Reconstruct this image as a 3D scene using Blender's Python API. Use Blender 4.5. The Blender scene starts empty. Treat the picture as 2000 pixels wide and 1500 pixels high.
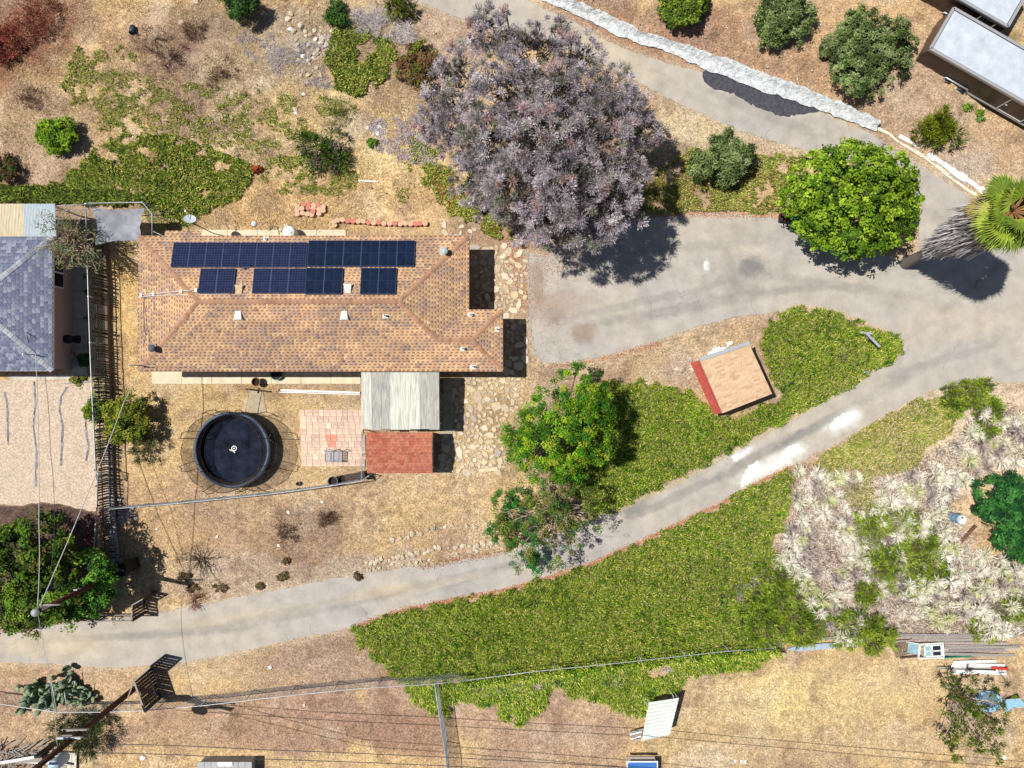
import bpy, math, random
import numpy as np
from mathutils import Vector, Matrix
from mathutils.geometry import tessellate_polygon
random.seed(7); np.random.seed(7)
R = math.radians
sc = bpy.context.scene
COL = sc.collection
# ---------------------------------------------------------------- camera, sky, sun, exposure
H = 43.0                      # flying height of the camera over the yard
S = 31.25                     # ground scale used when reading positions
cam_d = bpy.data.cameras.new('camera'); cam = bpy.data.objects.new('camera', cam_d); COL.objects.link(cam)
cam.location = (0, 0, H); cam.rotation_euler = (0, 0, 0)
cam_d.sensor_width = 36; cam_d.lens = 36 * H / 64.0
cam_d.clip_start = 0.5; cam_d.clip_end = 5000
sc.camera = cam
SUN = Vector((-0.52, 0.115, 1.0)).normalized()
w = bpy.data.worlds.new('World'); sc.world = w; w.use_nodes = True
nt = w.node_tree; nt.nodes.clear()
sky = nt.nodes.new('ShaderNodeTexSky'); sky.sky_type = 'NISHITA'; sky.sun_disc = False
sky.sun_elevation = math.asin(SUN.z); sky.sun_rotation = math.atan2(SUN.x, SUN.y) % (2 * math.pi)
bg = nt.nodes.new('ShaderNodeBackground'); bg.inputs[1].default_value = 0.05; bg.label = 'sky'
wo = nt.nodes.new('ShaderNodeOutputWorld')
nt.links.new(sky.outputs[0], bg.inputs[0]); nt.links.new(bg.outputs[0], wo.inputs[0])
sd = bpy.data.lights.new('sun', 'SUN'); sd.energy = 5.0; sd.angle = R(0.53); sd.color = (1.0, 0.955, 0.88)
so = bpy.data.objects.new('sun', sd); COL.objects.link(so); so.location = (-40, 10, 80)
so.rotation_euler = SUN.to_track_quat('Z', 'Y').to_euler()
sc.view_settings.view_transform = 'Standard'; sc.view_settings.look = 'None'
sc.view_settings.exposure = 0.27; sc.view_settings.gamma = 1.0; sc.view_settings.use_curve_mapping = False

# ---------------------------------------------------------------- helpers
def P(px, py, z=0.0):
    k = (1 - z / H) / S
    return Vector(((px - 1000) * k, (750 - py) * k, z))
def lin(c): return tuple((v / 255 / 12.92 if v / 255 <= 0.04045 else ((v / 255 + 0.055) / 1.055) ** 2.4) for v in c)
def A(r, g, b, k=0.78):
    c = lin((r, g, b)); m = (c[0] + c[1] + c[2]) / 3; d = 0.03 if r >= g else -0.04     # colours read off a warm sunlit picture
    return tuple(min(0.85, max(0.003, v * (1 - d) + m * d) * k) for v in c)
def tag(o, label=None, cat=None, group=None, kind=None):
    if label: o['label'] = label
    if cat: o['category'] = cat
    if group: o['group'] = group
    if kind: o['kind'] = kind
    return o
def thing(name, label, cat, loc=(0, 0, 0), rz=0.0, group=None):
    o = bpy.data.objects.new(name, None); COL.objects.link(o)
    o.location = loc; o.rotation_euler = (0, 0, rz); o.empty_display_size = 0.2
    return tag(o, label, cat, group)
def link(name, me, parent=None, loc=None, rot=None):
    o = bpy.data.objects.new(name, me); COL.objects.link(o)
    if parent: o.parent = parent
    if loc is not None: o.location = loc
    if rot is not None: o.rotation_euler = rot
    return o
def setcol(me, cols):
    a = me.color_attributes.new('col', 'FLOAT_COLOR', 'POINT')
    c = np.ones((len(me.vertices), 4), np.float32); c[:, :3] = cols
    a.data.foreach_set('color', c.ravel())
def bulk_mesh(name, V, mat, cols=None):
    """V: (N,k,3) polygons of k corners; cols (N,3)"""
    V = np.asarray(V, np.float32); N, k, _ = V.shape
    me = bpy.data.meshes.new(name)
    me.vertices.add(N * k); me.vertices.foreach_set('co', V.ravel())
    me.loops.add(N * k); me.loops.foreach_set('vertex_index', np.arange(N * k, dtype=np.int32))
    me.polygons.add(N); me.polygons.foreach_set('loop_start', np.arange(N, dtype=np.int32) * k)
    me.polygons.foreach_set('loop_total', np.full(N, k, np.int32))
    me.update(calc_edges=True)
    if cols is not None: setcol(me, np.repeat(np.asarray(cols, np.float32), k, axis=0))
    me.materials.append(mat)
    return me
def bulk(name, V, mat, cols=None, parent=None, kind=None):
    o = link(name, bulk_mesh(name, V, mat, cols), parent)
    if kind: o['kind'] = kind
    return o

class MB:
    def __init__(s): s.v = []; s.f = []; s.m = []; s.c = []; s.mi = 0; s.col = (1, 1, 1); s.sm = []
    def add(s, vs, fs, smooth=False):
        b = len(s.v); s.v += [tuple(v) for v in vs]; s.c += [s.col] * len(vs)
        for f in fs: s.f.append(tuple(b + i for i in f)); s.m.append(s.mi); s.sm.append(smooth)
        return s
    def box(s, c, d, rz=0.0, tilt=None):
        x, y, z = d[0] / 2, d[1] / 2, d[2] / 2
        vs = [Vector((a * x, b * y, e * z)) for e in (-1, 1) for b in (-1, 1) for a in (-1, 1)]
        M = Matrix.Rotation(rz, 3, 'Z')
        if tilt: M = M @ Matrix.Rotation(tilt[1], 3, tilt[0])
        c = Vector(c); vs = [M @ v + c for v in vs]
        return s.add(vs, [(0, 2, 3, 1), (4, 5, 7, 6), (0, 1, 5, 4), (2, 6, 7, 3), (0, 4, 6, 2), (1, 3, 7, 5)])
    def beam(s, a, b, wd, ht):
        a = Vector(a); b = Vector(b); d = b - a; L = d.length; d.normalize()
        u = d.cross(Vector((0, 0, 1)));
        if u.length < 1e-3: u = Vector((1, 0, 0))
        u.normalize(); t = u.cross(d)
        vs = []
        for q in (a, b):
            for i, j in ((-1, -1), (1, -1), (1, 1), (-1, 1)): vs.append(q + u * (i * wd / 2) + t * (j * ht / 2))
        return s.add(vs, [(0, 1, 2, 3), (7, 6, 5, 4), (0, 4, 5, 1), (1, 5, 6, 2), (2, 6, 7, 3), (3, 7, 4, 0)])
    def tube(s, pts, r, n=8, cap=True, smooth=True):
        pts = [Vector(p) for p in pts]; m = len(pts)
        rr = r if isinstance(r, (list, tuple)) else [r] * m
        vs = []; fs = []
        up = Vector((0, 0, 1)); prev = None
        for i, p in enumerate(pts):
            d = (pts[min(i + 1, m - 1)] - pts[max(i - 1, 0)]);
            if d.length < 1e-6: d = Vector((0, 0, 1))
            d.normalize()
            if prev is None:
                u = d.cross(up)
                if u.length < 1e-2: u = Vector((1, 0, 0))
            else: u = prev - d * prev.dot(d)
            u.normalize(); prev = u; t = d.cross(u)
            for k in range(n):
                a = 2 * math.pi * k / n; vs.append(p + (u * math.cos(a) + t * math.sin(a)) * rr[i])
        for i in range(m - 1):
            for k in range(n):
                k2 = (k + 1) % n; fs.append((i * n + k, i * n + k2, (i + 1) * n + k2, (i + 1) * n + k))
        b = len(s.v); s.add(vs, fs, smooth)
        if cap:
            s.f.append(tuple(b + k for k in range(n))[::-1]); s.m.append(s.mi); s.sm.append(False)
            s.f.append(tuple(b + (m - 1) * n + k for k in range(n))); s.m.append(s.mi); s.sm.append(False)
        return s
    def lathe(s, prof, c=(0, 0, 0), n=24, sx=1, sy=1, smooth=True):
        c = Vector(c); vs = []; fs = []; m = len(prof)
        for r, z in prof:
            for k in range(n):
                a = 2 * math.pi * k / n; vs.append(c + Vector((r * sx * math.cos(a), r * sy * math.sin(a), z)))
        for i in range(m - 1):
            for k in range(n):
                k2 = (k + 1) % n; fs.append((i * n + k, i * n + k2, (i + 1) * n + k2, (i + 1) * n + k))
        return s.add(vs, fs, smooth)
    def prism(s, poly, z0, z1):
        n = len(poly); vs = [Vector((p[0], p[1], z0)) for p in poly] + [Vector((p[0], p[1], z1)) for p in poly]
        area = sum(poly[i][0] * poly[(i + 1) % n][1] - poly[(i + 1) % n][0] * poly[i][1] for i in range(n))
        fs = [(i, (i + 1) % n, n + (i + 1) % n, n + i) for i in range(n)]
        top = tuple(range(n, 2 * n)); bot = tuple(range(n))[::-1]
        if area < 0: fs = [f[::-1] for f in fs]; top = top[::-1]; bot = bot[::-1]
        return s.add(vs, fs + [top, bot])
    def mesh(s, name, *mats):
        me = bpy.data.meshes.new(name); me.from_pydata(s.v, [], s.f)
        for m in mats: me.materials.append(m)
        me.polygons.foreach_set('material_index', s.m); me.polygons.foreach_set('use_smooth', s.sm)
        setcol(me, np.array(s.c, np.float32).reshape(-1, 3)); me.update()
        return me
    def build(s, name, mats, parent=None, kind=None, label=None):
        if not isinstance(mats, (list, tuple)): mats = [mats]
        o = link(name, s.mesh(name, *mats), parent)
        if kind: o['kind'] = kind
        if label: o['label'] = label
        return o

# value noise for painting and scattering
class Noise:
    def __init__(s, seed): s.g = np.random.RandomState(seed).rand(256, 256)
    def __call__(s, x, y, scale=1.0, octv=4):
        x = np.asarray(x, float); y = np.asarray(y, float)
        o = 0; a = 1; t = 0; f = 1.0 / scale
        for i in range(octv):
            X = x * f + 37.1 * i + 1000; Y = y * f + 11.7 * i + 1000
            xi = np.floor(X).astype(int); yi = np.floor(Y).astype(int); u = X - xi; v = Y - yi
            u = u * u * (3 - 2 * u); v = v * v * (3 - 2 * v)
            g = s.g; a00 = g[xi % 256, yi % 256]; a10 = g[(xi + 1) % 256, yi % 256]
            a01 = g[xi % 256, (yi + 1) % 256]; a11 = g[(xi + 1) % 256, (yi + 1) % 256]
            o = o + a * ((a00 * (1 - u) + a10 * u) * (1 - v) + (a01 * (1 - u) + a11 * u) * v); t += a
            a *= 0.5; f *= 2
        return o / t
N1, N2, N3, N4 = Noise(1), Noise(2), Noise(3), Noise(4)
def sst(a, b, x):
    t = np.clip((x - a) / (b - a), 0, 1); return t * t * (3 - 2 * t)
def poly_sd(px, py, poly):
    """signed distance in pixels, positive inside"""
    px = np.asarray(px, float); py = np.asarray(py, float)
    d = np.full(px.shape, 1e18); ins = np.zeros(px.shape, bool); n = len(poly)
    for i in range(n):
        x1, y1 = poly[i]; x2, y2 = poly[(i + 1) % n]
        ex, ey = x2 - x1, y2 - y1; L = ex * ex + ey * ey + 1e-9
        t = np.clip(((px - x1) * ex + (py - y1) * ey) / L, 0, 1)
        d = np.minimum(d, (px - x1 - t * ex) ** 2 + (py - y1 - t * ey) ** 2)
        c = ((y1 > py) != (y2 > py)) & (px < ex * (py - y1) / (ey + 1e-12) + x1)
        ins ^= c
    d = np.sqrt(d); return np.where(ins, d, -d)
def to_px(x, y): return x * S + 1000, 750 - y * S

# ---------------------------------------------------------------- materials
def newmat(name):
    m = bpy.data.materials.new(name); m.use_nodes = True; t = m.node_tree
    b = t.nodes['Principled BSDF']; b.inputs['Specular IOR Level'].default_value = 0.25
    return m, t, b
def noise_node(t, scale, detail=4, rough=0.6, coord='Object', stretch=None, rot=0):
    tc = t.nodes.new('ShaderNodeTexCoord'); n = t.nodes.new('ShaderNodeTexNoise')
    n.inputs['Scale'].default_value = scale; n.inputs['Detail'].default_value = detail; n.inputs['Roughness'].default_value = rough
    src = tc.outputs[coord]
    if stretch:
        mp = t.nodes.new('ShaderNodeMapping'); mp.inputs['Scale'].default_value = stretch; mp.inputs['Rotation'].default_value = (0, 0, rot)
        t.links.new(src, mp.inputs[0]); src = mp.outputs[0]
    t.links.new(src, n.inputs['Vector']); return n
def maprange(t, src, a, b, c, d):
    m = t.nodes.new('ShaderNodeMapRange'); t.links.new(src, m.inputs[0])
    for i, v in enumerate((a, b, c, d)): m.inputs[i + 1].default_value = v
    return m.outputs[0]
def mul_col(t, csrc, fsrc):
    m = t.nodes.new('ShaderNodeVectorMath'); m.operation = 'SCALE'
    t.links.new(csrc, m.inputs[0]); t.links.new(fsrc, m.inputs['Scale']); return m.outputs[0]
def addbump(t, b, src, strength, dist=0.02):
    bp = t.nodes.new('ShaderNodeBump'); bp.inputs['Strength'].default_value = strength; bp.inputs['Distance'].default_value = dist
    t.links.new(src, bp.inputs['Height']); t.links.new(bp.outputs[0], b.inputs['Normal'])
def M(name, col, rough=0.8, var=0.25, scale=6.0, bump=0.0, metal=0.0, spec=0.25, stretch=None):
    m, t, b = newmat(name); b.inputs['Roughness'].default_value = rough; b.inputs['Metallic'].default_value = metal
    b.inputs['Specular IOR Level'].default_value = spec
    n = noise_node(t, scale, stretch=stretch); rgb = t.nodes.new('ShaderNodeRGB'); rgb.outputs[0].default_value = (*col, 1)
    t.links.new(mul_col(t, rgb.outputs[0], maprange(t, n.outputs[0], 0.25, 0.75, 1 - var, 1 + var)), b.inputs['Base Color'])
    if bump: addbump(t, b, n.outputs[0], bump)
    return m
def MA(name, rough=0.85, var=0.2, scale=10.0, transl=0.0, bump=0.0, spec=0.2):
    m, t, b = newmat(name); b.inputs['Roughness'].default_value = rough; b.inputs['Specular IOR Level'].default_value = spec
    at = t.nodes.new('ShaderNodeAttribute'); at.attribute_name = 'col'
    n = noise_node(t, scale); c = mul_col(t, at.outputs['Color'], maprange(t, n.outputs[0], 0.3, 0.7, 1 - var, 1 + var))
    t.links.new(c, b.inputs['Base Color'])
    if bump: addbump(t, b, n.outputs[0], bump)
    if transl:
        tr = t.nodes.new('ShaderNodeBsdfTranslucent'); mx = t.nodes.new('ShaderNodeMixShader'); mx.inputs[0].default_value = transl
        t.links.new(c, tr.inputs[0]); t.links.new(b.outputs[0], mx.inputs[1]); t.links.new(tr.outputs[0], mx.inputs[2])
        t.links.new(mx.outputs[0], t.nodes['Material Output'].inputs[0])
    return m
def MO(name, cols, rough=0.85, var=0.2, scale=12.0, bump=0.0):
    """colour picked by the object's own random number"""
    m, t, b = newmat(name); b.inputs['Roughness'].default_value = rough
    oi = t.nodes.new('ShaderNodeObjectInfo'); cr = t.nodes.new('ShaderNodeValToRGB'); cr.color_ramp.interpolation = 'LINEAR'
    e = cr.color_ramp.elements
    for i, c in enumerate(cols):
        pos = i / max(1, len(cols) - 1)
        el = e[i] if i < 2 else e.new(pos)
        el.position = pos; el.color = (*c, 1)
    t.links.new(oi.outputs['Random'], cr.inputs[0])
    n = noise_node(t, scale); t.links.new(mul_col(t, cr.outputs[0], maprange(t, n.outputs[0], 0.3, 0.7, 1 - var, 1 + var)), b.inputs['Base Color'])
    if bump: addbump(t, b, n.outputs[0], bump)
    return m
def stains(t, base, lst):
    """blend stains with soft, broken edges over a colour: (px,py,rx,ry,angle deg,colour,amount)"""
    geo = t.nodes.new('ShaderNodeNewGeometry')
    nz = noise_node(t, 1.6, 5, 0.65); 
    for (px, py, rx, ry, ang, col, amt) in lst:
        p = P(px, py)
        mp = t.nodes.new('ShaderNodeMapping'); mp.vector_type = 'TEXTURE'
        mp.inputs['Location'].default_value = (p.x, p.y, 0); mp.inputs['Rotation'].default_value = (0, 0, R(ang))
        mp.inputs['Scale'].default_value = (rx / S, ry / S, 1000)
        t.links.new(geo.outputs['Position'], mp.inputs[0])
        ln = t.nodes.new('ShaderNodeVectorMath'); ln.operation = 'LENGTH'; t.links.new(mp.outputs[0], ln.inputs[0])
        ad = t.nodes.new('ShaderNodeMath'); ad.operation = 'MULTIPLY_ADD'
        t.links.new(nz.outputs[0], ad.inputs[0]); ad.inputs[1].default_value = 1.6; t.links.new(ln.outputs['Value'], ad.inputs[2])
        f = maprange(t, ad.outputs[0], 1.35, 2.0, amt, 0)
        mx = t.nodes.new('ShaderNodeMix'); mx.data_type = 'RGBA'
        t.links.new(f, mx.inputs[0]); t.links.new(base, mx.inputs[6]); mx.inputs[7].default_value = (*col, 1)
        base = mx.outputs[2]
    return base

FOL = MA('leaf', 0.75, 0.15, 3.0, transl=0.14, spec=0.18)
DRY = MA('dry_blade', 0.9, 0.1, 3.0, transl=0.1)
VCOL = MA('painted_or_bare', 0.8, 0.18, 9.0)
SHING = MA('roof_shingle', 0.92, 0.16, 22.0, bump=0.3)
BARK = M('bark', A(120, 100, 85), 0.95, 0.4, 12, 0.4)
PALE_BARK = M('pale_bark', A(190, 172, 150), 0.95, 0.3, 12, 0.3)
GALV = M('galvanised_steel', A(190, 195, 200), 0.45, 0.12, 5, metal=0.3)
DARKMET = M('dark_steel', A(45, 45, 50), 0.5, 0.2, 5, metal=0.2)
WHITE = M('white_paint', (0.72, 0.72, 0.70), 0.6, 0.12, 4)
WOODD = M('weathered_dark_wood', A(92, 78, 70), 0.95, 0.4, 14, 0.3, stretch=(1, 1, 0.2))
WOODG = M('grey_weathered_wood', A(160, 152, 145), 0.95, 0.35, 14, 0.3)
WOODB = M('brown_timber', A(124, 106, 92), 0.95, 0.35, 10, 0.3)
CONC = M('concrete', A(222, 208, 180), 0.95, 0.2, 3.0, 0.15)
STUCCO = M('house_stucco', A(214, 196, 168), 0.95, 0.12, 20, 0.2)
GLASS = M('window_glass', (0.02, 0.025, 0.035), 0.08, 0.1, 2, spec=0.6)
BLACKP = M('black_plastic', (0.02, 0.02, 0.022), 0.5, 0.3, 5)
STONE = MO('field_stone', [A(205, 190, 160), A(228, 216, 192), A(190, 172, 150), A(214, 196, 160), A(170, 160, 155)], 0.95, 0.25, 7, 0.3)
# ---------------------------------------------------------------- ground outlines (read in photo pixels)
ROAD = [(700, -120), (1010, -45), (1030, 2), (1100, 33), (1200, 88), (1300, 124), (1375, 142), (1480, 175), (1600, 218), (1700, 262), (1760, 300), (1830, 345),
        (1925, 405), (2080, 470), (2400, 520), (2400, 745), (2100, 745), (2000, 746), (1900, 748), (1820, 762), (1740, 805), (1640, 862), (1560, 903), (1500, 930),
        (1400, 986), (1250, 1057), (1150, 1102), (1000, 1147), (800, 1187), (690, 1224), (560, 1252), (400, 1287), (300, 1300), (200, 1304), (100, 1296), (0, 1292), (-500, 1290),
        (-500, 1235), (0, 1235), (150, 1214), (300, 1200), (400, 1180), (550, 1150), (700, 1122), (850, 1102), (1000, 1076), (1100, 1040), (1180, 1005), (1250, 974), (1340, 930),
        (1450, 868), (1560, 806), (1640, 766), (1700, 728), (1758, 694), (1766, 672), (1745, 655), (1690, 632), (1620, 608), (1545, 600), (1520, 610), (1440, 618), (1360, 637),
        (1290, 664), (1230, 684), (1160, 700), (1110, 708), (1068, 711), (1046, 690), (1037, 640), (1032, 560), (1032, 494), (1060, 500), (1100, 480), (1180, 440),
        (1250, 425), (1340, 420), (1380, 416), (1440, 418), (1500, 424), (1545, 432), (1600, 470), (1700, 492), (1770, 512), (1798, 492), (1792, 430), (1800, 400),
        (1760, 345), (1690, 318), (1600, 300), (1540, 284), (1450, 256), (1370, 222), (1290, 184), (1190, 128), (1080, 85), (960, 52), (880, 30), (810, 0), (640, -60)]
GRAVEL = [(-400, 742), (60, 742), (135, 744), (178, 744), (190, 940), (191, 1000), (150, 992), (120, 984), (80, 980), (40, 988), (0, 985), (-400, 985)]
MULCH = [(-400, 985), (0, 985), (40, 988), (80, 980), (120, 984), (150, 992), (190, 1001), (192, 1200), (-400, 1200)]
HOUSEPAD = [(250, 440), (1040, 440), (1040, 745), (860, 930), (250, 740)]
NPAD = [(-400, 395), (205, 395), (205, 745), (-400, 745)]
ISLAND = [(1240, 745), (1300, 752), (1360, 780), (1400, 810), (1430, 815), (1520, 775), (1480, 665), (1475, 655), (1500, 630), (1530, 606), (1560, 600), (1620, 610), (1690, 634), (1745, 657), (1766, 673),
          (1758, 692), (1700, 726), (1640, 764), (1560, 804), (1450, 866), (1340, 928), (1250, 972), (1180, 1003), (1120, 975), (1090, 930), (1120, 800), (1190, 745)]
LOWER = [(690, 1226), (800, 1190), (1000, 1150), (1150, 1105), (1250, 1060), (1400, 990), (1500, 934), (1545, 918), (1545, 960), (1530, 1020), (1505, 1060), (1510, 1120), (1560, 1180), (1600, 1250),
         (1500, 1262), (1400, 1272), (1250, 1290), (1050, 1310), (900, 1328), (790, 1330), (750, 1310), (720, 1270)]
STRIP = [(795, 1340), (860, 1332), (1050, 1312), (1250, 1292), (1400, 1274), (1505, 1266), (1480, 1300), (1440, 1318), (1400, 1308), (1350, 1318), (1310, 1350), (1285, 1358), (1265, 1395), (1215, 1400),
         (1180, 1375), (1130, 1355), (1090, 1345), (1068, 1360), (1060, 1385), (1010, 1412), (980, 1395), (965, 1372), (930, 1372), (890, 1368), (875, 1392), (840, 1388), (800, 1362)]
RIGHTC = [(1585, 905), (1640, 868), (1740, 806), (1790, 780), (1860, 778), (1870, 800), (1850, 850), (1800, 880), (1790, 910), (1740, 925), (1700, 930), (1700, 985), (1650, 1000), (1640, 960), (1670, 920), (1600, 920)]

# ---------------------------------------------------------------- the ground sheet
def axis(lo, hi, step, far):
    a = list(np.arange(lo, hi + 1e-6, step)); ext = []; d = step; x = hi
    while x < far: d *= 1.35; x += d; ext.append(x)
    return np.array([-(v - hi) + lo for v in ext][::-1] + a + ext)
gx = axis(-37, 37, 0.16, 1500); gy = axis(-28.5, 28.5, 0.16, 1500)
X, Y = np.meshgrid(gx, gy); PX, PY = to_px(X, Y)
BLOBS = [  # px, py, rx, ry, colour, amount
    (100, 60, 150, 80, (190, 150, 125), .6), (40, 90, 110, 90, (150, 90, 75), .75), (130, 45, 60, 35, (160, 95, 75), .5), (340, 60, 100, 60, (182, 158, 140), .6), (430, 130, 110, 120, (150, 130, 120), .75),
    (560, 60, 90, 70, (140, 130, 128), .6), (700, 40, 150, 60, (196, 174, 148), .85), (860, 90, 90, 70, (202, 178, 150), .9), (200, 180, 150, 90, (214, 186, 142), .7),
    (60, 260, 120, 110, (204, 178, 150), .8), (330, 110, 80, 70, (150, 110, 95), .6), (560, 150, 60, 80, (165, 160, 165), .6), (430, 220, 90, 70, (170, 150, 140), .7),
    (480, 200, 120, 150, (222, 196, 148), .5), (640, 240, 170, 90, (232, 206, 152), .8), (770, 330, 110, 110, (234, 208, 152), .9), (560, 395, 260, 60, (228, 192, 138), .9), (760, 400, 160, 60, (230, 196, 146), .9),
    (680, 250, 60, 40, (170, 165, 170), .4), (1300, 60, 260, 60, (176, 138, 112), .9), (1500, 130, 260, 70, (190, 154, 124), .85), (1700, 40, 200, 60, (212, 176, 136), .7), (1750, 220, 170, 70, (196, 166, 138), .8),
    (1930, 290, 120, 80, (196, 164, 134), .8), (1880, 330, 60, 40, (190, 178, 172), .6), (1330, 240, 90, 60, (214, 192, 152), .9), (1500, 290, 90, 40, (216, 196, 156), .9), (1450, 270, 200, 50, (214, 194, 158), .6),
    (950, 800, 100, 130, (206, 180, 138), .9), (990, 560, 50, 130, (202, 176, 140), .8), (1000, 460, 50, 40, (200, 160, 125), .7), (1300, 690, 200, 60, (196, 172, 138), .9), (1330, 720, 60, 50, (176, 148, 132), .6), (1130, 720, 100, 30, (200, 168, 134), .6),
    (400, 800, 220, 80, (214, 184, 132), .9), (250, 620, 30, 140, (228, 192, 130), .95), (300, 900, 120, 70, (222, 190, 138), .85), (620, 950, 200, 60, (212, 182, 140), .7), (380, 1050, 200, 60, (206, 172, 132), .8),
    (300, 1000, 120, 60, (210, 176, 134), .7), (600, 1060, 150, 50, (150, 125, 110), .55), (640, 1020, 80, 40, (160, 135, 118), .5), (760, 1040, 110, 50, (216, 186, 136), .7), (850, 950, 140, 60, (214, 184, 140), .7), (600, 1110, 300, 35, (188, 168, 150), .75),
    (450, 1140, 150, 40, (190, 168, 148), .7), (150, 1340, 200, 50, (204, 172, 140), .7), (500, 1290, 160, 45, (192, 166, 136), .7), (640, 1280, 90, 40, (176, 152, 134), .7), (600, 1400, 300, 60, (186, 152, 130), .85),
    (750, 1430, 160, 60, (168, 132, 112), .7), (420, 1440, 250, 60, (190, 156, 128), .7), (150, 1430, 180, 50, (206, 174, 142), .7), (560, 1480, 300, 25, (232, 200, 148), .8), (1000, 1420, 120, 60, (196, 164, 138), .7), (1120, 1440, 140, 50, (190, 158, 134), .7),
    (1160, 1380, 80, 30, (212, 180, 146), .6), (1400, 1400, 160, 90, (210, 184, 140), .8), (1600, 1350, 200, 80, (232, 208, 150), .85), (1500, 1390, 100, 60, (234, 212, 150), .8), (1650, 1440, 200, 60, (216, 190, 144), .7), (1380, 1480, 60, 30, (222, 204, 176), .7),
    (1930, 1380, 90, 120, (206, 182, 150), .85), (1750, 1320, 100, 40, (222, 198, 158), .6), (1900, 900, 200, 200, (232, 208, 178), .9), (1700, 1060, 220, 160, (206, 180, 158), .95), (1850, 1150, 250, 120, (210, 184, 160), .95), (1550, 1050, 60, 120, (206, 182, 160), .8),
    (1920, 1010, 50, 80, (226, 190, 138), .8), (1880, 790, 100, 40, (214, 196, 170), .8), (1330, 330, 120, 60, (150, 130, 100), .6), (1000, 430, 150, 90, (160, 130, 105), .5), (1250, 860, 300, 120, (150, 130, 90), .5), (1100, 1230, 400, 110, (150, 130, 85), .6),
    (60, 450, 200, 60, (120, 110, 95), .5), (230, 440, 60, 50, (120, 120, 80), .5)]
def paint(px, py):
    x = (px - 1000) / S; y = (750 - py) / S
    a = N1(x, y, 6.0, 5); b = N2(x, y, 2.2, 5); c = N3(x, y, 0.9, 4)
    straw = np.array(A(222, 190, 140)); dirt = np.array(A(186, 158, 132)); pink = np.array(A(172, 142, 128)); pale = np.array(A(214, 196, 172)); dark = np.array(A(132, 106, 84))
    f = sst(.38, .6, a)[..., None]; C = straw * (1 - f) + dirt * f
    wx = (N2(x, y, 1.6, 4) - .5) * 90; wy = (N3(x, y, 1.6, 4) - .5) * 90
    for (bx, by, rx, ry, col, amt) in BLOBS:
        d = np.sqrt(((px + wx - bx) / rx) ** 2 + ((py + wy - by) / ry) ** 2)
        g = (sst(1.25, .55, d) * amt)[..., None]; C = C * (1 - g) + np.array(A(*col)) * g
    g = (sst(.56, .72, b) * .42)[..., None]; C = C * (1 - g) + pink * g
    g = (sst(.46, .30, b) * .35)[..., None]; C = C * (1 - g) + pale * g
    g = (sst(.60, .74, c) * .42)[..., None]; C = C * (1 - g) + dark * g
    return C
sdr = poly_sd(PX.ravel(), PY.ravel(), ROAD).reshape(PX.shape)
flat = np.maximum.reduce([sst(-14, -1, sdr)] + [sst(-12, 0, poly_sd(PX.ravel(), PY.ravel(), q).reshape(PX.shape)) for q in (HOUSEPAD, NPAD, GRAVEL, [(570, 780), (730, 780), (730, 940), (570, 940)])])
RIDGES = [((1060, -10), (1380, 105), (1620, 190), (1760, 262), (1840, 320))]
def bank(px, py):
    b = np.zeros(px.shape)
    pl = RIDGES[0]
    for i in range(len(pl) - 1):
        (x1, y1), (x2, y2) = pl[i], pl[i + 1]; ex, ey = x2 - x1, y2 - y1; L = ex * ex + ey * ey
        tt = ((px - x1) * ex + (py - y1) * ey) / L; s = (-(px - x1) * ey + (py - y1) * ex) / math.sqrt(L)   # s<0 uphill
        ok = (tt > -.15) & (tt < 1.1); fd = sst(1.1, .2, tt) if i == len(pl) - 2 else 1.0
        b = np.maximum(b, np.where(ok, sst(2, -45, s) * fd, 0))
    return b
BK = bank(PX, PY)
rough = 0.03 + 0.10 * sst(120, 0, np.hypot((PX - 760) / 2.2, PY - 50)) + 0.10 * BK * sst(-100, -20, -np.abs(PY - 120))
Z = (N1(X, Y, 5.0, 3) - 0.35) * 0.22 * (1 - flat) + (np.abs(N2(X, Y, 1.1, 4) - .5) * 2) * rough * 2.2 * (1 - flat) + 0.55 * BK * (1 - flat)
Z = np.where((np.abs(X) > 45) | (np.abs(Y) > 36), 0.0, Z); Z = np.maximum(Z, 0) * (1 - flat)
def groundz(px, py):
    i = np.clip(np.searchsorted(gx, (np.asarray(px) - 1000) / S), 0, len(gx) - 1); j = np.clip(np.searchsorted(gy, (750 - np.asarray(py)) / S), 0, len(gy) - 1)
    return Z[j, i]
C = paint(PX, PY)
# dusty shoulders, garden soils
g = (sst(-16, 2, sdr) * .6)[..., None]; C = C * (1 - g) + np.array(A(206, 188, 162)) * g
sdm = poly_sd(PX.ravel(), PY.ravel(), MULCH).reshape(PX.shape); g = sst(-1, 2, sdm)[..., None]
mul = np.array(A(104, 84, 76)) * (0.7 + .6 * N4(X, Y, .5, 3))[..., None]; C = C * (1 - g) + mul * g
nv = X.size; ny, nx = X.shape
idx = np.arange(nv).reshape(ny, nx)
F = np.stack([idx[:-1, :-1], idx[:-1, 1:], idx[1:, 1:], idx[1:, :-1]], -1).reshape(-1, 4)
me = bpy.data.meshes.new('ground'); me.vertices.add(nv); me.vertices.foreach_set('co', np.stack([X, Y, Z], -1).astype(np.float32).ravel())
me.loops.add(F.size); me.loops.foreach_set('vertex_index', F.astype(np.int32).ravel()); me.polygons.add(len(F))
me.polygons.foreach_set('loop_start', np.arange(len(F), dtype=np.int32) * 4); me.polygons.foreach_set('loop_total', np.full(len(F), 4, np.int32)); me.update(calc_edges=True)
me.polygons.foreach_set('use_smooth', np.ones(len(F), bool)); setcol(me, C.reshape(-1, 3))
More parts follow.
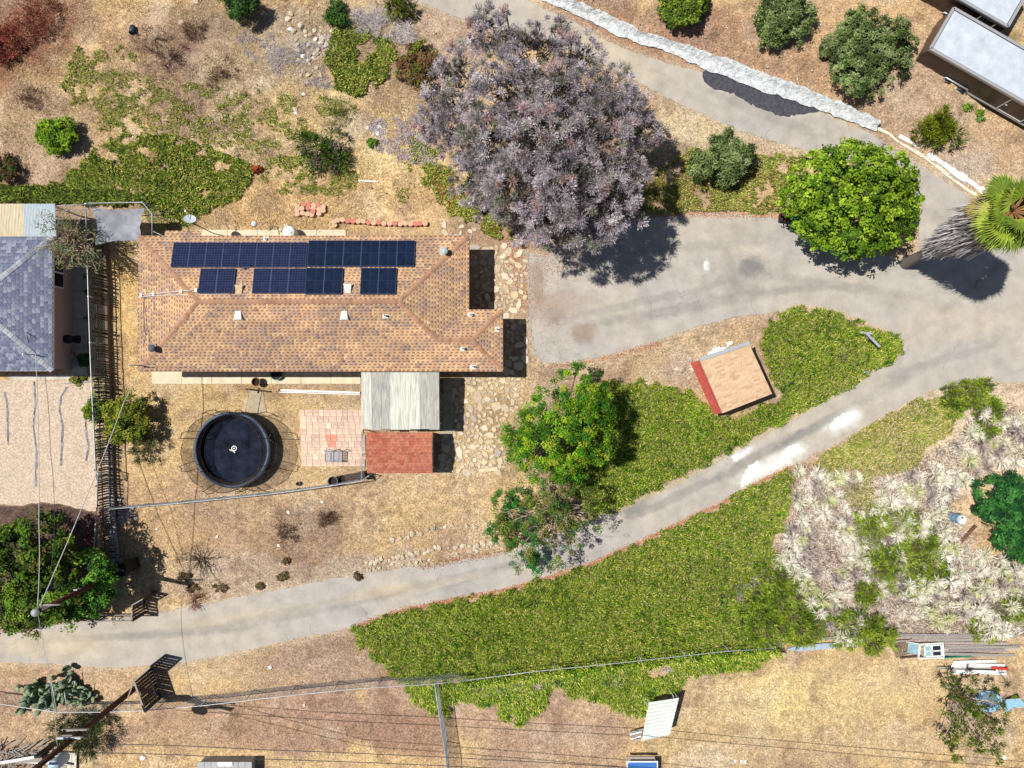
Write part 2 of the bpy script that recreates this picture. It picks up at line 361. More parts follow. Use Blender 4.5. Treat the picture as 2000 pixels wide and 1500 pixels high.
def ground_mat():
    m, t, b = newmat('dry_grass_soil'); b.inputs['Roughness'].default_value = 1.0; b.inputs['Specular IOR Level'].default_value = 0.05
    at = t.nodes.new('ShaderNodeAttribute'); at.attribute_name = 'col'
    n1 = noise_node(t, 2.2, 8, 0.72); n2 = noise_node(t, 9.0, 5, 0.75); n3 = noise_node(t, 26, 3, 0.7)
    vo = t.nodes.new('ShaderNodeTexVoronoi'); vo.inputs['Scale'].default_value = 5.5; tc = t.nodes.new('ShaderNodeTexCoord'); t.links.new(tc.outputs['Object'], vo.inputs['Vector'])
    c = mul_col(t, at.outputs['Color'], maprange(t, n1.outputs[0], .3, .7, .64, 1.28))
    c = mul_col(t, c, maprange(t, n2.outputs[0], .34, .66, .45, 1.42))
    c = mul_col(t, c, maprange(t, n3.outputs[0], .35, .65, .6, 1.32))
    t.links.new(c, b.inputs['Base Color']); addbump(t, b, n2.outputs[0], .9, .05)
    return m
me.materials.append(ground_mat())
tag(link('ground', me), kind='structure')

def refine(poly, step=9, jit=1.6, seed=1):
    rs = np.random.RandomState(seed); out = []; n = len(poly)
    for i in range(n):
        a, b = poly[i], poly[(i + 1) % n]; L = math.hypot(b[0] - a[0], b[1] - a[1]); k = max(1, int(L / step))
        for j in range(k):
            t = j / k; out.append((a[0] + (b[0] - a[0]) * t + rs.normal() * jit, a[1] + (b[1] - a[1]) * t + rs.normal() * jit))
    return out
def sheet(name, poly, z, mat, thick=0.0, kind='structure', parent=None, step=9, jit=1.6, seed=1):
    q = refine(poly, step, jit, seed) if step else poly
    pts = [P(x, y, 0) + Vector((0, 0, z)) for x, y in q]
    tri = tessellate_polygon([pts]); vs = [tuple(p) for p in pts]; fs = []
    for a, b, c in tri:
        n = (pts[b] - pts[a]).cross(pts[c] - pts[a]); fs.append((a, b, c) if n.z > 0 else (a, c, b))
    if thick:
        n = len(vs); vs += [(x, y, zz - thick) for x, y, zz in vs]
        fs += [(i, (i + 1) % n, n + (i + 1) % n, n + i) for i in range(n)]
    me = bpy.data.meshes.new(name); me.from_pydata(vs, [], fs); me.materials.append(mat); me.update()
    o = link(name, me, parent)
    if kind: o['kind'] = kind
    return o
def asphalt_mat():
    m, t, b = newmat('old_asphalt'); b.inputs['Roughness'].default_value = .95; b.inputs['Specular IOR Level'].default_value = .15
    rgb = t.nodes.new('ShaderNodeRGB'); rgb.outputs[0].default_value = (*A(186, 180, 175, .74), 1)
    n0 = noise_node(t, .16, 4, .55); n1 = noise_node(t, .9, 7, .6); n2 = noise_node(t, 30, 3, .8)
    mx = t.nodes.new('ShaderNodeMix'); mx.data_type = 'RGBA'; t.links.new(maprange(t, n0.outputs[0], .4, .62, 0, .75), mx.inputs[0])
    t.links.new(rgb.outputs[0], mx.inputs[6]); mx.inputs[7].default_value = (*A(194, 184, 168, .77), 1)
    D = A(146, 142, 138); DK = A(110, 114, 116); WH = (.60, .60, .57); T = A(206, 190, 160); BR = A(158, 134, 116); G = A(176, 170, 160)
    c = stains(t, mx.outputs[2], [(1500, 915, 70, 24, 28, WH, .75), (1648, 822, 44, 20, 30, WH, .8), (1448, 884, 30, 12, 28, WH, .6), (1554, 878, 26, 16, 30, WH, .8), (1380, 520, 8, 14, 0, WH, .5), (900, 1125, 260, 7, 14, D, .4), (1000, 1105, 200, 6, 18, DK, .25), (200, 1245, 240, 8, 3, D, .4), (640, 1190, 200, 7, 12, D, .35), (1650, 560, 180, 10, -8, D, .35), (1500, 570, 180, 8, 4, D, .3), (1900, 560, 110, 10, 40, D, .3), (1700, 690, 160, 9, 25, D, .3), (1850, 700, 150, 9, 15, D, .3),(1466, 520, 24, 22, 0, DK, .75), (1440, 535, 60, 40, 0, D, .5), (1140, 650, 30, 22, 0, BR, .7), (1085, 600, 60, 34, 10, BR, .5), (1050, 555, 14, 50, 0, BR, .6),
        (1240, 990, 32, 20, 30, DK, .6), (1320, 970, 130, 10, 26, D, .6), (1480, 890, 110, 11, 30, D, .65), (1580, 840, 90, 10, 30, DK, .5), (1350, 600, 220, 12, 10, D, .45), (1250, 590, 160, 9, 12, D, .4),
        (760, 1155, 60, 12, 8, BR, .4), (720, 1160, 90, 10, 12, T, .55), (480, 1205, 160, 12, 8, T, .35), (350, 1235, 200, 10, 4, D, .35), (560, 1195, 180, 9, 12, D, .35), (90, 1260, 120, 30, 0, T, .6), (860, 1140, 120, 9, 12, T, .35),
        (1750, 360, 160, 16, -38, D, .35), (1300, 160, 200, 14, -26, G, .5), (1500, 225, 160, 12, -22, D, .4), (1130, 60, 120, 20, -25, T, .5), (1200, 110, 120, 16, -28, T, .4),
        (1620, 600, 90, 20, 0, G, .3), (1850, 640, 120, 40, 10, T, .25), (1140, 440, 60, 60, 0, BR, .3), (1760, 740, 130, 14, 30, D, .35), (1460, 450, 80, 26, 0, G, .4), (1380, 480, 150, 10, 4, D, .25)])
    c = mul_col(t, c, maprange(t, n1.outputs[0], .3, .7, .80, 1.12)); c = mul_col(t, c, maprange(t, n2.outputs[0], .3, .7, .82, 1.14))
    # hairline cracks, broken up by noise
    vo = t.nodes.new('ShaderNodeTexVoronoi'); vo.feature = 'DISTANCE_TO_EDGE'; vo.inputs['Scale'].default_value = .33
    tc = t.nodes.new('ShaderNodeTexCoord'); ds = t.nodes.new('ShaderNodeVectorMath'); ds.operation = 'MULTIPLY_ADD'
    t.links.new(n1.outputs['Color'], ds.inputs[0]); ds.inputs[1].default_value = (1.4, 1.4, 0); t.links.new(tc.outputs['Object'], ds.inputs[2]); t.links.new(ds.outputs[0], vo.inputs['Vector'])
    ck = maprange(t, vo.outputs['Distance'], .001, .007, .72, 1); gate = maprange(t, n0.outputs[0], .43, .47, 0, 1)
    mm = t.nodes.new('ShaderNodeMath'); mm.operation = 'MAXIMUM'; t.links.new(ck, mm.inputs[0]); t.links.new(gate, mm.inputs[1])
    c = mul_col(t, c, mm.outputs[0])
    t.links.new(c, b.inputs['Base Color']); addbump(t, b, n2.outputs[0], .4, .01)
    return m
ASPH = asphalt_mat()
sheet('driveway', ROAD, 0.012, ASPH, 0.03, step=8, jit=1.3)
DKAS = M('fresh_asphalt', A(76, 76, 84), .95, .5, 5, .3); WHP = M('white_patching', (.64, .64, .62), .95, .18, 3, .5)
EDGE = M('crumbly_road_edge', A(214, 190, 158), 1, .3, 5, .5)
tag(sheet('asphalt_patch', [(1370, 142), (1400, 136), (1450, 148), (1520, 178), (1580, 200), (1604, 216), (1560, 226), (1520, 226), (1470, 206), (1430, 184), (1390, 172), (1372, 158)], 0.020, DKAS, step=5, jit=1.5), kind='structure')
for q in ([(1446, 944), (1455, 918), (1480, 900), (1486, 912), (1510, 905), (1540, 872), (1560, 868), (1566, 880), (1530, 905), (1490, 925), (1470, 935), (1450, 952)],
          [(1618, 838), (1630, 818), (1655, 806), (1674, 802), (1676, 812), (1655, 830), (1630, 840)],
          [(1374, 527), (1376, 511), (1383, 510), (1382, 520), (1384, 526)],
          [(1428, 892), (1446, 884), (1466, 874), (1462, 884), (1440, 900), (1430, 898)]):
    sheet('white_patch', q, 0.020, WHP, step=3, jit=1.5, seed=len(q))
# concrete strips round the parking edge and channel beside the upper road
CH = [(1010, -40), (1040, -2), (1120, 30), (1200, 72), (1290, 100), (1380, 140), (1480, 178), (1560, 205), (1640, 232), (1700, 254), (1716, 262), (1720, 238), (1690, 226), (1650, 196), (1590, 176), (1540, 160), (1480, 138), (1420, 114), (1340, 88), (1270, 66), (1190, 30), (1110, -2), (1040, -60)]
def channel():
    m, t, b = newmat('white_gunite'); b.inputs['Roughness'].default_value = .95
    n = noise_node(t, 4, 6, .7); rgb = t.nodes.new('ShaderNodeRGB'); rgb.outputs[0].default_value = (.66, .69, .71, 1)
    t.links.new(mul_col(t, rgb.outputs[0], maprange(t, n.outputs[0], .3, .7, .55, 1.25)), b.inputs['Base Color']); addbump(t, b, n.outputs[0], 1, .2)
    a = [(1010, -40), (1048, 2), (1120, 33), (1200, 74), (1290, 104), (1380, 144), (1480, 182), (1560, 208), (1640, 238), (1712, 262)]
    c = [(1060, -50), (1112, -2), (1192, 32), (1268, 66), (1340, 88), (1422, 114), (1480, 138), (1552, 164), (1650, 202), (1718, 240)]
    rs = np.random.RandomState(5); vs = []; K = 5; m_ = []
    A1 = []; C1 = []
    for i in range(len(a) - 1):
        for j in range(20):
            t_ = j / 20; A1.append((a[i][0] + (a[i + 1][0] - a[i][0]) * t_, a[i][1] + (a[i + 1][1] - a[i][1]) * t_)); C1.append((c[i][0] + (c[i + 1][0] - c[i][0]) * t_, c[i][1] + (c[i + 1][1] - c[i][1]) * t_))
    prof = [0.03, 0.07, 0.03, 0.10, 0.32, 0.42]
    for p, q in zip(A1, C1):
        for k in range(K + 1):
            u = .14 + .64 * k / K; e_ = (N3(len(vs) / 60.0, k * 3.1, .35, 3) - .5) * (9 if k in (0, K) else 4)
            v = P(p[0] + (q[0] - p[0]) * u + float(e_) * -.4 + rs.normal() * .5, p[1] + (q[1] - p[1]) * u + float(e_) * .8 + rs.normal() * .5); v.z = prof[k] + 0.02 + float(N2(v.x, v.y, .8, 3)) * .12; vs.append(v)
    fs = [(i * (K + 1) + k, (i + 1) * (K + 1) + k, (i + 1) * (K + 1) + k + 1, i * (K + 1) + k + 1) for i in range(len(A1) - 1) for k in range(K)]
    me = bpy.data.meshes.new('drainage_channel'); me.from_pydata(vs, [], fs); me.polygons.foreach_set('use_smooth', [True] * len(fs)); me.materials.append(m); tag(link('drainage_channel', me), kind='structure')
channel()
def kerbline(pl, wd, ht, mat, name='kerb'):
    mb = MB(); rs = random.Random(3)
    for i in range(len(pl) - 1):
        a, b = P(*pl[i]), P(*pl[i + 1]); n = max(1, int((b - a).length / .45))
        for j in range(n):
            p = a.lerp(b, j / n); q = a.lerp(b, (j + 1.0) / n); h = ht * rs.uniform(.75, 1.25); w_ = wd * rs.uniform(.6, 1.2)
            off = Vector((rs.uniform(-.03, .03), rs.uniform(-.03, .03), h / 2 - .05)); mb.beam(p + off, q + off, w_, h + .1)
    tag(mb.build(name, mat), kind='structure')
kerbline([(1714, 252), (1735, 262), (1755, 280), (1775, 290), (1800, 306), (1825, 324), (1850, 344), (1880, 366), (1905, 384), (1925, 398)], .2, .1, M('kerb_concrete', A(232, 222, 200), .95, .3, 5, .4))
kerbline([(1756, 266), (1775, 276), (1795, 290)], .28, .07, WHP); kerbline([(1812, 302), (1840, 320), (1870, 342), (1900, 360), (1925, 380)], .42, .08, WHP)
kerbline([(1031, 490), (1032, 560), (1036, 640), (1044, 690), (1058, 708)], .12, .03, M('kerb_dark', A(170, 165, 155), .95, .2, 5), 'driveway_edging')
# red-brown leaf litter along the driveway margins, as loose flakes
def gravel_mat():
    m, t, b = newmat('beige_gravel'); b.inputs['Roughness'].default_value = 1
    rgb = t.nodes.new('ShaderNodeRGB'); rgb.outputs[0].default_value = (*A(216, 196, 174), 1)
    tc = t.nodes.new('ShaderNodeTexCoord'); vo = t.nodes.new('ShaderNodeTexVoronoi'); vo.inputs['Scale'].default_value = 8; t.links.new(tc.outputs['Object'], vo.inputs['Vector'])
    n = noise_node(t, 1.5, 4); n2 = noise_node(t, 14, 4, .8)
    c = mul_col(t, rgb.outputs[0], maprange(t, vo.outputs['Distance'], .05, .75, 1.12, .72)); c = mul_col(t, c, maprange(t, n.outputs[0], .3, .7, .9, 1.08)); c = mul_col(t, c, maprange(t, n2.outputs[0], .3, .7, .8, 1.2))
    t.links.new(c, b.inputs['Base Color']); addbump(t, b, vo.outputs['Distance'], -.8, .05); return m
sheet('gravel_yard', GRAVEL, 0.05, gravel_mat(), .06, step=8, jit=.8)
STREAK = M('torn_landscape_fabric', A(172, 166, 166), .9, .3, 6, .5)
for k, q in enumerate(([(10, 765), (15, 790), (16, 830), (17, 868)], [(68, 745), (70, 790), (66, 830), (72, 880), (70, 950)], [(132, 755), (120, 775), (117, 800), (123, 830), (121, 880), (120, 910)], [(168, 800), (169, 850), (174, 870), (169, 900)])):
    mb = MB(); rs = random.Random(k)
    for i in range(len(q) - 1):
        a, b = P(*q[i]), P(*q[i + 1]); n = 6
        for j in range(n):
            p, r_ = a.lerp(b, j / n), a.lerp(b, (j + 1) / n); wd = rs.uniform(.05, .16); z = .05 + rs.uniform(.005, .05)
            mb.add([p + Vector((-wd, 0, .045)), p + Vector((0, 0, z + .04)), p + Vector((wd, 0, .045)), r_ + Vector((-wd * .8, 0, .045)), r_ + Vector((0, 0, z + .03)), r_ + Vector((wd * .8, 0, .045))], [(0, 1, 4, 3), (1, 2, 5, 4)])
    tag(mb.build('landscape_fabric', STREAK), ['grey strip of torn fabric showing through the gravel at the left frame edge', 'longest grey strip of torn fabric in the gravel, second from the left', 'widest wrinkled grey strip of torn fabric in the gravel, third from the left', 'short grey strip of torn fabric in the gravel closest to the picket fence'][k], 'fabric strip', 'torn fabric strips in the gravel')
# concrete walks
def slabs(name, rects, z, mat, joints):
    o = bpy.data.objects.new(name, None); COL.objects.link(o); o['kind'] = 'structure'
    for (x0, y0, x1, y1) in rects:
        n = max(1, round((x1 - x0) / joints)) if x1 - x0 > y1 - y0 else 1; m_ = max(1, round((y1 - y0) / joints)) if y1 - y0 > x1 - x0 else 1
        for i in range(n):
            for j in range(m_):
                a = P(x0 + (x1 - x0) * i / n, y0 + (y1 - y0) * j / m_); b = P(x0 + (x1 - x0) * (i + 1) / n, y0 + (y1 - y0) * (j + 1) / m_)
                mb = MB(); mb.prism([(a.x + .012, a.y - .012), (a.x + .012, b.y + .012), (b.x - .012, b.y + .012), (b.x - .012, a.y - .012)], -.02, z); mb.build('slab', mat, o)
    return o
slabs('concrete_walk', [(298, 724, 705, 750), (388, 449, 676, 472)], .07, CONC, 62)
slabs('concrete_path', [(866, 740, 884, 870)], .06, M('greenish_concrete', A(176, 172, 150), .95, .25, 3, .1), 60)
slabs('neighbour_walk', [(140, 512, 172, 735), (20, 731, 140, 742)], .06, M('pale_concrete', A(200, 196, 186), .95, .25, 2, .1), 60)
# ---------------------------------------------------------------- foliage builders
def unit(v): return v / (np.linalg.norm(v, axis=-1, keepdims=True) + 1e-9)
def leaf_quads(C, Dr, Nn, L, Wd):
    """diamond leaves: centre, long direction, normal, length, width"""
    T = unit(np.cross(Nn, Dr)); L = L[:, None]; Wd = Wd[:, None]
    return np.stack([C - Dr * L * .5, C + T * Wd * .5 + Dr * L * .05, C + Dr * L * .5, C - T * Wd * .5 + Dr * L * .05], 1)
def pick(rs, pal, n, wts=None):
    pal = np.array([A(*c, k=.8) for c in pal]); return pal[rs.choice(len(pal), n, p=wts)]
def crown_leaves(rs, lobes, nclump, nleaf, cr, ll, lw, pal, mode='leaf', low=-.35, wts=None, cvar=.25, flat=.75, gap=.33, inner=False):
    """lobes: (centre Vector, rx, ry, rz)"""
    area = np.array([l[1] * l[2] for l in lobes]); k = rs.choice(len(lobes), nclump, p=area / area.sum())
    d = unit(rs.normal(size=(nclump * 4, 3))); d = d[d[:, 2] > low][:nclump]
    k = k[:len(d)]; nclump = len(d)
    ctr = np.array([tuple(l[0]) for l in lobes])[k]; rad = np.array([l[1:4] for l in lobes])[k]
    shell = (.62 + .46 * rs.rand(nclump) ** .6)[:, None] if not inner else (.1 + .55 * rs.rand(nclump))[:, None]
    cc = ctr + d * rad * shell
    if gap and not inner:
        keep = N1(cc[:, 0] * 1.0 + nclump, cc[:, 1], max(.5, cr * 2.2), 3) > gap; cc, ctr, d, k, rad = cc[keep], ctr[keep], d[keep], k[keep], rad[keep]; nclump = len(cc)
    cc[:, 2] = np.maximum(cc[:, 2], cr * .35)
    ccol = pick(rs, pal, nclump, wts) * (1 + rs.uniform(-cvar, cvar, (nclump, 1))) * (.75 + .5 * N2(cc[:, 0], cc[:, 1], 1.6, 3))[:, None]
    n = nclump * nleaf; ci = np.repeat(np.arange(nclump), nleaf)
    crs = (cr * rs.uniform(.6, 1.35, nclump))[ci][:, None]
    out = d[ci]
    if mode == 'leaf':
        off = unit(rs.normal(size=(n, 3))) * (rs.rand(n, 1) ** .45); off[:, 2] *= flat
        pos = cc[ci] + off * crs
        nn = unit(out * .5 + off * .7 + np.array([0, 0, .8]) + rs.normal(size=(n, 3)) * .55); dd = unit(np.cross(nn, rs.normal(size=(n, 3))))
    else:      # sprays of twigs that fan out from each clump's heart
        dd = unit(out * .75 + np.array([0, 0, .25]) + rs.normal(size=(n, 3)) * .75)
        pos = cc[ci] + dd * crs * rs.uniform(.15, 1.0, (n, 1)); nn = unit(np.cross(dd, rs.normal(size=(n, 3)))); nn[nn[:, 2] < 0] *= -1
        nn = unit(nn + np.array([0, 0, .35])); nn = unit(nn - dd * (nn * dd).sum(1, keepdims=True))
    pos[:, 2] = np.maximum(pos[:, 2], .03)
    L = ll * rs.uniform(.6, 1.3, n); Wd = lw * rs.uniform(.7, 1.3, n)
    col = ccol[ci] * (1 + rs.uniform(-.3, .3, (n, 1)))
    return leaf_quads(pos, dd, nn, L, Wd), np.clip(col, 0, .9), cc
def limb(mb, a, b, r0, r1, rs, n=6, wob=.12):
    a, b = Vector(a), Vector(b); L = (b - a).length; pts = []
    for i in range(n + 1):
        t = i / n; p = a.lerp(b, t); sag = math.sin(t * math.pi)
        pts.append(p + Vector((rs.uniform(-1, 1), rs.uniform(-1, 1), rs.uniform(-.3, 1))) * L * wob * sag * .6)
    mb.tube(pts, [r0 + (r1 - r0) * i / n for i in range(n + 1)], 6)
    return pts
def plant(name, label, cat, base, lobes, nclump, nleaf, cr, ll, lw, pal, seed, mode='leaf', trunk=.12, low=-.35, group=None, wts=None, nlimb=None, bark=None, crown='crown', mat=None, cvar=.25, limbs_from=None, twigs=0, flat=.75, gap=.33, core=None):
    """base (px,py) on the ground; lobes (px,py,z,radius px,radius z)"""
    rs = np.random.RandomState(seed); pr = random.Random(seed); b = P(*base); b.z = float(groundz(base[0], base[1])) - .02
    t = thing(name, label, cat, b, 0, group); bark = bark or BARK
    L = [(P(l[0], l[1], l[2]) - b, l[3] / S * (1 - l[2] / H), (l[5] if len(l) > 5 else l[3]) / S * (1 - l[2] / H), l[4]) for l in lobes]
    V, c, cc = crown_leaves(rs, L, nclump, nleaf, cr, ll, lw, pal, mode, low, wts, cvar, flat, gap)
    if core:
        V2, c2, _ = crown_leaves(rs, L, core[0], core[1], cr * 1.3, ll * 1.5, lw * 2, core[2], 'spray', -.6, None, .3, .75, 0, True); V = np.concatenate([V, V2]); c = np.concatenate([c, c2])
    bulk(crown, V, mat or FOL, c, t)
    top = sum((l[0] for l in L), Vector()) / len(L)
    mb = MB(); fork = Vector((top.x * .25, top.y * .25, top.z * .45)) if top.z > 1.2 else Vector((0, 0, top.z * .3))
    limb(mb, (0, 0, -.1), fork, trunk, trunk * .75, pr, 4, .06); mb.build('trunk', bark, t)
    sel = cc[rs.choice(len(cc), min(len(cc), nlimb if nlimb is not None else 10), replace=False)]
    if len(sel):
        mb = MB()
        for s_ in sel:
            pts = limb(mb, fork, Vector(s_) * .97, trunk * .5, trunk * .12, pr, 6, .14)
            for q in range(twigs):
                p = pts[pr.randint(3, 6)]; e = p + Vector((pr.uniform(-1, 1), pr.uniform(-1, 1), pr.uniform(-.1, .6))) * cr * 1.6
                limb(mb, p, e, trunk * .14, trunk * .05, pr, 3, .1)
        mb.build('branches', bark, t)
    return t
def blades(px, py, z0, L, Wd, lean, rs, az=None, k=3):
    n = len(px); x = (px - 1000) / S; y = (750 - py) / S
    az = rs.uniform(0, 2 * math.pi, n) if az is None else az
    le = np.clip(lean + rs.normal(size=n) * .25, 0, 1.5)
    d = np.stack([np.cos(az) * np.sin(le), np.sin(az) * np.sin(le), np.cos(le)], 1)
    s = np.stack([-np.sin(az), np.cos(az), np.zeros(n)], 1); b = np.stack([x, y, z0], 1)
    L = (L * rs.uniform(.55, 1.35, n))[:, None]; Wd = (Wd * rs.uniform(.7, 1.3, n))[:, None]
    mid = b + d * L * .6 + np.array([0, 0, 1]) * L * .06; tip = b + d * L; tip[:, 2] -= (L[:, 0] * .05); tip[:, 2] = np.maximum(tip[:, 2], b[:, 2] + .01)
    return np.stack([b - s * Wd * .4, b + s * Wd * .4, mid + s * Wd * .5, tip, mid - s * Wd * .5], 1) if k == 5 else np.stack([b - s * Wd * .5, b + s * Wd * .5, tip], 1)
def scatter(poly, dens, rs, edge=10, hole=None, fade=1.0):
    xs = [p[0] for p in poly]; ys = [p[1] for p in poly]; x0, x1, y0, y1 = min(xs) - edge, max(xs) + edge, min(ys) - edge, max(ys) + edge
    n = int((x1 - x0) * (y1 - y0) / S / S * dens); px = rs.uniform(x0, x1, n); py = rs.uniform(y0, y1, n)
    sd_ = poly_sd(px, py, poly); x, y = px / S, py / S
    thr = (N1(x, y, .5, 3) - .5) * 2.4 * edge
    ok = sd_ > thr
    if hole is not None: ok &= N2(x, y, hole[0], 4) > hole[1]
    return px[ok], py[ok]
def cover(name, label, poly, dens, L, Wd, lean, pal, seed, hgt=.12, edge=8, hole=None, az=None, wts=None, cat='ground cover', patch=.3, mat=None, k=3, spread=.9):
    rs = np.random.RandomState(seed); px, py = scatter(poly, dens, rs, edge, hole); n = len(px); x, y = px / S, py / S
    z0 = groundz(px, py) + hgt * rs.rand(n) ** .7 * (.4 + 1.1 * N3(x, y, .35, 3))
    a = (N4(x, y, 1.5, 3) * 9) + rs.normal(size=n) * spread if az is None else az + rs.normal(size=n) * spread + (N4(x, y, 1.5, 2) - .5) * 3
    pl = np.array([A(*c, k=.92 if len(pal) == 8 and pal[0][0] == 88 else 1.0) for c in pal]); m = len(pl)
    f = np.clip(N3(x, y, patch, 3) * 1.3 - .15 + (N1(x, y, 2.5, 3) - .5) * .35 + rs.normal(size=n) * .28, 0, .999); c = pl[(f * m).astype(int)] * (1 + rs.uniform(-.32, .32, (n, 1)))
    return tag(bulk(name, blades(px, py, z0, L, Wd, lean, rs, a, k), mat or FOL, np.clip(c, 0, .9)), label, cat, kind='stuff')
# ---------------------------------------------------------------- shingled roofs
def clip_half(poly, a, b):
    """keep the left side of a->b"""
    out = []; n = len(poly)
    def side(p): return (b[0] - a[0]) * (p[1] - a[1]) - (b[1] - a[1]) * (p[0] - a[0])
    for i in range(n):
        p, q = poly[i], poly[(i + 1) % n]; sp, sq = side(p), side(q)
        if sp >= 0: out.append(p)
        if (sp > 0 and sq < 0) or (sp < 0 and sq > 0):
            t = sp / (sp - sq); out.append((p[0] + (q[0] - p[0]) * t, p[1] + (q[1] - p[1]) * t))
    return out
def shingle_plane(mb, pieces, eave, up, z0, slope, course, tab, palf, rs, lift=.014, dark=0):
    """pieces: convex plan polygons (counter-clockwise); eave: point on the eave; up: plan unit vector uphill"""
    ux, uy = up; ax, ay = uy, -ux
    n3 = Vector((-slope * ux, -slope * uy, 1)).normalized()
    def pos(p, h=0): return Vector((p[0], p[1], z0 + slope * ((p[0] - eave[0]) * ux + (p[1] - eave[1]) * uy))) + n3 * h
    for poly in pieces:
        vs = [((p[0] - eave[0]) * ux + (p[1] - eave[1]) * uy) for p in poly]; us = [((p[0] - eave[0]) * ax + (p[1] - eave[1]) * ay) for p in poly]
        r0, r1 = int(math.floor(min(vs) / course)), int(math.ceil(max(vs) / course))
        for r in range(r0, r1):
            va, vb = r * course, (r + 1) * course + .01; offs = (r * .37 % 1) * tab + rs.uniform(-.03, .03)
            u = math.floor((min(us) - offs) / tab) * tab + offs
            while u < max(us):
                w_ = tab * rs.choice((1, 1, 1, .85, 1.15)); sp = w_ * rs.uniform(.42, .56); g_ = .004; vm = va + (vb - va) * .48
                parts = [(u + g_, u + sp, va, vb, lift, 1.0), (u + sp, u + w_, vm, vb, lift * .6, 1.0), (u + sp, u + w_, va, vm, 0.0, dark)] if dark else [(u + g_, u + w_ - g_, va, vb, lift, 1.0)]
                u += w_; tone = None
                for (ua, ub, v0, v1, lf, dk) in parts:
                    q = [(ua, v0), (ub, v0), (ub, v1), (ua, v1)]
                    q = [(eave[0] + ax * s + ux * v, eave[1] + ay * s + uy * v) for s, v in q]
                    for i in range(len(poly)):
                        q = clip_half(q, poly[i], poly[(i + 1) % len(poly)])
                        if len(q) < 3: break
                    if len(q) < 3: continue
                    hs = []
                    for p in q:
                        v = ((p[0] - eave[0]) * ux + (p[1] - eave[1]) * uy); hs.append(lf * rs.uniform(.9, 1.3) if v - va < course * .5 else .002)
                    if tone is None: tone = palf((q[0][0] + q[2][0]) / 2, (q[0][1] + q[2][1]) / 2, rs)
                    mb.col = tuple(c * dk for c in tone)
                    top = [pos(p, .012 + h) for p, h in zip(q, hs)]; m = len(q)
                    if lf > 0: mb.add(top + [pos(p, .0) for p in q], [tuple(range(m))] + [(i, m + i, m + (i + 1) % m, (i + 1) % m) for i in range(m)])
                    else: mb.add(top, [tuple(range(m))])
def ccw(poly):
    a = sum(poly[i][0] * poly[(i + 1) % len(poly)][1] - poly[(i + 1) % len(poly)][0] * poly[i][1] for i in range(len(poly)))
    return poly if a > 0 else poly[::-1]
def caps(parent, a, b, mat_me, width=.24, step=.19, lift=.035, name='ridge_cap'):
    """overlapping folded cap pieces laid along a hip or ridge, each an object"""
    a, b = Vector(a), Vector(b); L = (b - a).length; n = int(L / step); d = (b - a).normalized()
    for i in range(n):
        p = a + d * (i + .5) * L / n + Vector((0, 0, lift))
        link(name, mat_me, parent, p, (b - a).to_track_quat('X', 'Z').to_euler())
def cap_mesh(name, mat, width=.26, step=.22, drop=.03):
    mb = MB(); L = step / 2 + .02; w_ = width / 2
    vs = []
    for x, h in ((-L, .022), (L, .0)):
        vs += [(x, -w_, -drop + h), (x, 0, .012 + h), (x, w_, -drop + h), (x, -w_, -drop - .02), (x, w_, -drop - .02)]
    return mb.add(vs, [(0, 5, 6, 1), (1, 6, 7, 2), (0, 1, 2, 4, 3), (3, 8, 5, 0), (2, 7, 9, 4)]).mesh(name, mat)

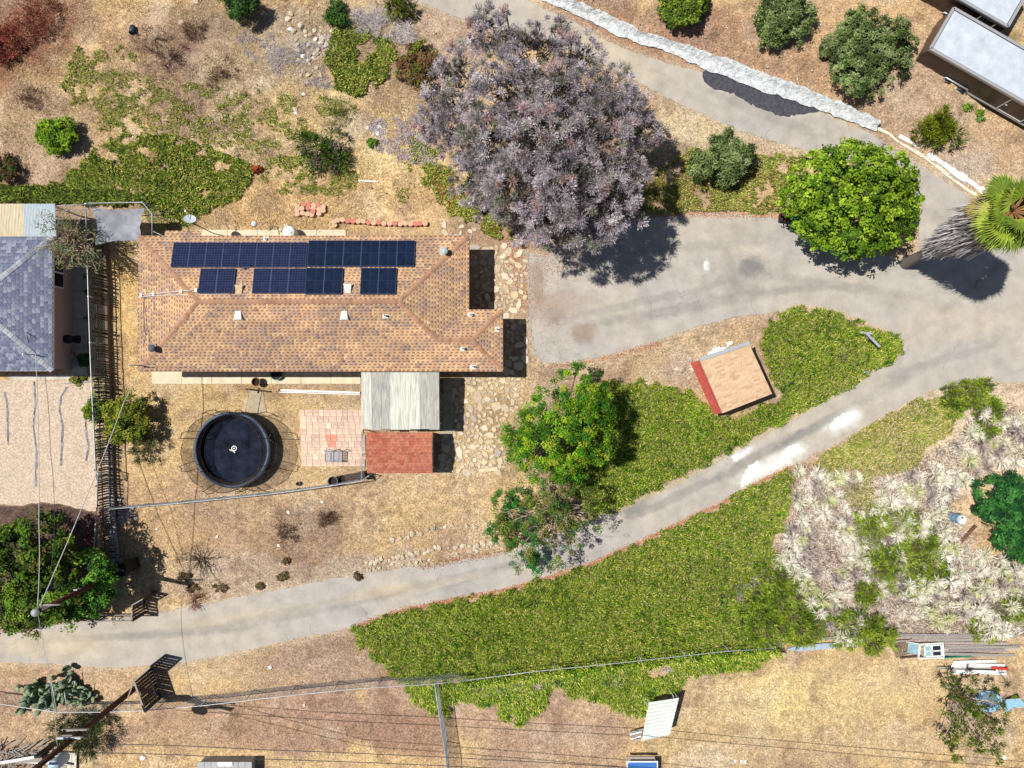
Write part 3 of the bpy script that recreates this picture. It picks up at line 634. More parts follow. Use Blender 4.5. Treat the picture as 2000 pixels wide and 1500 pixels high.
def ranch():
    rs = random.Random(11)
    t = thing('ranch_house', 'long single-storey house with brown shingled hip roof and solar panels in the centre left', 'house', (-11.2, 4.6, 0))
    o0 = Vector((-11.2, 4.6, 0)); ox, oy = o0.x, o0.y
    def L(p): return (p[0] - ox, p[1] - oy)
    tones = [A(*c, k=.86) for c in ((194, 158, 124), (184, 148, 118), (168, 138, 116), (158, 132, 118), (204, 170, 134), (176, 146, 126), (148, 122, 108))]
    def palf(x, y, rs_):
        g_ = float(N1(x + ox, y + oy, 2.6, 3)); g2 = float(N2(x + ox, (y + oy) * 3, 1.3, 3))
        if g2 > .5: c = tones[rs_.choice((0, 0, 4, 1, 0))]
        else: c = tones[rs_.choice((1, 5, 2, 1, 5, 3))]
        k_ = 1.06 if g_ > .5 else .94
        if rs_.random() < .12: c = tones[rs_.randrange(7)]
        warm = max(0, g_ - .45) * .9
        return (min(.8, c[0] * k_ * (1 + warm * .5)), min(.8, c[1] * k_ * (1 + warm * .3)), c[2] * k_)
    x0, x1, y0, y1, xe, ye, z, s = -21.86, -2.52, .75, 8.66, -.54, 4.34, 2.75, .25
    ap1, ap2, bj, bp = (x0 + 3.955, 4.705), (x1 - 3.955, 4.705), (-4.315, 2.545), (-2.335, 2.545)
    planes = [ # pieces, eave point, up
        ([[(x0, y0), (xe, y0), bp, bj], [(x0, y0), bj, ap2, ap1]], (x0, y0), (0, 1)),
        ([[(xe, y0), (xe, ye), bp]], (xe, y0), (-1, 0)),
        ([[(xe, ye), (x1, ye), bj, bp]], (xe, ye), (0, -1)),
        ([[(x1, ye), (x1, y1), ap2, bj]], (x1, ye), (-1, 0)),
        ([[(x1, y1), (x0, y1), ap1, ap2]], (x1, y1), (0, -1)),
        ([[(x0, y1), (x0, y0), ap1]], (x0, y1), (1, 0)),
        ([[(-20.32, y1), (-18.2, y1), (-18.2, 8.98), (-20.32, 8.98)]], (-20.0, y1), (0, -1))]
    deck = MB(); sh = MB()
    def hz(p, e, u): return z + s * ((p[0] - e[0]) * u[0] + (p[1] - e[1]) * u[1])
    for pcs, e, u in planes:
        pcs = [ccw([L(p) for p in q]) for q in pcs]; e = L(e)
        for q in pcs: deck.add([(p[0], p[1], hz(p, e, u) - .01) for p in q] , [tuple(range(len(q)))])
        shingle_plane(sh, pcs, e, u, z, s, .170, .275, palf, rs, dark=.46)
    roof = deck.build('roof', M('roof_deck', A(110, 80, 62), .95), t)
    sh.build('shingle', SHING, roof, 'stuff')
    # fascia, gutter and eave boards
    per = [(x0, y0), (xe, y0), (xe, ye), (x1, ye), (x1, y1), (x0, y1)]; fa = MB()
    for i in range(6):
        a, b = L(per[i]), L(per[(i + 1) % 6]); fa.beam((a[0], a[1], z - .10), (b[0], b[1], z - .10), .05, .18)
    fa.build('fascia', M('brown_fascia', A(166, 120, 92), .8, .2), roof)
    so_ = MB(); so_.prism([(p[0] - ox, p[1] - oy) for p in per], z - .19, z - .17); so_.build('soffit', STUCCO, roof)
    capm = cap_mesh('ridge_cap', MO('ridge_cap_shingle', [A(174, 132, 106), A(186, 144, 116), A(160, 122, 98), A(180, 138, 112)], .9, .2, 20))
    Z = lambda p, h: Vector((p[0] - ox, p[1] - oy, h)); zr = z + s * 3.955; zb = z + s * 1.795
    for a, b in ((Z((x0 + .05, y0 + .05), z), Z(ap1, zr)), (Z((x0 + .05, y1 - .05), z), Z(ap1, zr)), (Z(ap1, zr), Z(ap2, zr)), (Z((x1 - .05, y1 - .05), z), Z(ap2, zr)), (Z(bj, zb), Z(ap2, zr)), (Z(bj, zb), Z(bp, zb)), (Z((xe - .05, y0 + .05), z), Z(bp, zb)), (Z((xe - .05, ye - .05), z), Z(bp, zb))):
        caps(roof, a, b, capm, step=.215)
    w_ = MB(); ins = .5
    per2 = [(x0 + ins, y0 + ins), (xe - ins, y0 + ins), (xe - ins, ye - ins), (x1 - ins, ye - ins), (x1 - ins, y1 - ins), (x0 + ins, y1 - ins)]
    w_.prism([L(p) for p in per2], 0, z - .2); w_.build('wall', STUCCO, t)
    for (wx, wy, fx) in ((-19, y0 + ins, 'h'), (-15.5, y0 + ins, 'h'), (-12, y0 + ins, 'h'), (-5, y0 + ins, 'h'), (-18, y1 - ins, 'h'), (-8, y1 - ins, 'h')):
        sg = -1 if wy < 3 else 1; f = MB(); f.box((wx - ox, wy - oy + sg * .02, 1.5), (1.5, .08, 1.1)); w = f.build('window', WHITE, t)
        g_ = MB(); g_.box((wx - ox, wy - oy + sg * .07, 1.5), (1.36, .02, .96)); g_.build('pane', GLASS, w)
    d = MB(); d.box((-9.2 - ox, y0 + ins - oy - .02, 1.02), (.95, .08, 2.04)); dd = d.build('door', M('door_paint', A(150, 120, 95), .6), t)
    k = MB(); k.box((-8.85 - ox, y0 + ins - oy - .08, 1.0), (.06, .05, .06)); k.build('handle', GALV, dd)
    # vents and pipes on the roof
    def rz_(X_, Y_):
        a = min(X_ - x0, x1 - X_, Y_ - y0, y1 - Y_); b = min(xe - X_, Y_ - y0, ye - Y_); return z + s * max(a, b)
    def rp(px, py):
        q = P(px, py, 3.0)
        for _ in range(4): q = P(px, py, rz_(q.x, q.y) + .02)
        return q - o0
    VW = M('vent_white', (.62, .6, .56), .6, .1)
    for (px, py, sg) in ((466, 617, 1), (673, 617, 1), (468, 565, -1), (680, 563, -1)):
        p = rp(px, py); v = MB(); v.box((p.x, p.y - sg * .22, p.z + .02), (.56, .05, .03))
        v.add([p + Vector((-.17, .3 * sg, .0)), p + Vector((.17, .3 * sg, .0)), p + Vector((.24, -.22 * sg, -.12)), p + Vector((-.24, -.22 * sg, -.12)),
               p + Vector((-.15, .28 * sg, .10)), p + Vector((.15, .28 * sg, .10)), p + Vector((.22, -.22 * sg, .17)), p + Vector((-.22, -.22 * sg, .17))],
              [(4, 5, 6, 7), (0, 4, 7, 3), (1, 2, 6, 5), (3, 7, 6, 2), (0, 1, 5, 4)]); v.build('roof_vent', VW if (px, py) != (468, 565) else M('tan_vent', A(205, 180, 150), .7), t)
    for (px, py, r, h, mt) in ((753, 617, .07, .3, VW), (905, 681, .09, .28, VW), (924, 716, .06, .25, VW), (920, 615, .1, .22, VW), (970, 643, .05, .25, VW), (520, 467, .09, .15, VW), (480, 525, .04, .12, BLACKP)):
        p = rp(px, py); v = MB(); v.box((p.x, p.y, p.z + .01), (.34, .28, .02)); v.lathe([(r, 0), (r, h), (r * .6, h), (r * .6, .05)], p, 12); v.build('vent_pipe', mt, t)
    for (px, py, mt) in ((870, 493, M('pale_vent', A(176, 190, 186), .5, .1)), (303, 681, M('grey_vent', A(96, 96, 100), .5, .1))):
        p = rp(px, py); v = MB(); v.box((p.x - .12, p.y + .05, p.z + .02), (.42, .5, .03)); v.lathe([(.1, 0), (.1, .3), (.19, .32), (.2, .4), (.15, .46), (.001, .49)], p, 16); v.build('turbine_vent', mt, t)
    cd = MB()
    pts = [rp(x, y) + Vector((0, 0, .07)) for x, y in ((277, 576), (300, 574), (355, 569), (385, 566))]; cd.tube(pts, .022, 6)
    pts = [rp(x, y) + Vector((0, 0, .07)) for x, y in ((277, 580), (300, 578), (355, 576), (450, 574))]; cd.tube(pts, .018, 6); cd.build('conduit', VW, t)
    for x, y in ((277, 577), (301, 574), (355, 569), (384, 567)):
        p = rp(x, y); b = MB(); b.box((p.x, p.y, p.z + .06), (.13, .22, .13)); b.build('junction_box', VW, t)
    cb = MB(); cb.tube([rp(x, y) + Vector((0, 0, .05)) for x, y in ((284, 579), (281, 590), (283, 640), (286, 655), (283, 668), (281, 676))], .016, 5); cb.build('cable', DARKMET, t)
    m_ = MB(); p = rp(277, 714); m_.tube([p, p + Vector((0, 0, .9))], .03, 8); m_.beam(p + Vector((-.3, 0, .8)), p + Vector((.3, 0, .8)), .05, .05); m_.build('service_mast', DARKMET, t)
    return rz_
RZ = ranch()
def solar(name, label, cells, rows, glassm, wpx):
    """rows: list of (x0,x1,y0,y1,n) in photo pixels"""
    o0 = P((rows[0][0] + rows[0][1]) / 2, 545, 3.3); t = thing(name, label, 'solar array', o0, 0, 'solar arrays on the brown roof')
    ang = math.atan(.25)
    rail = MB()
    for (xa, xb, ya, yb, n) in rows:
        A_ = P(xa, (ya + yb) / 2, 3.3); B_ = P(xb, (ya + yb) / 2, 3.3); cy = A_.y; zz = RZ((A_.x + B_.x) / 2, cy) + .13
        A_ = P(xa, (ya + yb) / 2, zz); B_ = P(xb, (ya + yb) / 2, zz); cy = A_.y; zz = 2.75 + .25 * (8.66 - cy) + .13
        wd = (B_.x - A_.x) / n; dp = (yb - ya) / S * (1 - zz / H) / math.cos(ang)
        fm = MB(); fm.mi = 0
        hx, hy = wd / 2 - .007, dp / 2 - .007
        fm.box((0, 0, 0), (hx * 2, hy * 2, .036)); fm.mi = 1; fm.add([(-hx + .018, -hy + .018, .021), (hx - .018, -hy + .018, .021), (hx - .018, hy - .018, .021), (-hx + .018, hy - .018, .021)], [(0, 1, 2, 3)])
        me = fm.mesh('solar_panel', FRAME, glassm)
        for i in range(n):
            c = Vector((A_.x + wd * (i + .5), cy, zz)) - o0
            link('solar_panel', me, t, c, (ang * -1, 0, 0))
        for s_ in (-.28, .28):
            yy = cy + dp * s_ - o0.y; z_ = zz - o0.z - .25 * dp * s_ - .06
            rail.beam((A_.x - o0.x + .03, yy, z_), (B_.x - o0.x - .03, yy, z_), .04, .05)
    rail.build('mounting_rail', GALV, t)
FRAME = M('panel_frame', A(70, 84, 120), .5, .1, 5, metal=.2, spec=.5)
def cell_mat(name, base, line, nx, ny, sx, sy, amt):
    m, t, b = newmat(name); b.inputs['Roughness'].default_value = .16; b.inputs['Specular IOR Level'].default_value = .55
    tc = t.nodes.new('ShaderNodeTexCoord'); sp = t.nodes.new('ShaderNodeSeparateXYZ'); t.links.new(tc.outputs['Object'], sp.inputs[0])
    outs = []
    for ax, st, wd in ((0, sx, .06), (1, sy, .08)):
        q = t.nodes.new('ShaderNodeMath'); q.operation = 'MULTIPLY'; t.links.new(sp.outputs[ax], q.inputs[0]); q.inputs[1].default_value = 1 / st
        f = t.nodes.new('ShaderNodeMath'); f.operation = 'FRACT'; t.links.new(q.outputs[0], f.inputs[0])
        g_ = t.nodes.new('ShaderNodeMath'); g_.operation = 'LESS_THAN'; t.links.new(f.outputs[0], g_.inputs[0]); g_.inputs[1].default_value = wd; outs.append(g_.outputs[0])
    mm = t.nodes.new('ShaderNodeMath'); mm.operation = 'MAXIMUM'; t.links.new(outs[0], mm.inputs[0]); t.links.new(outs[1], mm.inputs[1])
    q = t.nodes.new('ShaderNodeMath'); q.operation = 'MULTIPLY'; t.links.new(mm.outputs[0], q.inputs[0]); q.inputs[1].default_value = amt
    n = noise_node(t, 2.5, 4); rgb = t.nodes.new('ShaderNodeRGB'); rgb.outputs[0].default_value = (*base, 1); c = mul_col(t, rgb.outputs[0], maprange(t, n.outputs[0], .3, .7, .6, 1.5))
    mx = t.nodes.new('ShaderNodeMix'); mx.data_type = 'RGBA'; t.links.new(q.outputs[0], mx.inputs[0]); t.links.new(c, mx.inputs[6]); mx.inputs[7].default_value = (*line, 1)
    t.links.new(mx.outputs[2], b.inputs['Base Color']); return m
solar('solar_array', 'larger navy panel array with visible cell lines on the left part of the roof', True, [(336, 599, 472, 523, 8), (389, 458, 523, 574, 2), (494, 598, 523, 574, 3)], cell_mat('cell_glass', (.009, .013, .040), (.08, .11, .22), 6, 10, .156, .156, .5), 33)
solar('solar_array', 'smooth blue-black panel array on the right part of the brown roof beside the lined one', False, [(601, 810, 468, 522, 6), (597, 669, 522, 576, 2), (704, 774, 522, 576, 2)], cell_mat('smooth_glass', (.006, .012, .032), (.02, .03, .06), 1, 1, .62, .8, .5), 34)

def neighbour():
    rs = random.Random(5); o0 = Vector((-30, 4.7, 0)); t = thing('neighbour_house', 'grey-shingled house with pink stucco side wall at the left frame edge', 'house', o0)
    tones = [A(*c, k=.84) for c in ((128, 134, 152), (114, 120, 140), (104, 110, 132), (142, 148, 164), (112, 118, 142))]
    def palf(x, y, r): return tones[r.randrange(5)]
    x0, x1, y0, y1, z, s = -44, -26.9, .78, 8.62, 2.75, .26
    ap = (x1 - 3.92, 4.7); lf = (x0 + 3.92, 4.7); L = lambda p: (p[0] - o0.x, p[1] - o0.y)
    deck = MB(); sh = MB()
    for pcs, e, u in (([[(x0, y0), (x1, y0), ap, lf]], (x0, y0), (0, 1)), ([[(x1, y0), (x1, y1), ap]], (x1, y0), (-1, 0)), ([[(x1, y1), (x0, y1), lf, ap]], (x1, y1), (0, -1)), ([[(x0, y1), (x0, y0), lf]], (x0, y1), (1, 0))):
        pcs = [ccw([L(p) for p in q]) for q in pcs]; e = L(e)
        for q in pcs: deck.add([(p[0], p[1], z - .01 + s * ((p[0] - e[0]) * u[0] + (p[1] - e[1]) * u[1])) for p in q], [tuple(range(len(q)))])
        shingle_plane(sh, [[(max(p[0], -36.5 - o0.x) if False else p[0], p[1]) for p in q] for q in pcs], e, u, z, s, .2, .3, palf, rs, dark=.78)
    roof = deck.build('roof', M('grey_deck', A(90, 92, 104), .9), t); sh.build('shingle', SHING, roof, 'stuff')
    capm = cap_mesh('ridge_cap', MO('grey_cap', [A(150, 152, 164), A(176, 178, 186), A(120, 122, 140)], .9, .2, 20), .3, .3)
    zr = z + s * 3.92
    for a, b in (((x1, y0), ap), ((x1, y1), ap)): caps(roof, Vector((*L(a), z)), Vector((*L(b), zr)), capm, step=.3)
    f = MB(); f.beam((*L((x1, y0)), z - .09), (*L((x1, y1)), z - .09), .04, .16); f.beam((*L((x0, y0)), z - .09), (*L((x1, y0)), z - .09), .04, .16); f.build('fascia', WHITE, roof)
    w = MB(); w.prism([L(p) for p in ((x0 + .5, y0 + .5), (x1 - .5, y0 + .15), (x1 - .5, y1 - .5), (x0 + .5, y1 - .5))], 0, z - .1)
    w.build('wall', M('pink_stucco', A(196, 166, 158, .9), .95, .12, 10, .2), t)
    fr = MB(); fr.box((x1 - .5 - o0.x, 6.72 - o0.y, 1.55), (.1, 1.85, 1.1)); wd = fr.build('window', WHITE, t)
    for dy in (-.45, .45):
        g_ = MB(); g_.box((x1 - .44 - o0.x, 6.72 + dy - o0.y, 1.55), (.02, .78, .95)); g_.build('pane', GLASS, wd)
    m_ = MB(); p = P(68, 693, 2.9) - o0; m_.tube([p, p + Vector((0, 0, 1.0))], .03, 8); m_.tube([P(50, 648, 3.1) - o0, P(60, 660, 3.3) - o0, P(55, 670, 3.1) - o0, P(50, 648, 3.1) - o0], .02, 5); m_.build('service_mast', GALV, t)
    # corrugated lean-to roof
    t2 = thing('patio_cover', 'white and rusty corrugated metal patio roof behind the grey-shingled house', 'patio cover', P(40, 430, 0))
    cx = P(40, 430, 0); a = P(-80, 398, 2.6); b = P(111, 463, 2.45); n = 9
    pass
    for i in range(n):
        xa = a.x + (b.x - a.x) * i / n; xb = a.x + (b.x - a.x) * (i + 1) / n; mb = MB(); k = 14; vs = []
        for j in range(k + 1):
            x = xa + (xb - xa) * j / k - cx.x; zz = .018 * (1 if j % 2 else -1); vs += [(x, a.y - cx.y, 2.62 + zz), (x, b.y - cx.y, 2.5 + zz)]
        mb.add(vs, [(2 * j, 2 * j + 1, 2 * j + 3, 2 * j + 2) for j in range(k)]); mb.build('roof_sheet', [CORR1, CORR2][(i // 3) % 2], t2)
    pm = MB()
    for x in (a.x + .2, b.x - .15):
        for y in (a.y - .1, ): pm.beam((x - cx.x, y - cx.y, 0), (x - cx.x, y - cx.y, 2.58), .09, .09)
    pm.build('post', WHITE, t2)
CORR1 = M('corrugated_bluish', A(204, 216, 224), .6, .15, 3, spec=.4, stretch=(6, .6, 1)); CORR2 = M('corrugated_cream', A(232, 220, 190), .7, .25, 3, spec=.3, stretch=(6, .5, 1))
neighbour()
# ---------------------------------------------------------------- patio cover, playhouse, patio
def cover_roof():
    z = 2.55; a = P(706, 727, z); b = P(857, 839, z); c = P(781, 783, 0)
    t = thing('patio_cover', 'whitish weathered corrugated patio cover attached to the south side of the brown-roofed house', 'patio cover', c)
    n = 8; mats = [M('white_corrugated', A(226, 226, 216), .6, .38, 2.2, spec=.4, stretch=(9, .5, 1)), M('stained_corrugated', A(196, 196, 188), .65, .5, 2.6, spec=.35, stretch=(10, .6, 1))]
    for i in range(n):
        xa = a.x + (b.x - a.x) * i / n - .01; xb = a.x + (b.x - a.x) * (i + 1) / n + .03; k = 22; vs = []; dz = .012 * (i % 2); ye = random.Random(i).uniform(-.04, .04)
        for j in range(k + 1):
            x = xa + (xb - xa) * j / k - c.x; zz = .014 * (1 if j % 2 else -1) + dz; vs += [(x, a.y - c.y, z + .06 + zz), (x, b.y - c.y + ye, z - .12 + zz)]
        mb = MB(); mb.add(vs, [(2 * j, 2 * j + 1, 2 * j + 3, 2 * j + 2) for j in range(k)]); mb.build('roof_sheet', mats[(i * 3) % 5 % 2], t)
    for y, h in ((b.y + .25, z - .22), (a.y - .4, z - .06), ((a.y + b.y) / 2, z - .14)):
        m = MB(); m.beam((a.x - c.x + .05, y - c.y, h), (b.x - c.x - .05, y - c.y, h), .09, .14); m.build('beam', WOODG, t)
    for x in (a.x + .15, (a.x + b.x) / 2, b.x - .15):
        m = MB(); m.box((x - c.x, b.y + .25 - c.y, (z - .3) / 2), (.1, .1, z - .3)); m.build('post', WHITE, t)
cover_roof()
def playhouse():
    rs = random.Random(3); z = 2.0; c = P(780, 885, 0); t = thing('garden_shed', 'small shed with red-brown shingled gable roof below the corrugated patio cover', 'shed', c)
    a = P(717, 843, z); b = P(845, 924, z); ym = 0; s = .28
    L = lambda x, y: (x - c.x, y - c.y); tones = [A(*q) for q in ((184, 108, 84), (196, 120, 94), (172, 98, 78), (190, 126, 98), (178, 110, 90))]
    mb = MB(); pal = lambda x, y, r: tones[r.randrange(5)]; ya = a.y - .05; yb = b.y; ym = (ya + yb) / 2
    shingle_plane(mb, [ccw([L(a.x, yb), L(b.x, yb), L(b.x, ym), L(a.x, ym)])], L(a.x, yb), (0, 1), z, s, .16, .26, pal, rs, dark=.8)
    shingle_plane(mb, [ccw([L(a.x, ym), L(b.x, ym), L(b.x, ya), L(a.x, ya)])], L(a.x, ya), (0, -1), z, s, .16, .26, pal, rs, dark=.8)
    dk = MB(); zr = z + s * (ym - yb)
    dk.add([(*L(a.x, yb), z - .01), (*L(b.x, yb), z - .01), (*L(b.x, ym), zr - .01), (*L(a.x, ym), zr - .01), (*L(b.x, ya), z - .01), (*L(a.x, ya), z - .01)], [(0, 1, 2, 3), (3, 2, 4, 5)])
    roof = dk.build('roof', WOODD, t); mb.build('shingle', SHING, roof, 'stuff')
    w = MB(); i = .14
    w.add([(*L(a.x + i, yb + i), 0), (*L(b.x - i, yb + i), 0), (*L(b.x - i, ya - i), 0), (*L(a.x + i, ya - i), 0), (*L(a.x + i, yb + i), z), (*L(b.x - i, yb + i), z), (*L(b.x - i, ya - i), z), (*L(a.x + i, ya - i), z), (*L(b.x - i, ym), zr - .05), (*L(a.x + i, ym), zr - .05)],
          [(0, 1, 5, 4), (1, 2, 6, 8, 5), (2, 3, 7, 6), (3, 0, 4, 9, 7)]); w.build('wall', M('shed_wall_grey', A(150, 145, 140), .9), t)
    tr = MB(); x = b.x - i + .03
    for y0, y1, zz in ((yb + .15, ya - .2, 1.95), (yb + .15, ya - .2, 1.25)): tr.beam((x - c.x, y0 - c.y, zz), (x - c.x, y1 - c.y, zz), .04, .06)
    for y in (yb + .2, ym, ya - .3): tr.beam((x - c.x, y - c.y, .6), (x - c.x, y - c.y, 1.95), .04, .07)
    tr.build('trim', WHITE, t)
playhouse()
def patio():
    o = bpy.data.objects.new('patio', None); COL.objects.link(o); o['kind'] = 'structure'; o.location = P(648, 856)
    mats = MO('patio_paver', [A(228, 200, 178), A(214, 184, 166), A(234, 212, 188), A(204, 174, 160), A(222, 192, 170), A(224, 198, 174)], .95, .22, 3, .15)
    red = M('red_stained_paver', A(218, 150, 130), .95, .3, 4, .1); rs = random.Random(9)
    x = 586; row = 0; ys = 800.0
    while ys < 905:
        xs = 586 + (row * 7 % 12) + (0 if row else 0); x = 586.0; hh = 11.6 if row % 2 else 12.8
        while x < 708:
            w_ = rs.choice((12.2, 12.2, 15.5, 9.5)); w_ = min(w_, 712 - x)
            skew = (ys - 800) * .035
            a = P(x + skew, ys); b = P(x + w_ + skew, ys + hh); mb = MB(); g_ = .009; hx, hy = (b.x - a.x) / 2 - g_, (a.y - b.y) / 2 - g_
            mb.box((0, 0, 0), (hx * 2, hy * 2, .06)); me = mb.mesh('paver', red if math.hypot(x - 640, ys - 850) < 12 else mats)
            link('paver', me, o, (a + b) / 2 + Vector((0, 0, .045 + rs.uniform(-.006, .006))) - o.location, (0, 0, -.012)); x += w_
        ys += hh; row += 1
patio()
def flagstones():
    o = bpy.data.objects.new('flagstone_paving', None); COL.objects.link(o); o['kind'] = 'structure'; o.location = P(950, 760)
    rs = random.Random(21); meshes = []
    for k in range(14):
        n = rs.choice((5, 6, 6, 7)); a0 = rs.random() * 6.28; el = rs.uniform(.6, 1)
        pts = []
        for i in range(n):
            a = a0 + 2 * math.pi * i / n + rs.uniform(-.3, .3); r = rs.uniform(.8, 1.08); pts.append((math.cos(a) * r, math.sin(a) * r * el))
        mb = MB(); m = len(pts); vs = [(x, y, -.05) for x, y in pts] + [(x, y, .025) for x, y in pts] + [(x * .86, y * .86, .05 + rs.uniform(-.008, .008)) for x, y in pts]
        mb.add(vs, [(i, (i + 1) % m, m + (i + 1) % m, m + i) for i in range(m)] + [(m + i, m + (i + 1) % m, 2 * m + (i + 1) % m, 2 * m + i) for i in range(m)] + [tuple(range(2 * m, 3 * m))])
        meshes.append(mb.mesh('flagstone', STONE))
    areas = [([(880, 735), (1015, 735), (1020, 760), (1010, 800), (960, 850), (985, 900), (960, 920), (890, 900), (862, 870), (870, 840)], 17), ([(862, 850), (960, 830), (1000, 880), (980, 925), (850, 925)], 17),
             ([(920, 480), (1025, 470), (1030, 540), (1028, 600), (1030, 730), (985, 730), (985, 612), (920, 605)], 17), ([(845, 430), (930, 445), (920, 475), (865, 460)], 15)]
    pts = []
    for poly, sp in areas:
        for _ in range(3200):
            x = rs.uniform(min(p[0] for p in poly), max(p[0] for p in poly)); y = rs.uniform(min(p[1] for p in poly), max(p[1] for p in poly))
            if poly_sd(np.array([x]), np.array([y]), poly)[0] < 2: continue
            r = sp * rs.choice((.22, .3, .4, .5, .62))
            if all(math.hypot(x - q[0], y - q[1]) > (r + q[2]) * .88 for q in pts): pts.append((x, y, r))
    print('flagstones', len(pts)); pts.sort(key=lambda q: -q[2])
    for x, y, r in pts[:290]:
        ob = link('flagstone', rs.choice(meshes), o, P(x, y, 0) + Vector((0, 0, float(groundz(x, y)) + rs.uniform(0, .02))) - o.location, (rs.uniform(-.04, .04), rs.uniform(-.04, .04), rs.uniform(0, 6.28))); s_ = r / S * 1.12; ob.scale = (s_ * rs.uniform(.95, 1.3), s_ * rs.uniform(.8, 1.05), .8)
flagstones()

def bench():
    c = P(656, 890, 0); t = thing('garden_settee', 'small grey metal lattice settee standing on the paver patio', 'settee', c + Vector((0, 0, .075)), R(-1)); m = M('grey_painted_metal', A(138, 150, 165), .5, .1)
    fr = MB()
    for x in (-.52, 0, .52):
        fr.tube([(x, -.36, 0), (x, -.34, .42), (x, .30, .44), (x, .4, .85)], .02, 6); fr.tube([(x, .3, 0), (x, .3, .44)], .02, 6)
    for s_ in (-.26, .26):
        fr.tube([(s_ - .25, .4, .85), (s_, .52, .95), (s_ + .25, .4, .85)], .02, 6); fr.tube([(s_ - .25, -.34, .42), (s_, -.26, .44), (s_ + .25, -.34, .42)], .02, 6)
    fr.build('frame', m, t)
    for s_ in (-.26, .26):
        se = MB()
        for k in range(7): se.beam((s_ - .24, -.32 + k * .1, .44), (s_ + .24, -.32 + k * .1, .44), .035, .012)
        for k in range(6): se.beam((s_ - .21 + k * .085, -.34, .445), (s_ - .21 + k * .085, .3, .445), .03, .012)
        se.build('seat', m, t)
bench()

def trampoline():
    zt = 1.1; zm = .62; c = P(452, 879, zt); c.z = 0; t = thing('trampoline', 'large round trampoline with blue pad and sagging black safety net on the straw lawn', 'trampoline', c)
    r = 74 / S * (1 - zt / H); PAD = M('pad_blue', A(88, 108, 140), .5, .3, 4, .2, spec=.4); MAT = M('jump_mat', (.010, .014, .026), .9, .8, 1.6, spec=.08); LEG = DARKMET
    m = MB(); n = 64; m.lathe([(r * .925, zt - .04), (r * .93, zt + .01), (r * .965, zt + .03), (r, zt + .02), (r * 1.01, zt - .06)], n=n); m.build('pad', PAD, t)
    m = MB(); m.lathe([(0, zm - .06), (r * .45, zm - .04), (r * .925, zm)], n=n); m.build('mat', MAT, t); m = MB(); m.lathe([(r * .925, zm + .005), (r * .93, zt - .05)], n=n); m.build('inner_skirt', M('skirt_brown', A(84, 60, 48), .9, .2), t)
    lg = MB(); lg.lathe([(.045, -.045), (.045, .045)], n=4); ring = [(math.cos(a) * r, math.sin(a) * r, zt - .08) for a in np.linspace(0, 2 * math.pi, 49)]
    rg = MB(); rg.tube(ring, .03, 6); rg.build('ring_tube', GALV, t)
    # safety net: bulges outside the pad, poles arch outwards
    net, tt, b = newmat('net_mesh'); b.inputs['Roughness'].default_value = .8; b.inputs['Base Color'].default_value = (.05, .035, .028, 1)
    tr = tt.nodes.new('ShaderNodeBsdfTransparent'); mx = tt.nodes.new('ShaderNodeMixShader'); nn = noise_node(tt, 1.2, 2)
    tt.links.new(maprange(tt, nn.outputs[0], .3, .7, .34, .55), mx.inputs[0]); tt.links.new(tr.outputs[0], mx.inputs[1]); tt.links.new(b.outputs[0], mx.inputs[2]); tt.links.new(mx.outputs[0], tt.nodes['Material Output'].inputs[0])
    m = MB(); nt_ = 64; hn = 2.55; prof = [(.86, .95), (.93, 1.15), (1.02, 1.6), (1.05, 2.1), (1.02, hn)]; vs = []; rs = random.Random(2)
    for q, z in prof:
        for k in range(nt_):
            a = 2 * math.pi * k / nt_; wob = 1 + .02 * math.cos(a * 8); vs.append((math.cos(a) * r * q * wob, math.sin(a) * r * q * wob, z + .05 * math.cos(a * 8)))
    m.add(vs, [(i * nt_ + k, i * nt_ + (k + 1) % nt_, (i + 1) * nt_ + (k + 1) % nt_, (i + 1) * nt_ + k) for i in range(4) for k in range(nt_)], True); m.build('safety_net', net, t)
    pl = MB(); pl.tube([(math.cos(a) * r * 1.02, math.sin(a) * r * 1.02, hn + .05 * math.cos(a * 8)) for a in np.linspace(0, 2 * math.pi, 65)], .014, 5); pl.build('top_cord', BLACKP, t)
    for k in range(8):
        a = 2 * math.pi * (k + .5) / 8; d = Vector((math.cos(a), math.sin(a), 0)); s_ = Vector((-math.sin(a), math.cos(a), 0)); p = MB()
        p.tube([d * r * 1.0 - s_ * .22 + Vector((0, 0, .1)), d * r * 1.03 - s_ * .24 + Vector((0, 0, 1.0)), d * r * 1.12 - s_ * .24 + Vector((0, 0, 1.8)), d * r * 1.12 - s_ * .17 + Vector((0, 0, hn + .05)), d * r * 1.06 + Vector((0, 0, hn + .22)),
                d * r * 1.12 + s_ * .17 + Vector((0, 0, hn + .05)), d * r * 1.12 + s_ * .24 + Vector((0, 0, 1.8)), d * r * 1.03 + s_ * .24 + Vector((0, 0, 1.0)), d * r + s_ * .22 + Vector((0, 0, .1))], .02, 6)
        p.build('net_pole', BLACKP, t)
    for k in range(6):
        a = 2 * math.pi * k / 6 + .3; d = Vector((math.cos(a), math.sin(a), 0)); s_ = Vector((-math.sin(a), math.cos(a), 0)); l = MB()
        l.tube([d * r + Vector((0, 0, zt - .1)), d * r * .98 - s_ * .35 + Vector((0, 0, .03)), d * r * .98 + s_ * .35 + Vector((0, 0, .03)), d * r + Vector((0, 0, zt - .1))], .025, 6); l.build('leg', GALV, t)
    e = MB(); z = zm - .05
    e.lathe([(.12, z + .004), (.17, z + .004)], (-.05, .05, 0), 20); e.lathe([(0, z + .004), (.05, z + .004)], (-.05, .05, 0), 12)
    e.beam((-.22, .02, z), (0.0, -.22, z), .06, .01); e.beam((-.34, -.02, z), (-.2, -.10, z), .05, .01)
    e.build('emblem', M('white_print', (.6, .6, .58), .7), t)
trampoline()
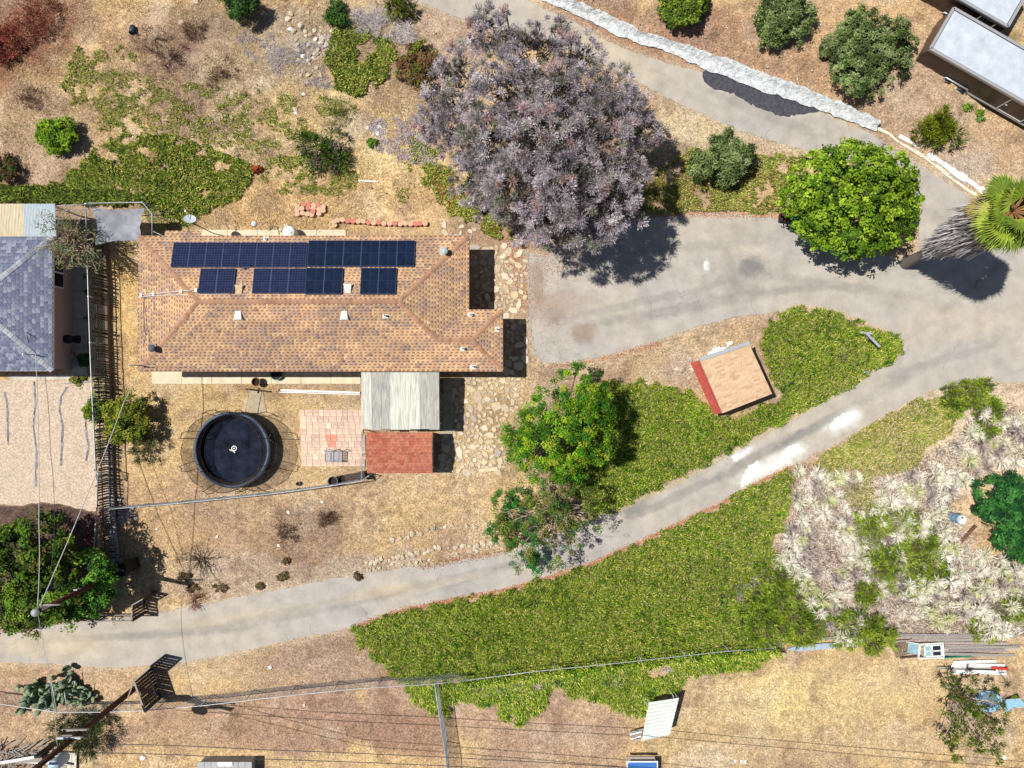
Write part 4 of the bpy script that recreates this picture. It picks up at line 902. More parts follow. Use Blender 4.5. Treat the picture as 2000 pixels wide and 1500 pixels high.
# slack frame and steps beside the trampoline
def pad_frame():
    c = P(500, 790, 0); t = thing('metal_ladder_frame', 'thin pale pole frame over a narrow slab between the concrete walk and the trampoline', 'frame', c); m = MB()
    sl = MB(); a, b = P(489, 763) - c, P(521, 806) - c; sl.prism([(a.x, a.y), (b.x - .25, a.y), (b.x, b.y), (a.x - .3, b.y)], 0, .035); sl.build('slab', M('lawn_slab', A(178, 164, 140), .95, .25, 4), t)
    z = .9; m.tube([P(487, 762, z) - c, P(478, 808, z) - c], .022, 6); m.tube([P(487, 762, z) - c, P(487, 759, 0) - c], .02, 6); m.tube([P(478, 808, z) - c, P(479, 804, 0) - c], .02, 6); m.build('rail', GALV, t)
    k = MB(); k.beam(P(480, 760, .12) - c, P(527, 765, .12) - c, .09, .1); k.tube([P(505, 757, .1) - c, P(503, 768, .1) - c], .03, 6); k.build('crossbar', M('rusty_dark', A(70, 48, 44), .8), t)
pad_frame()
def pot(name, label, px, py, r, h, mat, soil, group=None):
    c = P(px, py); c.z = .07 if py < 752 else float(groundz(px, py)); t = thing(name, label, 'plant pot', c, 0, group)
    m = MB(); m.lathe([(0, 0), (r * .7, 0), (r * .95, h * .9), (r * 1.05, h * .9), (r * 1.05, h), (r * .9, h), (r * .85, h * .55)], n=20); m.build('pot_body', mat, t)
    s_ = MB(); s_.lathe([(0, h * .6), (r * .88, h * .58)], n=20); s_.build('soil', soil, t)
SOIL = M('dark_soil', (.025, .02, .018), 1)
pot('flower_pot', 'brown clay pot with dark soil on the concrete walk north of the trampoline', 506, 746, .27, .5, M('clay', A(150, 110, 80), .8, .3), SOIL)
pot('planter_tub', 'grey-rimmed round tub beside the wire fence, nearest the trampoline', 654, 938, .31, .55, M('zinc', A(120, 118, 116), .6), SOIL, 'round tubs by the wire fence')
pot('planter_tub', 'blackish round tub between the grey-rimmed tub and the small bench by the fence', 672, 935, .27, .4, BLACKP, SOIL, 'round tubs by the wire fence')
pot('bowl_planter', 'wide green bowl partly under the south eave of the brown-roofed house', 543, 731, .36, .3, M('green_glaze', A(60, 110, 90), .3, .2), SOIL)
pot('flower_pot', 'tiny grey pot on the straw near the middle of the wire fence', 584, 944, .13, .25, M('grey_clay', A(150, 145, 140), .8), SOIL)
def small_bench():
    c = P(690, 930); t = thing('low_bench', 'low dark slatted bench next to the round tubs at the fence corner', 'bench', c, R(8)); 
    for i in range(4): m = MB(); m.box((0, -.18 + i * .12, .4), (.85, .09, .03)); m.build('slat', WOODD, t)
    for x in (-.36, .36):
        for y in (-.15, .15): m = MB(); m.box((x, y, .19), (.06, .06, .38)); m.build('leg', DARKMET, t)
    c = P(711, 926); t = thing('garbage_bin', 'dark square bin against the corner of the red-roofed shed', 'bin', c, R(8))
    m = MB(); m.box((0, 0, .4), (.42, .42, .8)); m.build('body', BLACKP, t); m = MB(); m.box((0, 0, .83), (.46, .46, .05)); m.build('lid', DARKMET, t)
small_bench()
def pole_on_ground():
    a, b = P(546, 762, .1), P(703, 767, .1); t = thing('downspout_pipe', 'long grey pipe lying on the straw below the concrete walk', 'pipe', (a + b) / 2)
    m = MB(); m.beam(a - t.location, b - t.location, .1, .1); m.beam(a - t.location + Vector((0, -.12, 0)), b - t.location + Vector((0, -.12, 0)), .04, .04); m.build('pipe_run', GALV, t)
    m = MB(); m.box(a - t.location, (.14, .16, .14)); m.build('end_cap', M('rust_red', A(130, 60, 50), .8), t)
pole_on_ground()
def tank():
    c = P(573, 459); t = thing('water_tank', 'round white tank partly under the north eave of the brown-roofed house', 'tank', c)
    m = MB(); m.lathe([(.38, 0), (.38, .9), (.36, .95), (0, 1.0)], n=28); m.build('body', WHITE, t); m = MB(); m.box((.06, -.05, 1.02), (.2, .1, .06)); m.build('cap', GALV, t)
    c = P(562, 443); t = thing('hose_reel', 'small pale box on the straw above the white tank', 'box', c, .3); m = MB(); m.box((0, 0, .2), (.22, .2, .4)); m.box((-.05, .02, .42), (.12, .14, .06)); m.build('body', M('cream_box', A(220, 205, 170), .8), t); m = MB(); m.tube([(.1, 0, .3), (.3, -.1, .1), (.2, -.3, .03)], .02, 6); m.build('hose', GALV, t)
    c = P(553, 452); t = thing('wall_box', 'small round-topped box left of the white tank', 'box', c); m = MB(); m.lathe([(.12, 0), (.13, .4), (.1, .5), (0, .52)], n=14); m.build('body', CONC, t); m = MB(); m.box((0, .12, .3), (.1, .04, .1)); m.build('handle', GALV, t)
    c = P(527, 456); t = thing('flood_lamp', 'white round lamp on a thin bracket at the north eave', 'lamp', c); m = MB(); m.tube([(0, -.15, 2.5), (0, 0, 2.6)], .03, 6); m.build('bracket', GALV, t); m = MB(); m.lathe([(.02, 2.72), (.15, 2.66), (.17, 2.52), (0, 2.5)], n=16); m.build('lamp_head', WHITE, t)
    t = thing('garden_hose', 'dark green hose arched beside the concrete strip north of the house', 'hose', P(538, 450)); m = MB(); m.tube([P(x, y, .1) - t.location for x, y in ((527, 450), (529, 444), (535, 441), (541, 443), (544, 450), (545, 458))], .022, 6); m.build('hose_run', M('hose_green', A(50, 80, 50), .5), t)
tank()
def dish():
    c = P(418, 455); t = thing('satellite_dish', 'pale satellite dish on a mast at the north eave of the house', 'satellite dish', c); h = 2.95
    m = MB(); m.tube([(0, -.05, 0), (0, -.05, 2.6), (-.1, .1, h)], .03, 8); m.build('mast', DARKMET, t)
    m = MB(); vs = [(0, 0, 0)]; n = 24
    for q, z in ((.18, .02), (.36, .08)):
        for k in range(n): a = 2 * math.pi * k / n; vs.append((math.cos(a) * q, math.sin(a) * q * .8, z))
    Mx = Matrix.Rotation(R(-25), 3, 'X') @ Matrix.Rotation(R(10), 3, 'Y'); o_ = Vector((-.12, .12, h)); vs = [Mx @ Vector(v) + o_ for v in vs]
    m.add(vs, [(0, 1 + k, 1 + (k + 1) % n) for k in range(n)] + [(1 + k, 1 + n + k, 1 + n + (k + 1) % n, 1 + (k + 1) % n) for k in range(n)], True); m.build('dish_bowl', M('dish_grey', A(200, 208, 215), .5, .1), t)
    m = MB(); m.tube([(-.12, .15, h), (-.25, .55, h + .25)], .018, 6); m.box((-.25, .56, h + .27), (.08, .1, .08)); m.build('feed_arm', GALV, t)
dish()
# edging blocks: a heap and a row
ORD = ['lowest', 'first', 'second', 'third', 'fourth', 'fifth', 'sixth', 'seventh', 'eighth', 'ninth', 'tenth', 'eleventh', 'twelfth', 'thirteenth', 'fourteenth', 'fifteenth', 'sixteenth', 'seventeenth', 'eighteenth', 'rightmost']
def blocks():
    mb = MB(); n = 10; prof = []
    for k in range(n): a = 2 * math.pi * k / n; prof.append((.17 * math.cos(a), .15 * math.sin(a)))
    mb.prism([(x, y) for x, y in prof], 0, .24); tan = mb.mesh('edging_block', M('tan_block', A(214, 178, 148), .95, .2, 8, .2)); red = mb.mesh('edging_block', M('pink_block', A(204, 128, 112), .95, .2, 8, .2))
    pile = [(583, 405, 0), (583, 412, 0), (583, 420, 0), (592, 409, 0), (593, 418, 1), (596, 401, 2), (605, 401, 2), (604, 408, 2), (602, 420, 1), (615, 403, 0), (624, 403, 2), (614, 409, 0), (613, 415, 2), (625, 411, 1), (625, 419, 0), (611, 421, 1), (633, 413, 0), (633, 406, 0)]
    row = [(655, 441, 0), (654, 435, 0), (661, 432, 0), (671, 431, 0), (681, 433, 2), (691, 434, 2), (701, 434, 0), (711, 434, 0), (721, 436, 2), (731, 437, 1), (741, 436, 2), (751, 438, 0), (762, 438, 1), (772, 438, 2), (783, 439, 0), (793, 438, 0), (803, 439, 1), (813, 439, 2), (821, 438, 2), (831, 438, 0)]
    rs = random.Random(4)
    for k, (x, y, c) in enumerate(pile):
        st = link('edging_block', red if c == 2 else tan, None, P(x, y) + Vector((0, 0, float(groundz(x, y)))), (0, 0, rs.uniform(-.3, .3)))
        tag(st, ('pink' if c == 2 else 'tan') + ' scalloped edging block standing in the heap above the eave', 'block', 'pink edging blocks in the heap' if c == 2 else 'tan edging blocks in the heap')
    for k, (x, y, c) in enumerate(row):
        st = link('edging_block', red if c == 2 else tan, None, P(x, y) + Vector((0, 0, float(groundz(x, y)))), (0, 0, rs.uniform(-.3, .3)))
        tag(st, ('pink' if c == 2 else 'tan') + ' scalloped edging block, ' + ORD[k] + ' from the left in the long row north of the house', 'block', 'edging blocks in the row')
blocks()

# ---------------------------------------------------------------- fences
def chain_link(name, label, pts, h, posts, mesh=True, base_in=True, top_given=True, step=.22, rail=.024):
    W = [P(x, y, h if top_given else 0) for x, y in pts]
    for v in W: v.z = 0
    c = W[len(W) // 2].copy(); t = thing(name, label, 'fence', c); tr = MB(); tr.tube([v - c + Vector((0, 0, h)) for v in W], rail, 6); tr.build('top_rail', GALV, t)
    seg = [(W[i], W[i + 1]) for i in range(len(W) - 1)]; tot = sum((b - a).length for a, b in seg)
    def at(s_):
        for a, b in seg:
            l = (b - a).length
            if s_ <= l + 1e-6: return a.lerp(b, s_ / l)
            s_ -= l
        return seg[-1][1].copy()
    n = max(1, round(tot / posts))
    pm = MB(); pm.tube([(0, 0, 0), (0, 0, h + .04)], .03, 8); me = pm.mesh('post', GALV)
    for i in range(n + 1): link('post', me, t, at(tot * i / n) - c)
    if mesh:
        wm = MB(); s_ = 0; hh = h; k = int(tot / step); wr = .006; V = []
        for i in range(k):
            for sg in (1, -1):
                a = at(i * step); b = at(min(tot, max(0, i * step + sg * hh))); a = a - c; b = b - c + Vector((0, 0, hh - .03)); d = (b - a).normalized(); u = d.cross(Vector((d.y, -d.x, 0)) if abs(d.z) < .99 else Vector((1, 0, 0))).normalized() * wr; v = d.cross(u).normalized() * wr
                V += [[a - u, a + u, b + u, b - u], [a - v, a + v, b + v, b - v]]
        bulk('wire_mesh', np.array([[tuple(p) for p in q] for q in V]), GALV, None, t, 'stuff')
    return t
chain_link('wire_fence', 'low chain-link fence running from the timber wall past the trampoline to the shed corner', [(196, 996), (330, 985), (520, 966), (640, 950), (705, 940), (719, 930)], 1.2, 2.4)
chain_link('wire_fence', 'short chain-link fence between the patio and the small red-roofed shed', [(706, 842), (706, 890), (706, 938)], 1.2, 1.4)
chain_link('boundary_fence', 'long chain-link fence running left to right below the lower road into the ground cover', [(-40, 1371), (0, 1375), (60, 1384), (110, 1391), (210, 1391), (283, 1388), (400, 1378), (500, 1366), (600, 1355), (700, 1345), (800, 1339), (848, 1336), (910, 1329)], 1.5, 2.7)
chain_link('boundary_fence', 'far part of the long chain-link fence, swallowed by the mounded ground cover', [(910, 1329), (1050, 1311), (1200, 1296), (1410, 1273), (1510, 1266)], 1.5, 2.7, mesh=False)
chain_link('side_fence', 'grey chain-link fence dropping from the long fence to the bottom frame edge', [(849, 1337), (856, 1385), (864, 1440), (872, 1490), (874, 1540)], 1.5, 2.2, step=.10)
chain_link('mesh_fence', 'tall pale-railed chain-link fence beside the grey-shingled house and the gravel yard', [(167, 398), (170, 500), (173, 600), (176, 690), (180, 780), (186, 900), (189, 940)], 1.8, 3.0, rail=.035)
chain_link('mesh_fence', 'short chain-link stretch between the gravel yard corner and the dark tree', [(191, 925), (188, 1000), (184, 1060), (181, 1120)], 1.8, 3.0, rail=.03)
def gate_poles():
    t = thing('fallen_pole', 'pale pole lying across the top corner of the gravel yard', 'pole', P(160, 746)); m = MB(); m.tube([P(118, 749, .1) - t.location, P(190, 745, .1) - t.location], .03, 6); m.build('pole_run', GALV, t)
gate_poles()
def picket():
    # base line of the pickets in ground pixels
    base = [(205, 478), (207, 560), (209, 640), (211, 740), (213, 800), (215, 880), (219, 960), (222, 1040), (226, 1090)]
    c = P(210, 780); t = thing('picket_fence', 'dark weathered picket fence with gaps between the gravel yard and the straw yard', 'fence', c); rs = random.Random(8)
    pm = []
    for k in range(5):
        m = MB(); h = rs.uniform(1.3, 1.6); m.box((0, 0, h / 2), (.03, .085, h)); m.add([(-.015, -.042, h), (.015, -.042, h), (.015, .042, h), (-.015, .042, h), (0, 0, h + .06)], [(0, 1, 4), (1, 2, 4), (2, 3, 4), (3, 0, 4)]); pm.append(m.mesh('picket', WOODD))
    def bx(y):
        for (xa, ya), (xb, yb) in zip(base, base[1:]):
            if y <= yb: return xa + (xb - xa) * (y - ya) / (yb - ya)
        return base[-1][0]
    gaps = [(482, 520), (597, 615), (626, 642), (662, 672), (700, 704)]; y = 478.0; n = 0
    while y < 1090:
        y += rs.uniform(3.4, 5.2) if y > 520 else 7
        if any(a < y < b for a, b in gaps): continue
        ob = link('picket', rs.choice(pm), t, P(bx(y), y) - c, (rs.uniform(-.05, .05), rs.uniform(-.04, .04), rs.uniform(-.1, .1))); n += 1
    print('pickets', n)
    for zz in (.35, 1.1):
        for a, b in zip(base, base[1:]): m = MB(); m.beam(P(*a) - c + Vector((.05, 0, zz)), P(*b) - c + Vector((.05, 0, zz)), .04, .08); m.build('rail', WOODD, t)
    c = P(212, 620); t = thing('timber_edging', 'long brown timber edging board at the foot of the picket fence', 'timber edging', c)
    pl = [(209, 476), (210, 500), (213, 560), (213, 620), (215, 690), (217, 740), (218, 792)]
    for a, b in zip(pl, pl[1:]): m = MB(); m.beam(P(*a) - c + Vector((0, 0, .18)), P(*b) - c + Vector((0, 0, .18)), .2, .36); m.build('timber', WOODB, t)
    # block wall
    c = P(225, 980); t = thing('block_wall', 'low grey concrete block wall below the round bush, beside the pickets', 'wall', c); bm = MB(); bm.box((0, 0, 0), (.19, .29, .13)); me = bm.mesh('block', MO('wall_block', [A(186, 178, 172), A(160, 152, 148), A(200, 192, 184), A(140, 134, 134)], .95, .25, 10, .2))
    pl = [(219, 868), (221, 920), (222, 970), (224, 1010), (228, 1050), (233, 1098)]; segs = []
    for (a, b) in zip(pl, pl[1:]):
        A_, B_ = P(*a), P(*b); n = max(1, int((B_ - A_).length / .31))
        for i in range(n):
            p = A_.lerp(B_, (i + .5) / n); prog = (p - P(219, 868)).length / 7.5; ncol = 1 + int(prog * 2.3)
            for col_ in range(ncol): link('block', me, t, p - c + Vector((-.1 + col_ * .2, (col_ % 2) * .15, .42 - .09 * col_)), (0, 0, rs.uniform(-.06, .06) + .03))
    m = MB()
    for a, b in zip(pl, pl[1:]): m.beam(P(*a) - c + Vector((.02, 0, .14)), P(*b) - c + Vector((.02, 0, .14)), .3, .4)
    m.build('footing', M('footing', A(130, 122, 116), .95), t)
picket()
# shade sail on a pole frame
def sail():
    z = 2.35; c = P(232, 440); t = thing('shade_sail', 'grey four-cornered fabric shade sail stretched at the corner of the two houses', 'shade sail', c)
    K = [(180, 405), (282, 406), (278, 471), (187, 478)]; C4 = [P(x, y, z) - c for x, y in K]; n = 30; vs = []
    for i in range(n + 1):
        for j in range(n + 1):
            u, v = i / n, j / n; p = C4[0].lerp(C4[1], u).lerp(C4[3].lerp(C4[2], u), v); ctr = (C4[0] + C4[1] + C4[2] + C4[3]) / 4
            pull = .30 * (math.sin(math.pi * u) * (2 * abs(v - .5)) ** 2 + math.sin(math.pi * v) * (2 * abs(u - .5)) ** 2); p = p.lerp(ctr, pull * .42)
            p.z = z - .28 * math.sin(math.pi * u) * math.sin(math.pi * v) + .06 * math.sin(u * 14 + v * 9) * v + .05 * math.sin((u - v) * 19) * u; vs.append(p)
    m = MB(); m.add(vs, [(i * (n + 1) + j, (i + 1) * (n + 1) + j, (i + 1) * (n + 1) + j + 1, i * (n + 1) + j + 1) for i in range(n) for j in range(n)], True); m.build('fabric', M('sail_grey', A(146, 148, 156), .8, .35, 1.6, .3), t)
    t = thing('pole_frame', 'thin pale pole frame of a wire kennel around the grey shade sail', 'frame', c); z = 2.2
    pts = [(168, 397), (278, 395), (297, 418), (297, 460)]; m = MB(); m.tube([P(x, y, z) - c for x, y in pts], .028, 6); m.tube([P(168, 410, z) - c, P(110, 411, z) - c], .02, 6); m.tube([P(110, 402, z) - c, P(168, 399, z) - c], .022, 6); m.tube([P(299, 452, z) - c, P(322, 462, z) - c], .022, 6); m.build('top_rail', GALV, t)
    for x, y in pts: p = P(x, y, z) - c; m = MB(); m.tube([(p.x, p.y, 0), p], .028, 6); m.build('post', GALV, t)
    V = []
    for (a, b) in zip(pts[:-1], pts[1:]):
        A_, B_ = P(*a, z) - c, P(*b, z) - c; n = int((B_ - A_).length / .16)
        for i in range(n + 1):
            p = A_.lerp(B_, i / max(1, n)); V.append([(p.x - .008, p.y, 0), (p.x + .008, p.y, 0), (p.x + .008, p.y, z), (p.x - .008, p.y, z)])
        for k in range(12):
            zz = z * k / 12; V.append([(A_.x, A_.y, zz), (B_.x, B_.y, zz), (B_.x, B_.y, zz + .014), (A_.x, A_.y, zz + .014)])
    bulk('wire_mesh', np.array(V), DARKMET, None, t, 'stuff')
sail()
def ac_unit():
    c = P(150, 664); t = thing('barbecue', 'black lidded barbecue in the shade of the pink stucco wall', 'barbecue', c); m = MB(); m.lathe([(0, .5), (.3, .62), (.34, .8), (.3, .98), (0, 1.08)], n=20, sy=.8); m.build('lid', BLACKP, t)
    m = MB(); m.box((.55, 0, .8), (.4, .45, .04)); m.box((-.5, .02, .8), (.3, .4, .04)); m.build('side_shelf', BLACKP, t)
    for x in (-.25, .25):
        for y in (-.2, .2): m = MB(); m.tube([(x, y, 0), (x * .9, y * .9, .7)], .02, 6); m.build('leg', BLACKP, t)
    c = P(128, 690); t = thing('gas_pipe', 'dark thin pipe and meter fixed low on the pink stucco wall', 'pipe', c); m = MB(); m.tube([P(x, y, z) - c for x, y, z in ((140, 680, .5), (138, 690, .5), (146, 688, .5), (146, 696, .4))], .025, 6); m.build('pipe_run', DARKMET, t); m = MB(); m.box((P(146, 697) - c) + Vector((0, 0, .25)), (.25, .2, .4)); m.build('meter', GALV, t)
ac_unit()

# ---------------------------------------------------------------- tan shed on the slope
def tan_shed():
    rs = random.Random(6); z = 2.0; A0, B0, C0, D0 = [P(x, y, z) for x, y in ((1365, 704), (1461, 672), (1508, 769), (1411, 807))]; c = (A0 + B0 + C0 + D0) / 4; c.z = 0
    t = thing('tool_shed', 'square tan-shingled shed with red wall on the green bank', 'shed', c); Lq = lambda p: (p.x - c.x, p.y - c.y)
    poly = ccw([Lq(q) for q in (A0, B0, C0, D0)]); e = Lq(D0); cc = Lq(C0); up = Vector((Lq(A0)[0] - e[0], Lq(A0)[1] - e[1])).normalized()
    u = Vector((cc[0] - e[0], cc[1] - e[1])).normalized(); up = Vector((-u.y, u.x)) if True else up
    if up.dot(Vector((Lq(A0)[0] - e[0], Lq(A0)[1] - e[1]))) < 0: up = -up
    tones = [A(*q, k=.86) for q in ((206, 174, 140), (200, 168, 134), (212, 182, 148), (192, 158, 126), (208, 178, 144), (204, 172, 140))]
    sh = MB(); shingle_plane(sh, [poly], e, (up.x, up.y), z, .06, .13, .34, lambda x, y, r: tones[r.randrange(6)], rs, .006)
    dk = MB(); f = lambda p, o=0: (p[0], p[1], z + .06 * ((p[0] - e[0]) * up.x + (p[1] - e[1]) * up.y) + o); q = [f(p, -.01) for p in poly]; q2 = [f(p, -.14) for p in poly]; dk.add(q2 + q, [(3, 2, 1, 0), (4, 5, 6, 7)] + [(i, (i + 1) % 4, 4 + (i + 1) % 4, 4 + i) for i in range(4)])
    roof = dk.build('roof', M('shed_fascia', A(196, 170, 146), .9), t); sh.build('shingle', SHING, roof, 'stuff')
    # walls: red on the west side
    names = [('A', A0), ('B', B0), ('C', C0), ('D', D0)]; ctr = Vector((0, 0)); W = {k: Vector(Lq(p)) * .93 for k, p in names}
    RED = M('red_siding', A(186, 84, 74), .85, .3, 5); TW = M('tan_siding', A(190, 160, 130), .9)
    for k1, k2, mt, nm in (('A', 'B', TW, 'wall'), ('B', 'C', TW, 'wall'), ('C', 'D', TW, 'wall')):
        m = MB(); m.beam((*W[k1], .95), (*W[k2], .95), .06, 1.9); m.build(nm, mt, t)
    a, d = W['A'], W['D']; n = 6
    for i in range(n):
        m = MB(); zz = .95; p, q = a.lerp(d, i / n), a.lerp(d, (i + 1) / n - .006); nrm = Vector((-(d - a).y, (d - a).x)).normalized(); nrm = nrm if nrm.x < 0 else -nrm; m.beam((*(p + nrm * .1), zz), (*(q + nrm * .1), zz), .05, 1.9); m.build('red_board', RED, t)
    # flared red canopy strip and metal flashing
    m = MB(); nrm = Vector((-(d - a).y, (d - a).x)).normalized(); nrm = nrm if nrm.x < 0 else -nrm; A2, D2 = Vector(Lq(A0)), Vector(Lq(D0)); m.add([(*(A2 + nrm * -.02), z - .16), (*(D2 + nrm * -.02), z - .16), (*(D2 + nrm * .30), z - .75), (*(A2 + nrm * .34), z - .75)], [(0, 1, 2, 3)]); m.build('red_skirt', RED, t)
    m = MB(); b = Vector(Lq(B0)); nn = (b - A2).normalized(); m.beam((*(A2 + Vector((0, .05))), z + .24), (*(b + Vector((0, .05))), z + .24), .22, .07); m.build('flashing', GALV, t)
tan_shed()
LIT = M('white_rubble', (.72, .72, .69), .9, .2, 5, .3)
for k, q in enumerate(([(1374, 700), (1382, 690), (1392, 680), (1404, 677), (1416, 680), (1404, 690), (1385, 701)], [(1416, 672), (1428, 668), (1430, 674), (1420, 679)])):
    o = sheet('plaster_spill', q, .05 + float(groundz(1390, 690)), LIT, .2, kind=None, step=4, jit=1.2, seed=k); tag(o, ['large white plaster spill on the soil at the upper corner of the tan shed', 'small white fragment beside the plaster spill, along the shed flashing'][k], 'plaster spill')

# ---------------------------------------------------------------- trailers
def trailer(name, label, corner, along, L_, W_, hh, wheels, door):
    """corner: ground point of the tongue-side near corner; along: unit direction of the long side"""
    u = Vector((along[0], along[1], 0)).normalized(); v = Vector((-u.y, u.x, 0)); c = corner + u * L_ / 2 + v * W_ / 2; t = thing(name, label, 'trailer', c, math.atan2(u.y, u.x))
    BK_ = M('black_brown_siding', A(62, 46, 42), .35, .35, 1.2, spec=.5); m = MB(); x0, x1, y0, y1 = -L_ / 2, L_ / 2, -W_ / 2, W_ / 2; z0 = .45
    nose = .06; poly = [(x0, y0), (x1, y0), (x1, y1), (x0, y1), (x0 - nose, 0)]
    m.prism(poly, z0, hh - .06); m.build('body', BK_, t)
    # wavy white roof
    r = MB(); nx_, ny_ = 40, 12; rs = random.Random(2); vs = []
    for i in range(nx_ + 1):
        for j in range(ny_ + 1):
            x = x0 + .12 + (L_ - .24) * i / nx_; y = y0 + .12 + (W_ - .24) * j / ny_; edge = min(1, 3 * min(i, nx_ - i, j, ny_ - j) / 6); n_ = float(N1(x * 2 + 5, y, 1.0, 3)); vs.append((x, y, hh + .01 + .06 * (n_ - .3) * edge))
    r.add(vs, [(i * (ny_ + 1) + j, (i + 1) * (ny_ + 1) + j, (i + 1) * (ny_ + 1) + j + 1, i * (ny_ + 1) + j + 1) for i in range(nx_) for j in range(ny_)], True); roofm = M('trailer_roof_metal', (.66, .72, .80), .32, .18, 1.4, metal=.35, spec=.5); r.build('roof', roofm, t)
    tr = MB()
    for a, b in (((x0, y0), (x1, y0)), ((x0, y1), (x1, y1)), ((x0, y0), (x0, y1)), ((x1, y0), (x1, y1))): tr.beam((*a, hh), (*b, hh), .16, .1)
    tr.beam((x0 - .35, y0 + .1, hh - .04), (x0 - .35, y1 - .1, hh - .04), .05, .05) if False else None
    for yy in (y0 - .02, y1 + .02): tr.beam((x0, yy, hh - .14), (x1, yy, hh - .14), .05, .1); tr.beam((x0, yy, z0 + .03), (x1, yy, z0 + .03), .05, .1)
    tr.build('trim', M('silver_trim', A(196, 196, 200), .4, .1, 5, metal=.4), t)
    RIM = GALV; tire = MB(); tire.lathe([(.2, -.11), (.33, -.11), (.36, -.05), (.36, .05), (.33, .11), (.2, .11)], n=22); tme = tire.mesh('tyre', BLACKP); rim = MB(); rim.lathe([(.2, -.1), (.2, .1), (.16, .05), (.05, .09), (0, .1)], n=16); rme = rim.mesh('rim', RIM)
    for x in wheels:
        for yy, s_ in ((y0 - .04, 1), (y1 + .04, -1)):
            w_ = link('wheel', tme, t, (x, yy - .12 * s_, .36), (R(90) * s_, 0, 0)); w_.name = 'wheel'; link('rim', rme, w_)
    for yy in (y0 - .09, y1 + .09):
        f = MB(); xs = [wheels[0] - .5, wheels[0] - .3, wheels[-1] + .3, wheels[-1] + .5]; zz = [.45, .82, .82, .45]; f.tube([(a, yy, b) for a, b in zip(xs, zz)], .05, 6); f.build('fender', M('fender_silver', A(190, 190, 195), .4, .1, 5, metal=.4), t)
    if door:
        d = MB(); a, b = door
        for p, q in (((a, .6), (a, 1.95)), ((b, .6), (b, 1.95)), ((a, 1.95), (b, 1.95)), ((a, .6), (b, .6))): d.beam((p[0], y0 - .03, p[1]), (q[0], y0 - .03, q[1]), .04, .05)
        dd = d.build('door', M('door_trim', A(205, 205, 205), .4, .1, 5), t); h_ = MB(); h_.box((a + .12, y0 - .06, 1.3), (.14, .06, .05)); h_.build('handle', GALV, dd)
    tg = MB(); tg.beam((x0 + .1, y0 + .4, .5), (x0 - 1.3, 0, .5), .08, .1); tg.beam((x0 + .1, y1 - .4, .5), (x0 - 1.3, 0, .5), .08, .1); tg.tube([(x0 - 1.2, 0, 0), (x0 - 1.2, 0, .7)], .04, 8); tg.build('tow_hitch', DARKMET, t)
hh = 2.15; p1 = P(1817, 95, hh); p2 = P(2000, 200, hh); d = (p2 - p1).normalized(); p1.z = 0; pw = P(1866, 18, hh); pw.z = 0; wdt = abs((pw - p1).cross(Vector((d.x, d.y, 0))).length)
print('trailer width', wdt)
def tr2(name, label, c0, d, L_, W_, hh, wheels, door):
    # long side passes through c0 (right-hand side seen from the tongue); body lies to the left of the travel direction
    trailer(name, label, c0, (d.x, d.y), L_, W_, hh, wheels, door)
tr2('cargo_trailer', 'large dark enclosed trailer with shiny white roof and twin axle in the top right', p1, d, 8.4, wdt, hh, (-1.8, -.88), (1.6, 3.3))
q1 = P(1884, 2, hh); q1.z = 0
q2 = P(1968, 52, hh); q1 = q2 - Vector((d.x, d.y, 0)) * 5.2; q1.z = 0
tr2('box_trailer', 'second dark trailer with white roof, behind the large one at the top right corner', q1, d, 5.2, 2.5, hh, (-.4, .4), (1.0, 2.0))

# ---------------------------------------------------------------- poles and wires
WIRE = M('pale_cable', A(190, 190, 190), .6); DWIRE = M('dark_cable', A(70, 70, 74), .6)
def upole(label, base, h, r=.15):
    c = P(*base); t = thing('utility_pole', label, 'utility pole', c); m = MB(); m.tube([(0, 0, -.1), (0, 0, h)], [r, r * .72], 12); m.build('shaft', M('creosote_wood', A(86, 56, 48), .9, .4, 6, .2), t); return t, c
t, c = upole('brown utility pole leaning over the dark tree at the left edge of the lower road', (243, 1113), 8.0, .17)
m = MB(); m.lathe([(0, 8.0), (.2, 8.0), (.2, 8.1), (0, 8.18)], n=12); m.build('cap', GALV, t)
m = MB(); m.box((-.05, .17, 4.6), (.2, .05, .35)); m.build('sign_tag', GALV, t)
m = MB(); m.tube([P(78, 1182, 7.6) - c, P(118, 1181, 7.6) - c], .05, 6); m.build('bracket', WOODG, t)
m = MB(); m.lathe([(.09, 7.2), (.12, 7.6), (.09, 7.9)], (.15, .12, 0), 10); m.build('insulator', GALV, t)
t, c = upole('taller utility pole with crossarms rising past the plank screen in the bottom left corner', (264, 1344), 11.5, .18)
def onpole(h): return Vector((0, 0, h))
for k, (h, xl, xr, mt) in enumerate(((5.5, -.95, .5, WOODG), (6.35, -.7, .6, GALV), (9.4, -1.3, 1.3, WOODD))):
    for dy in ((.16, -.16) if k != 1 else (.16,)): m = MB(); m.beam((xl, dy, h), (xr, dy, h), .11, .13); m.build('crossarm', mt, t)
for k, (x, h) in enumerate(((-.9, 5.65), (.4, 5.65), (-1.2, 9.55), (1.2, 9.55), (-.6, 9.55), (.6, 9.55))):
    m = MB(); m.lathe([(.03, 0), (.07, .05), (.03, .1), (.07, .15), (.03, .22)], (x, .16, h), 10); m.build('insulator', M('insulator_brown', A(80, 60, 55), .3), t)
for dx in (-.28, -.5): m = MB(); m.tube([(dx, .2, 6.9), (dx, .2, 8.3)], .08, 8); m.build('fuse_cutout', DARKMET, t)
m = MB(); m.lathe([(0, 7.0), (.28, 7.0), (.3, 7.05), (.3, 7.85), (.26, 7.95), (0, 8.0)], (.15, -.5, 0), 18); m.build('transformer', M('transformer_grey', A(180, 205, 225), .4, .1), t)
m = MB(); m.box((.1, -.1, 3.9), (.2, .05, .3)); m.build('sign_tag', GALV, t)
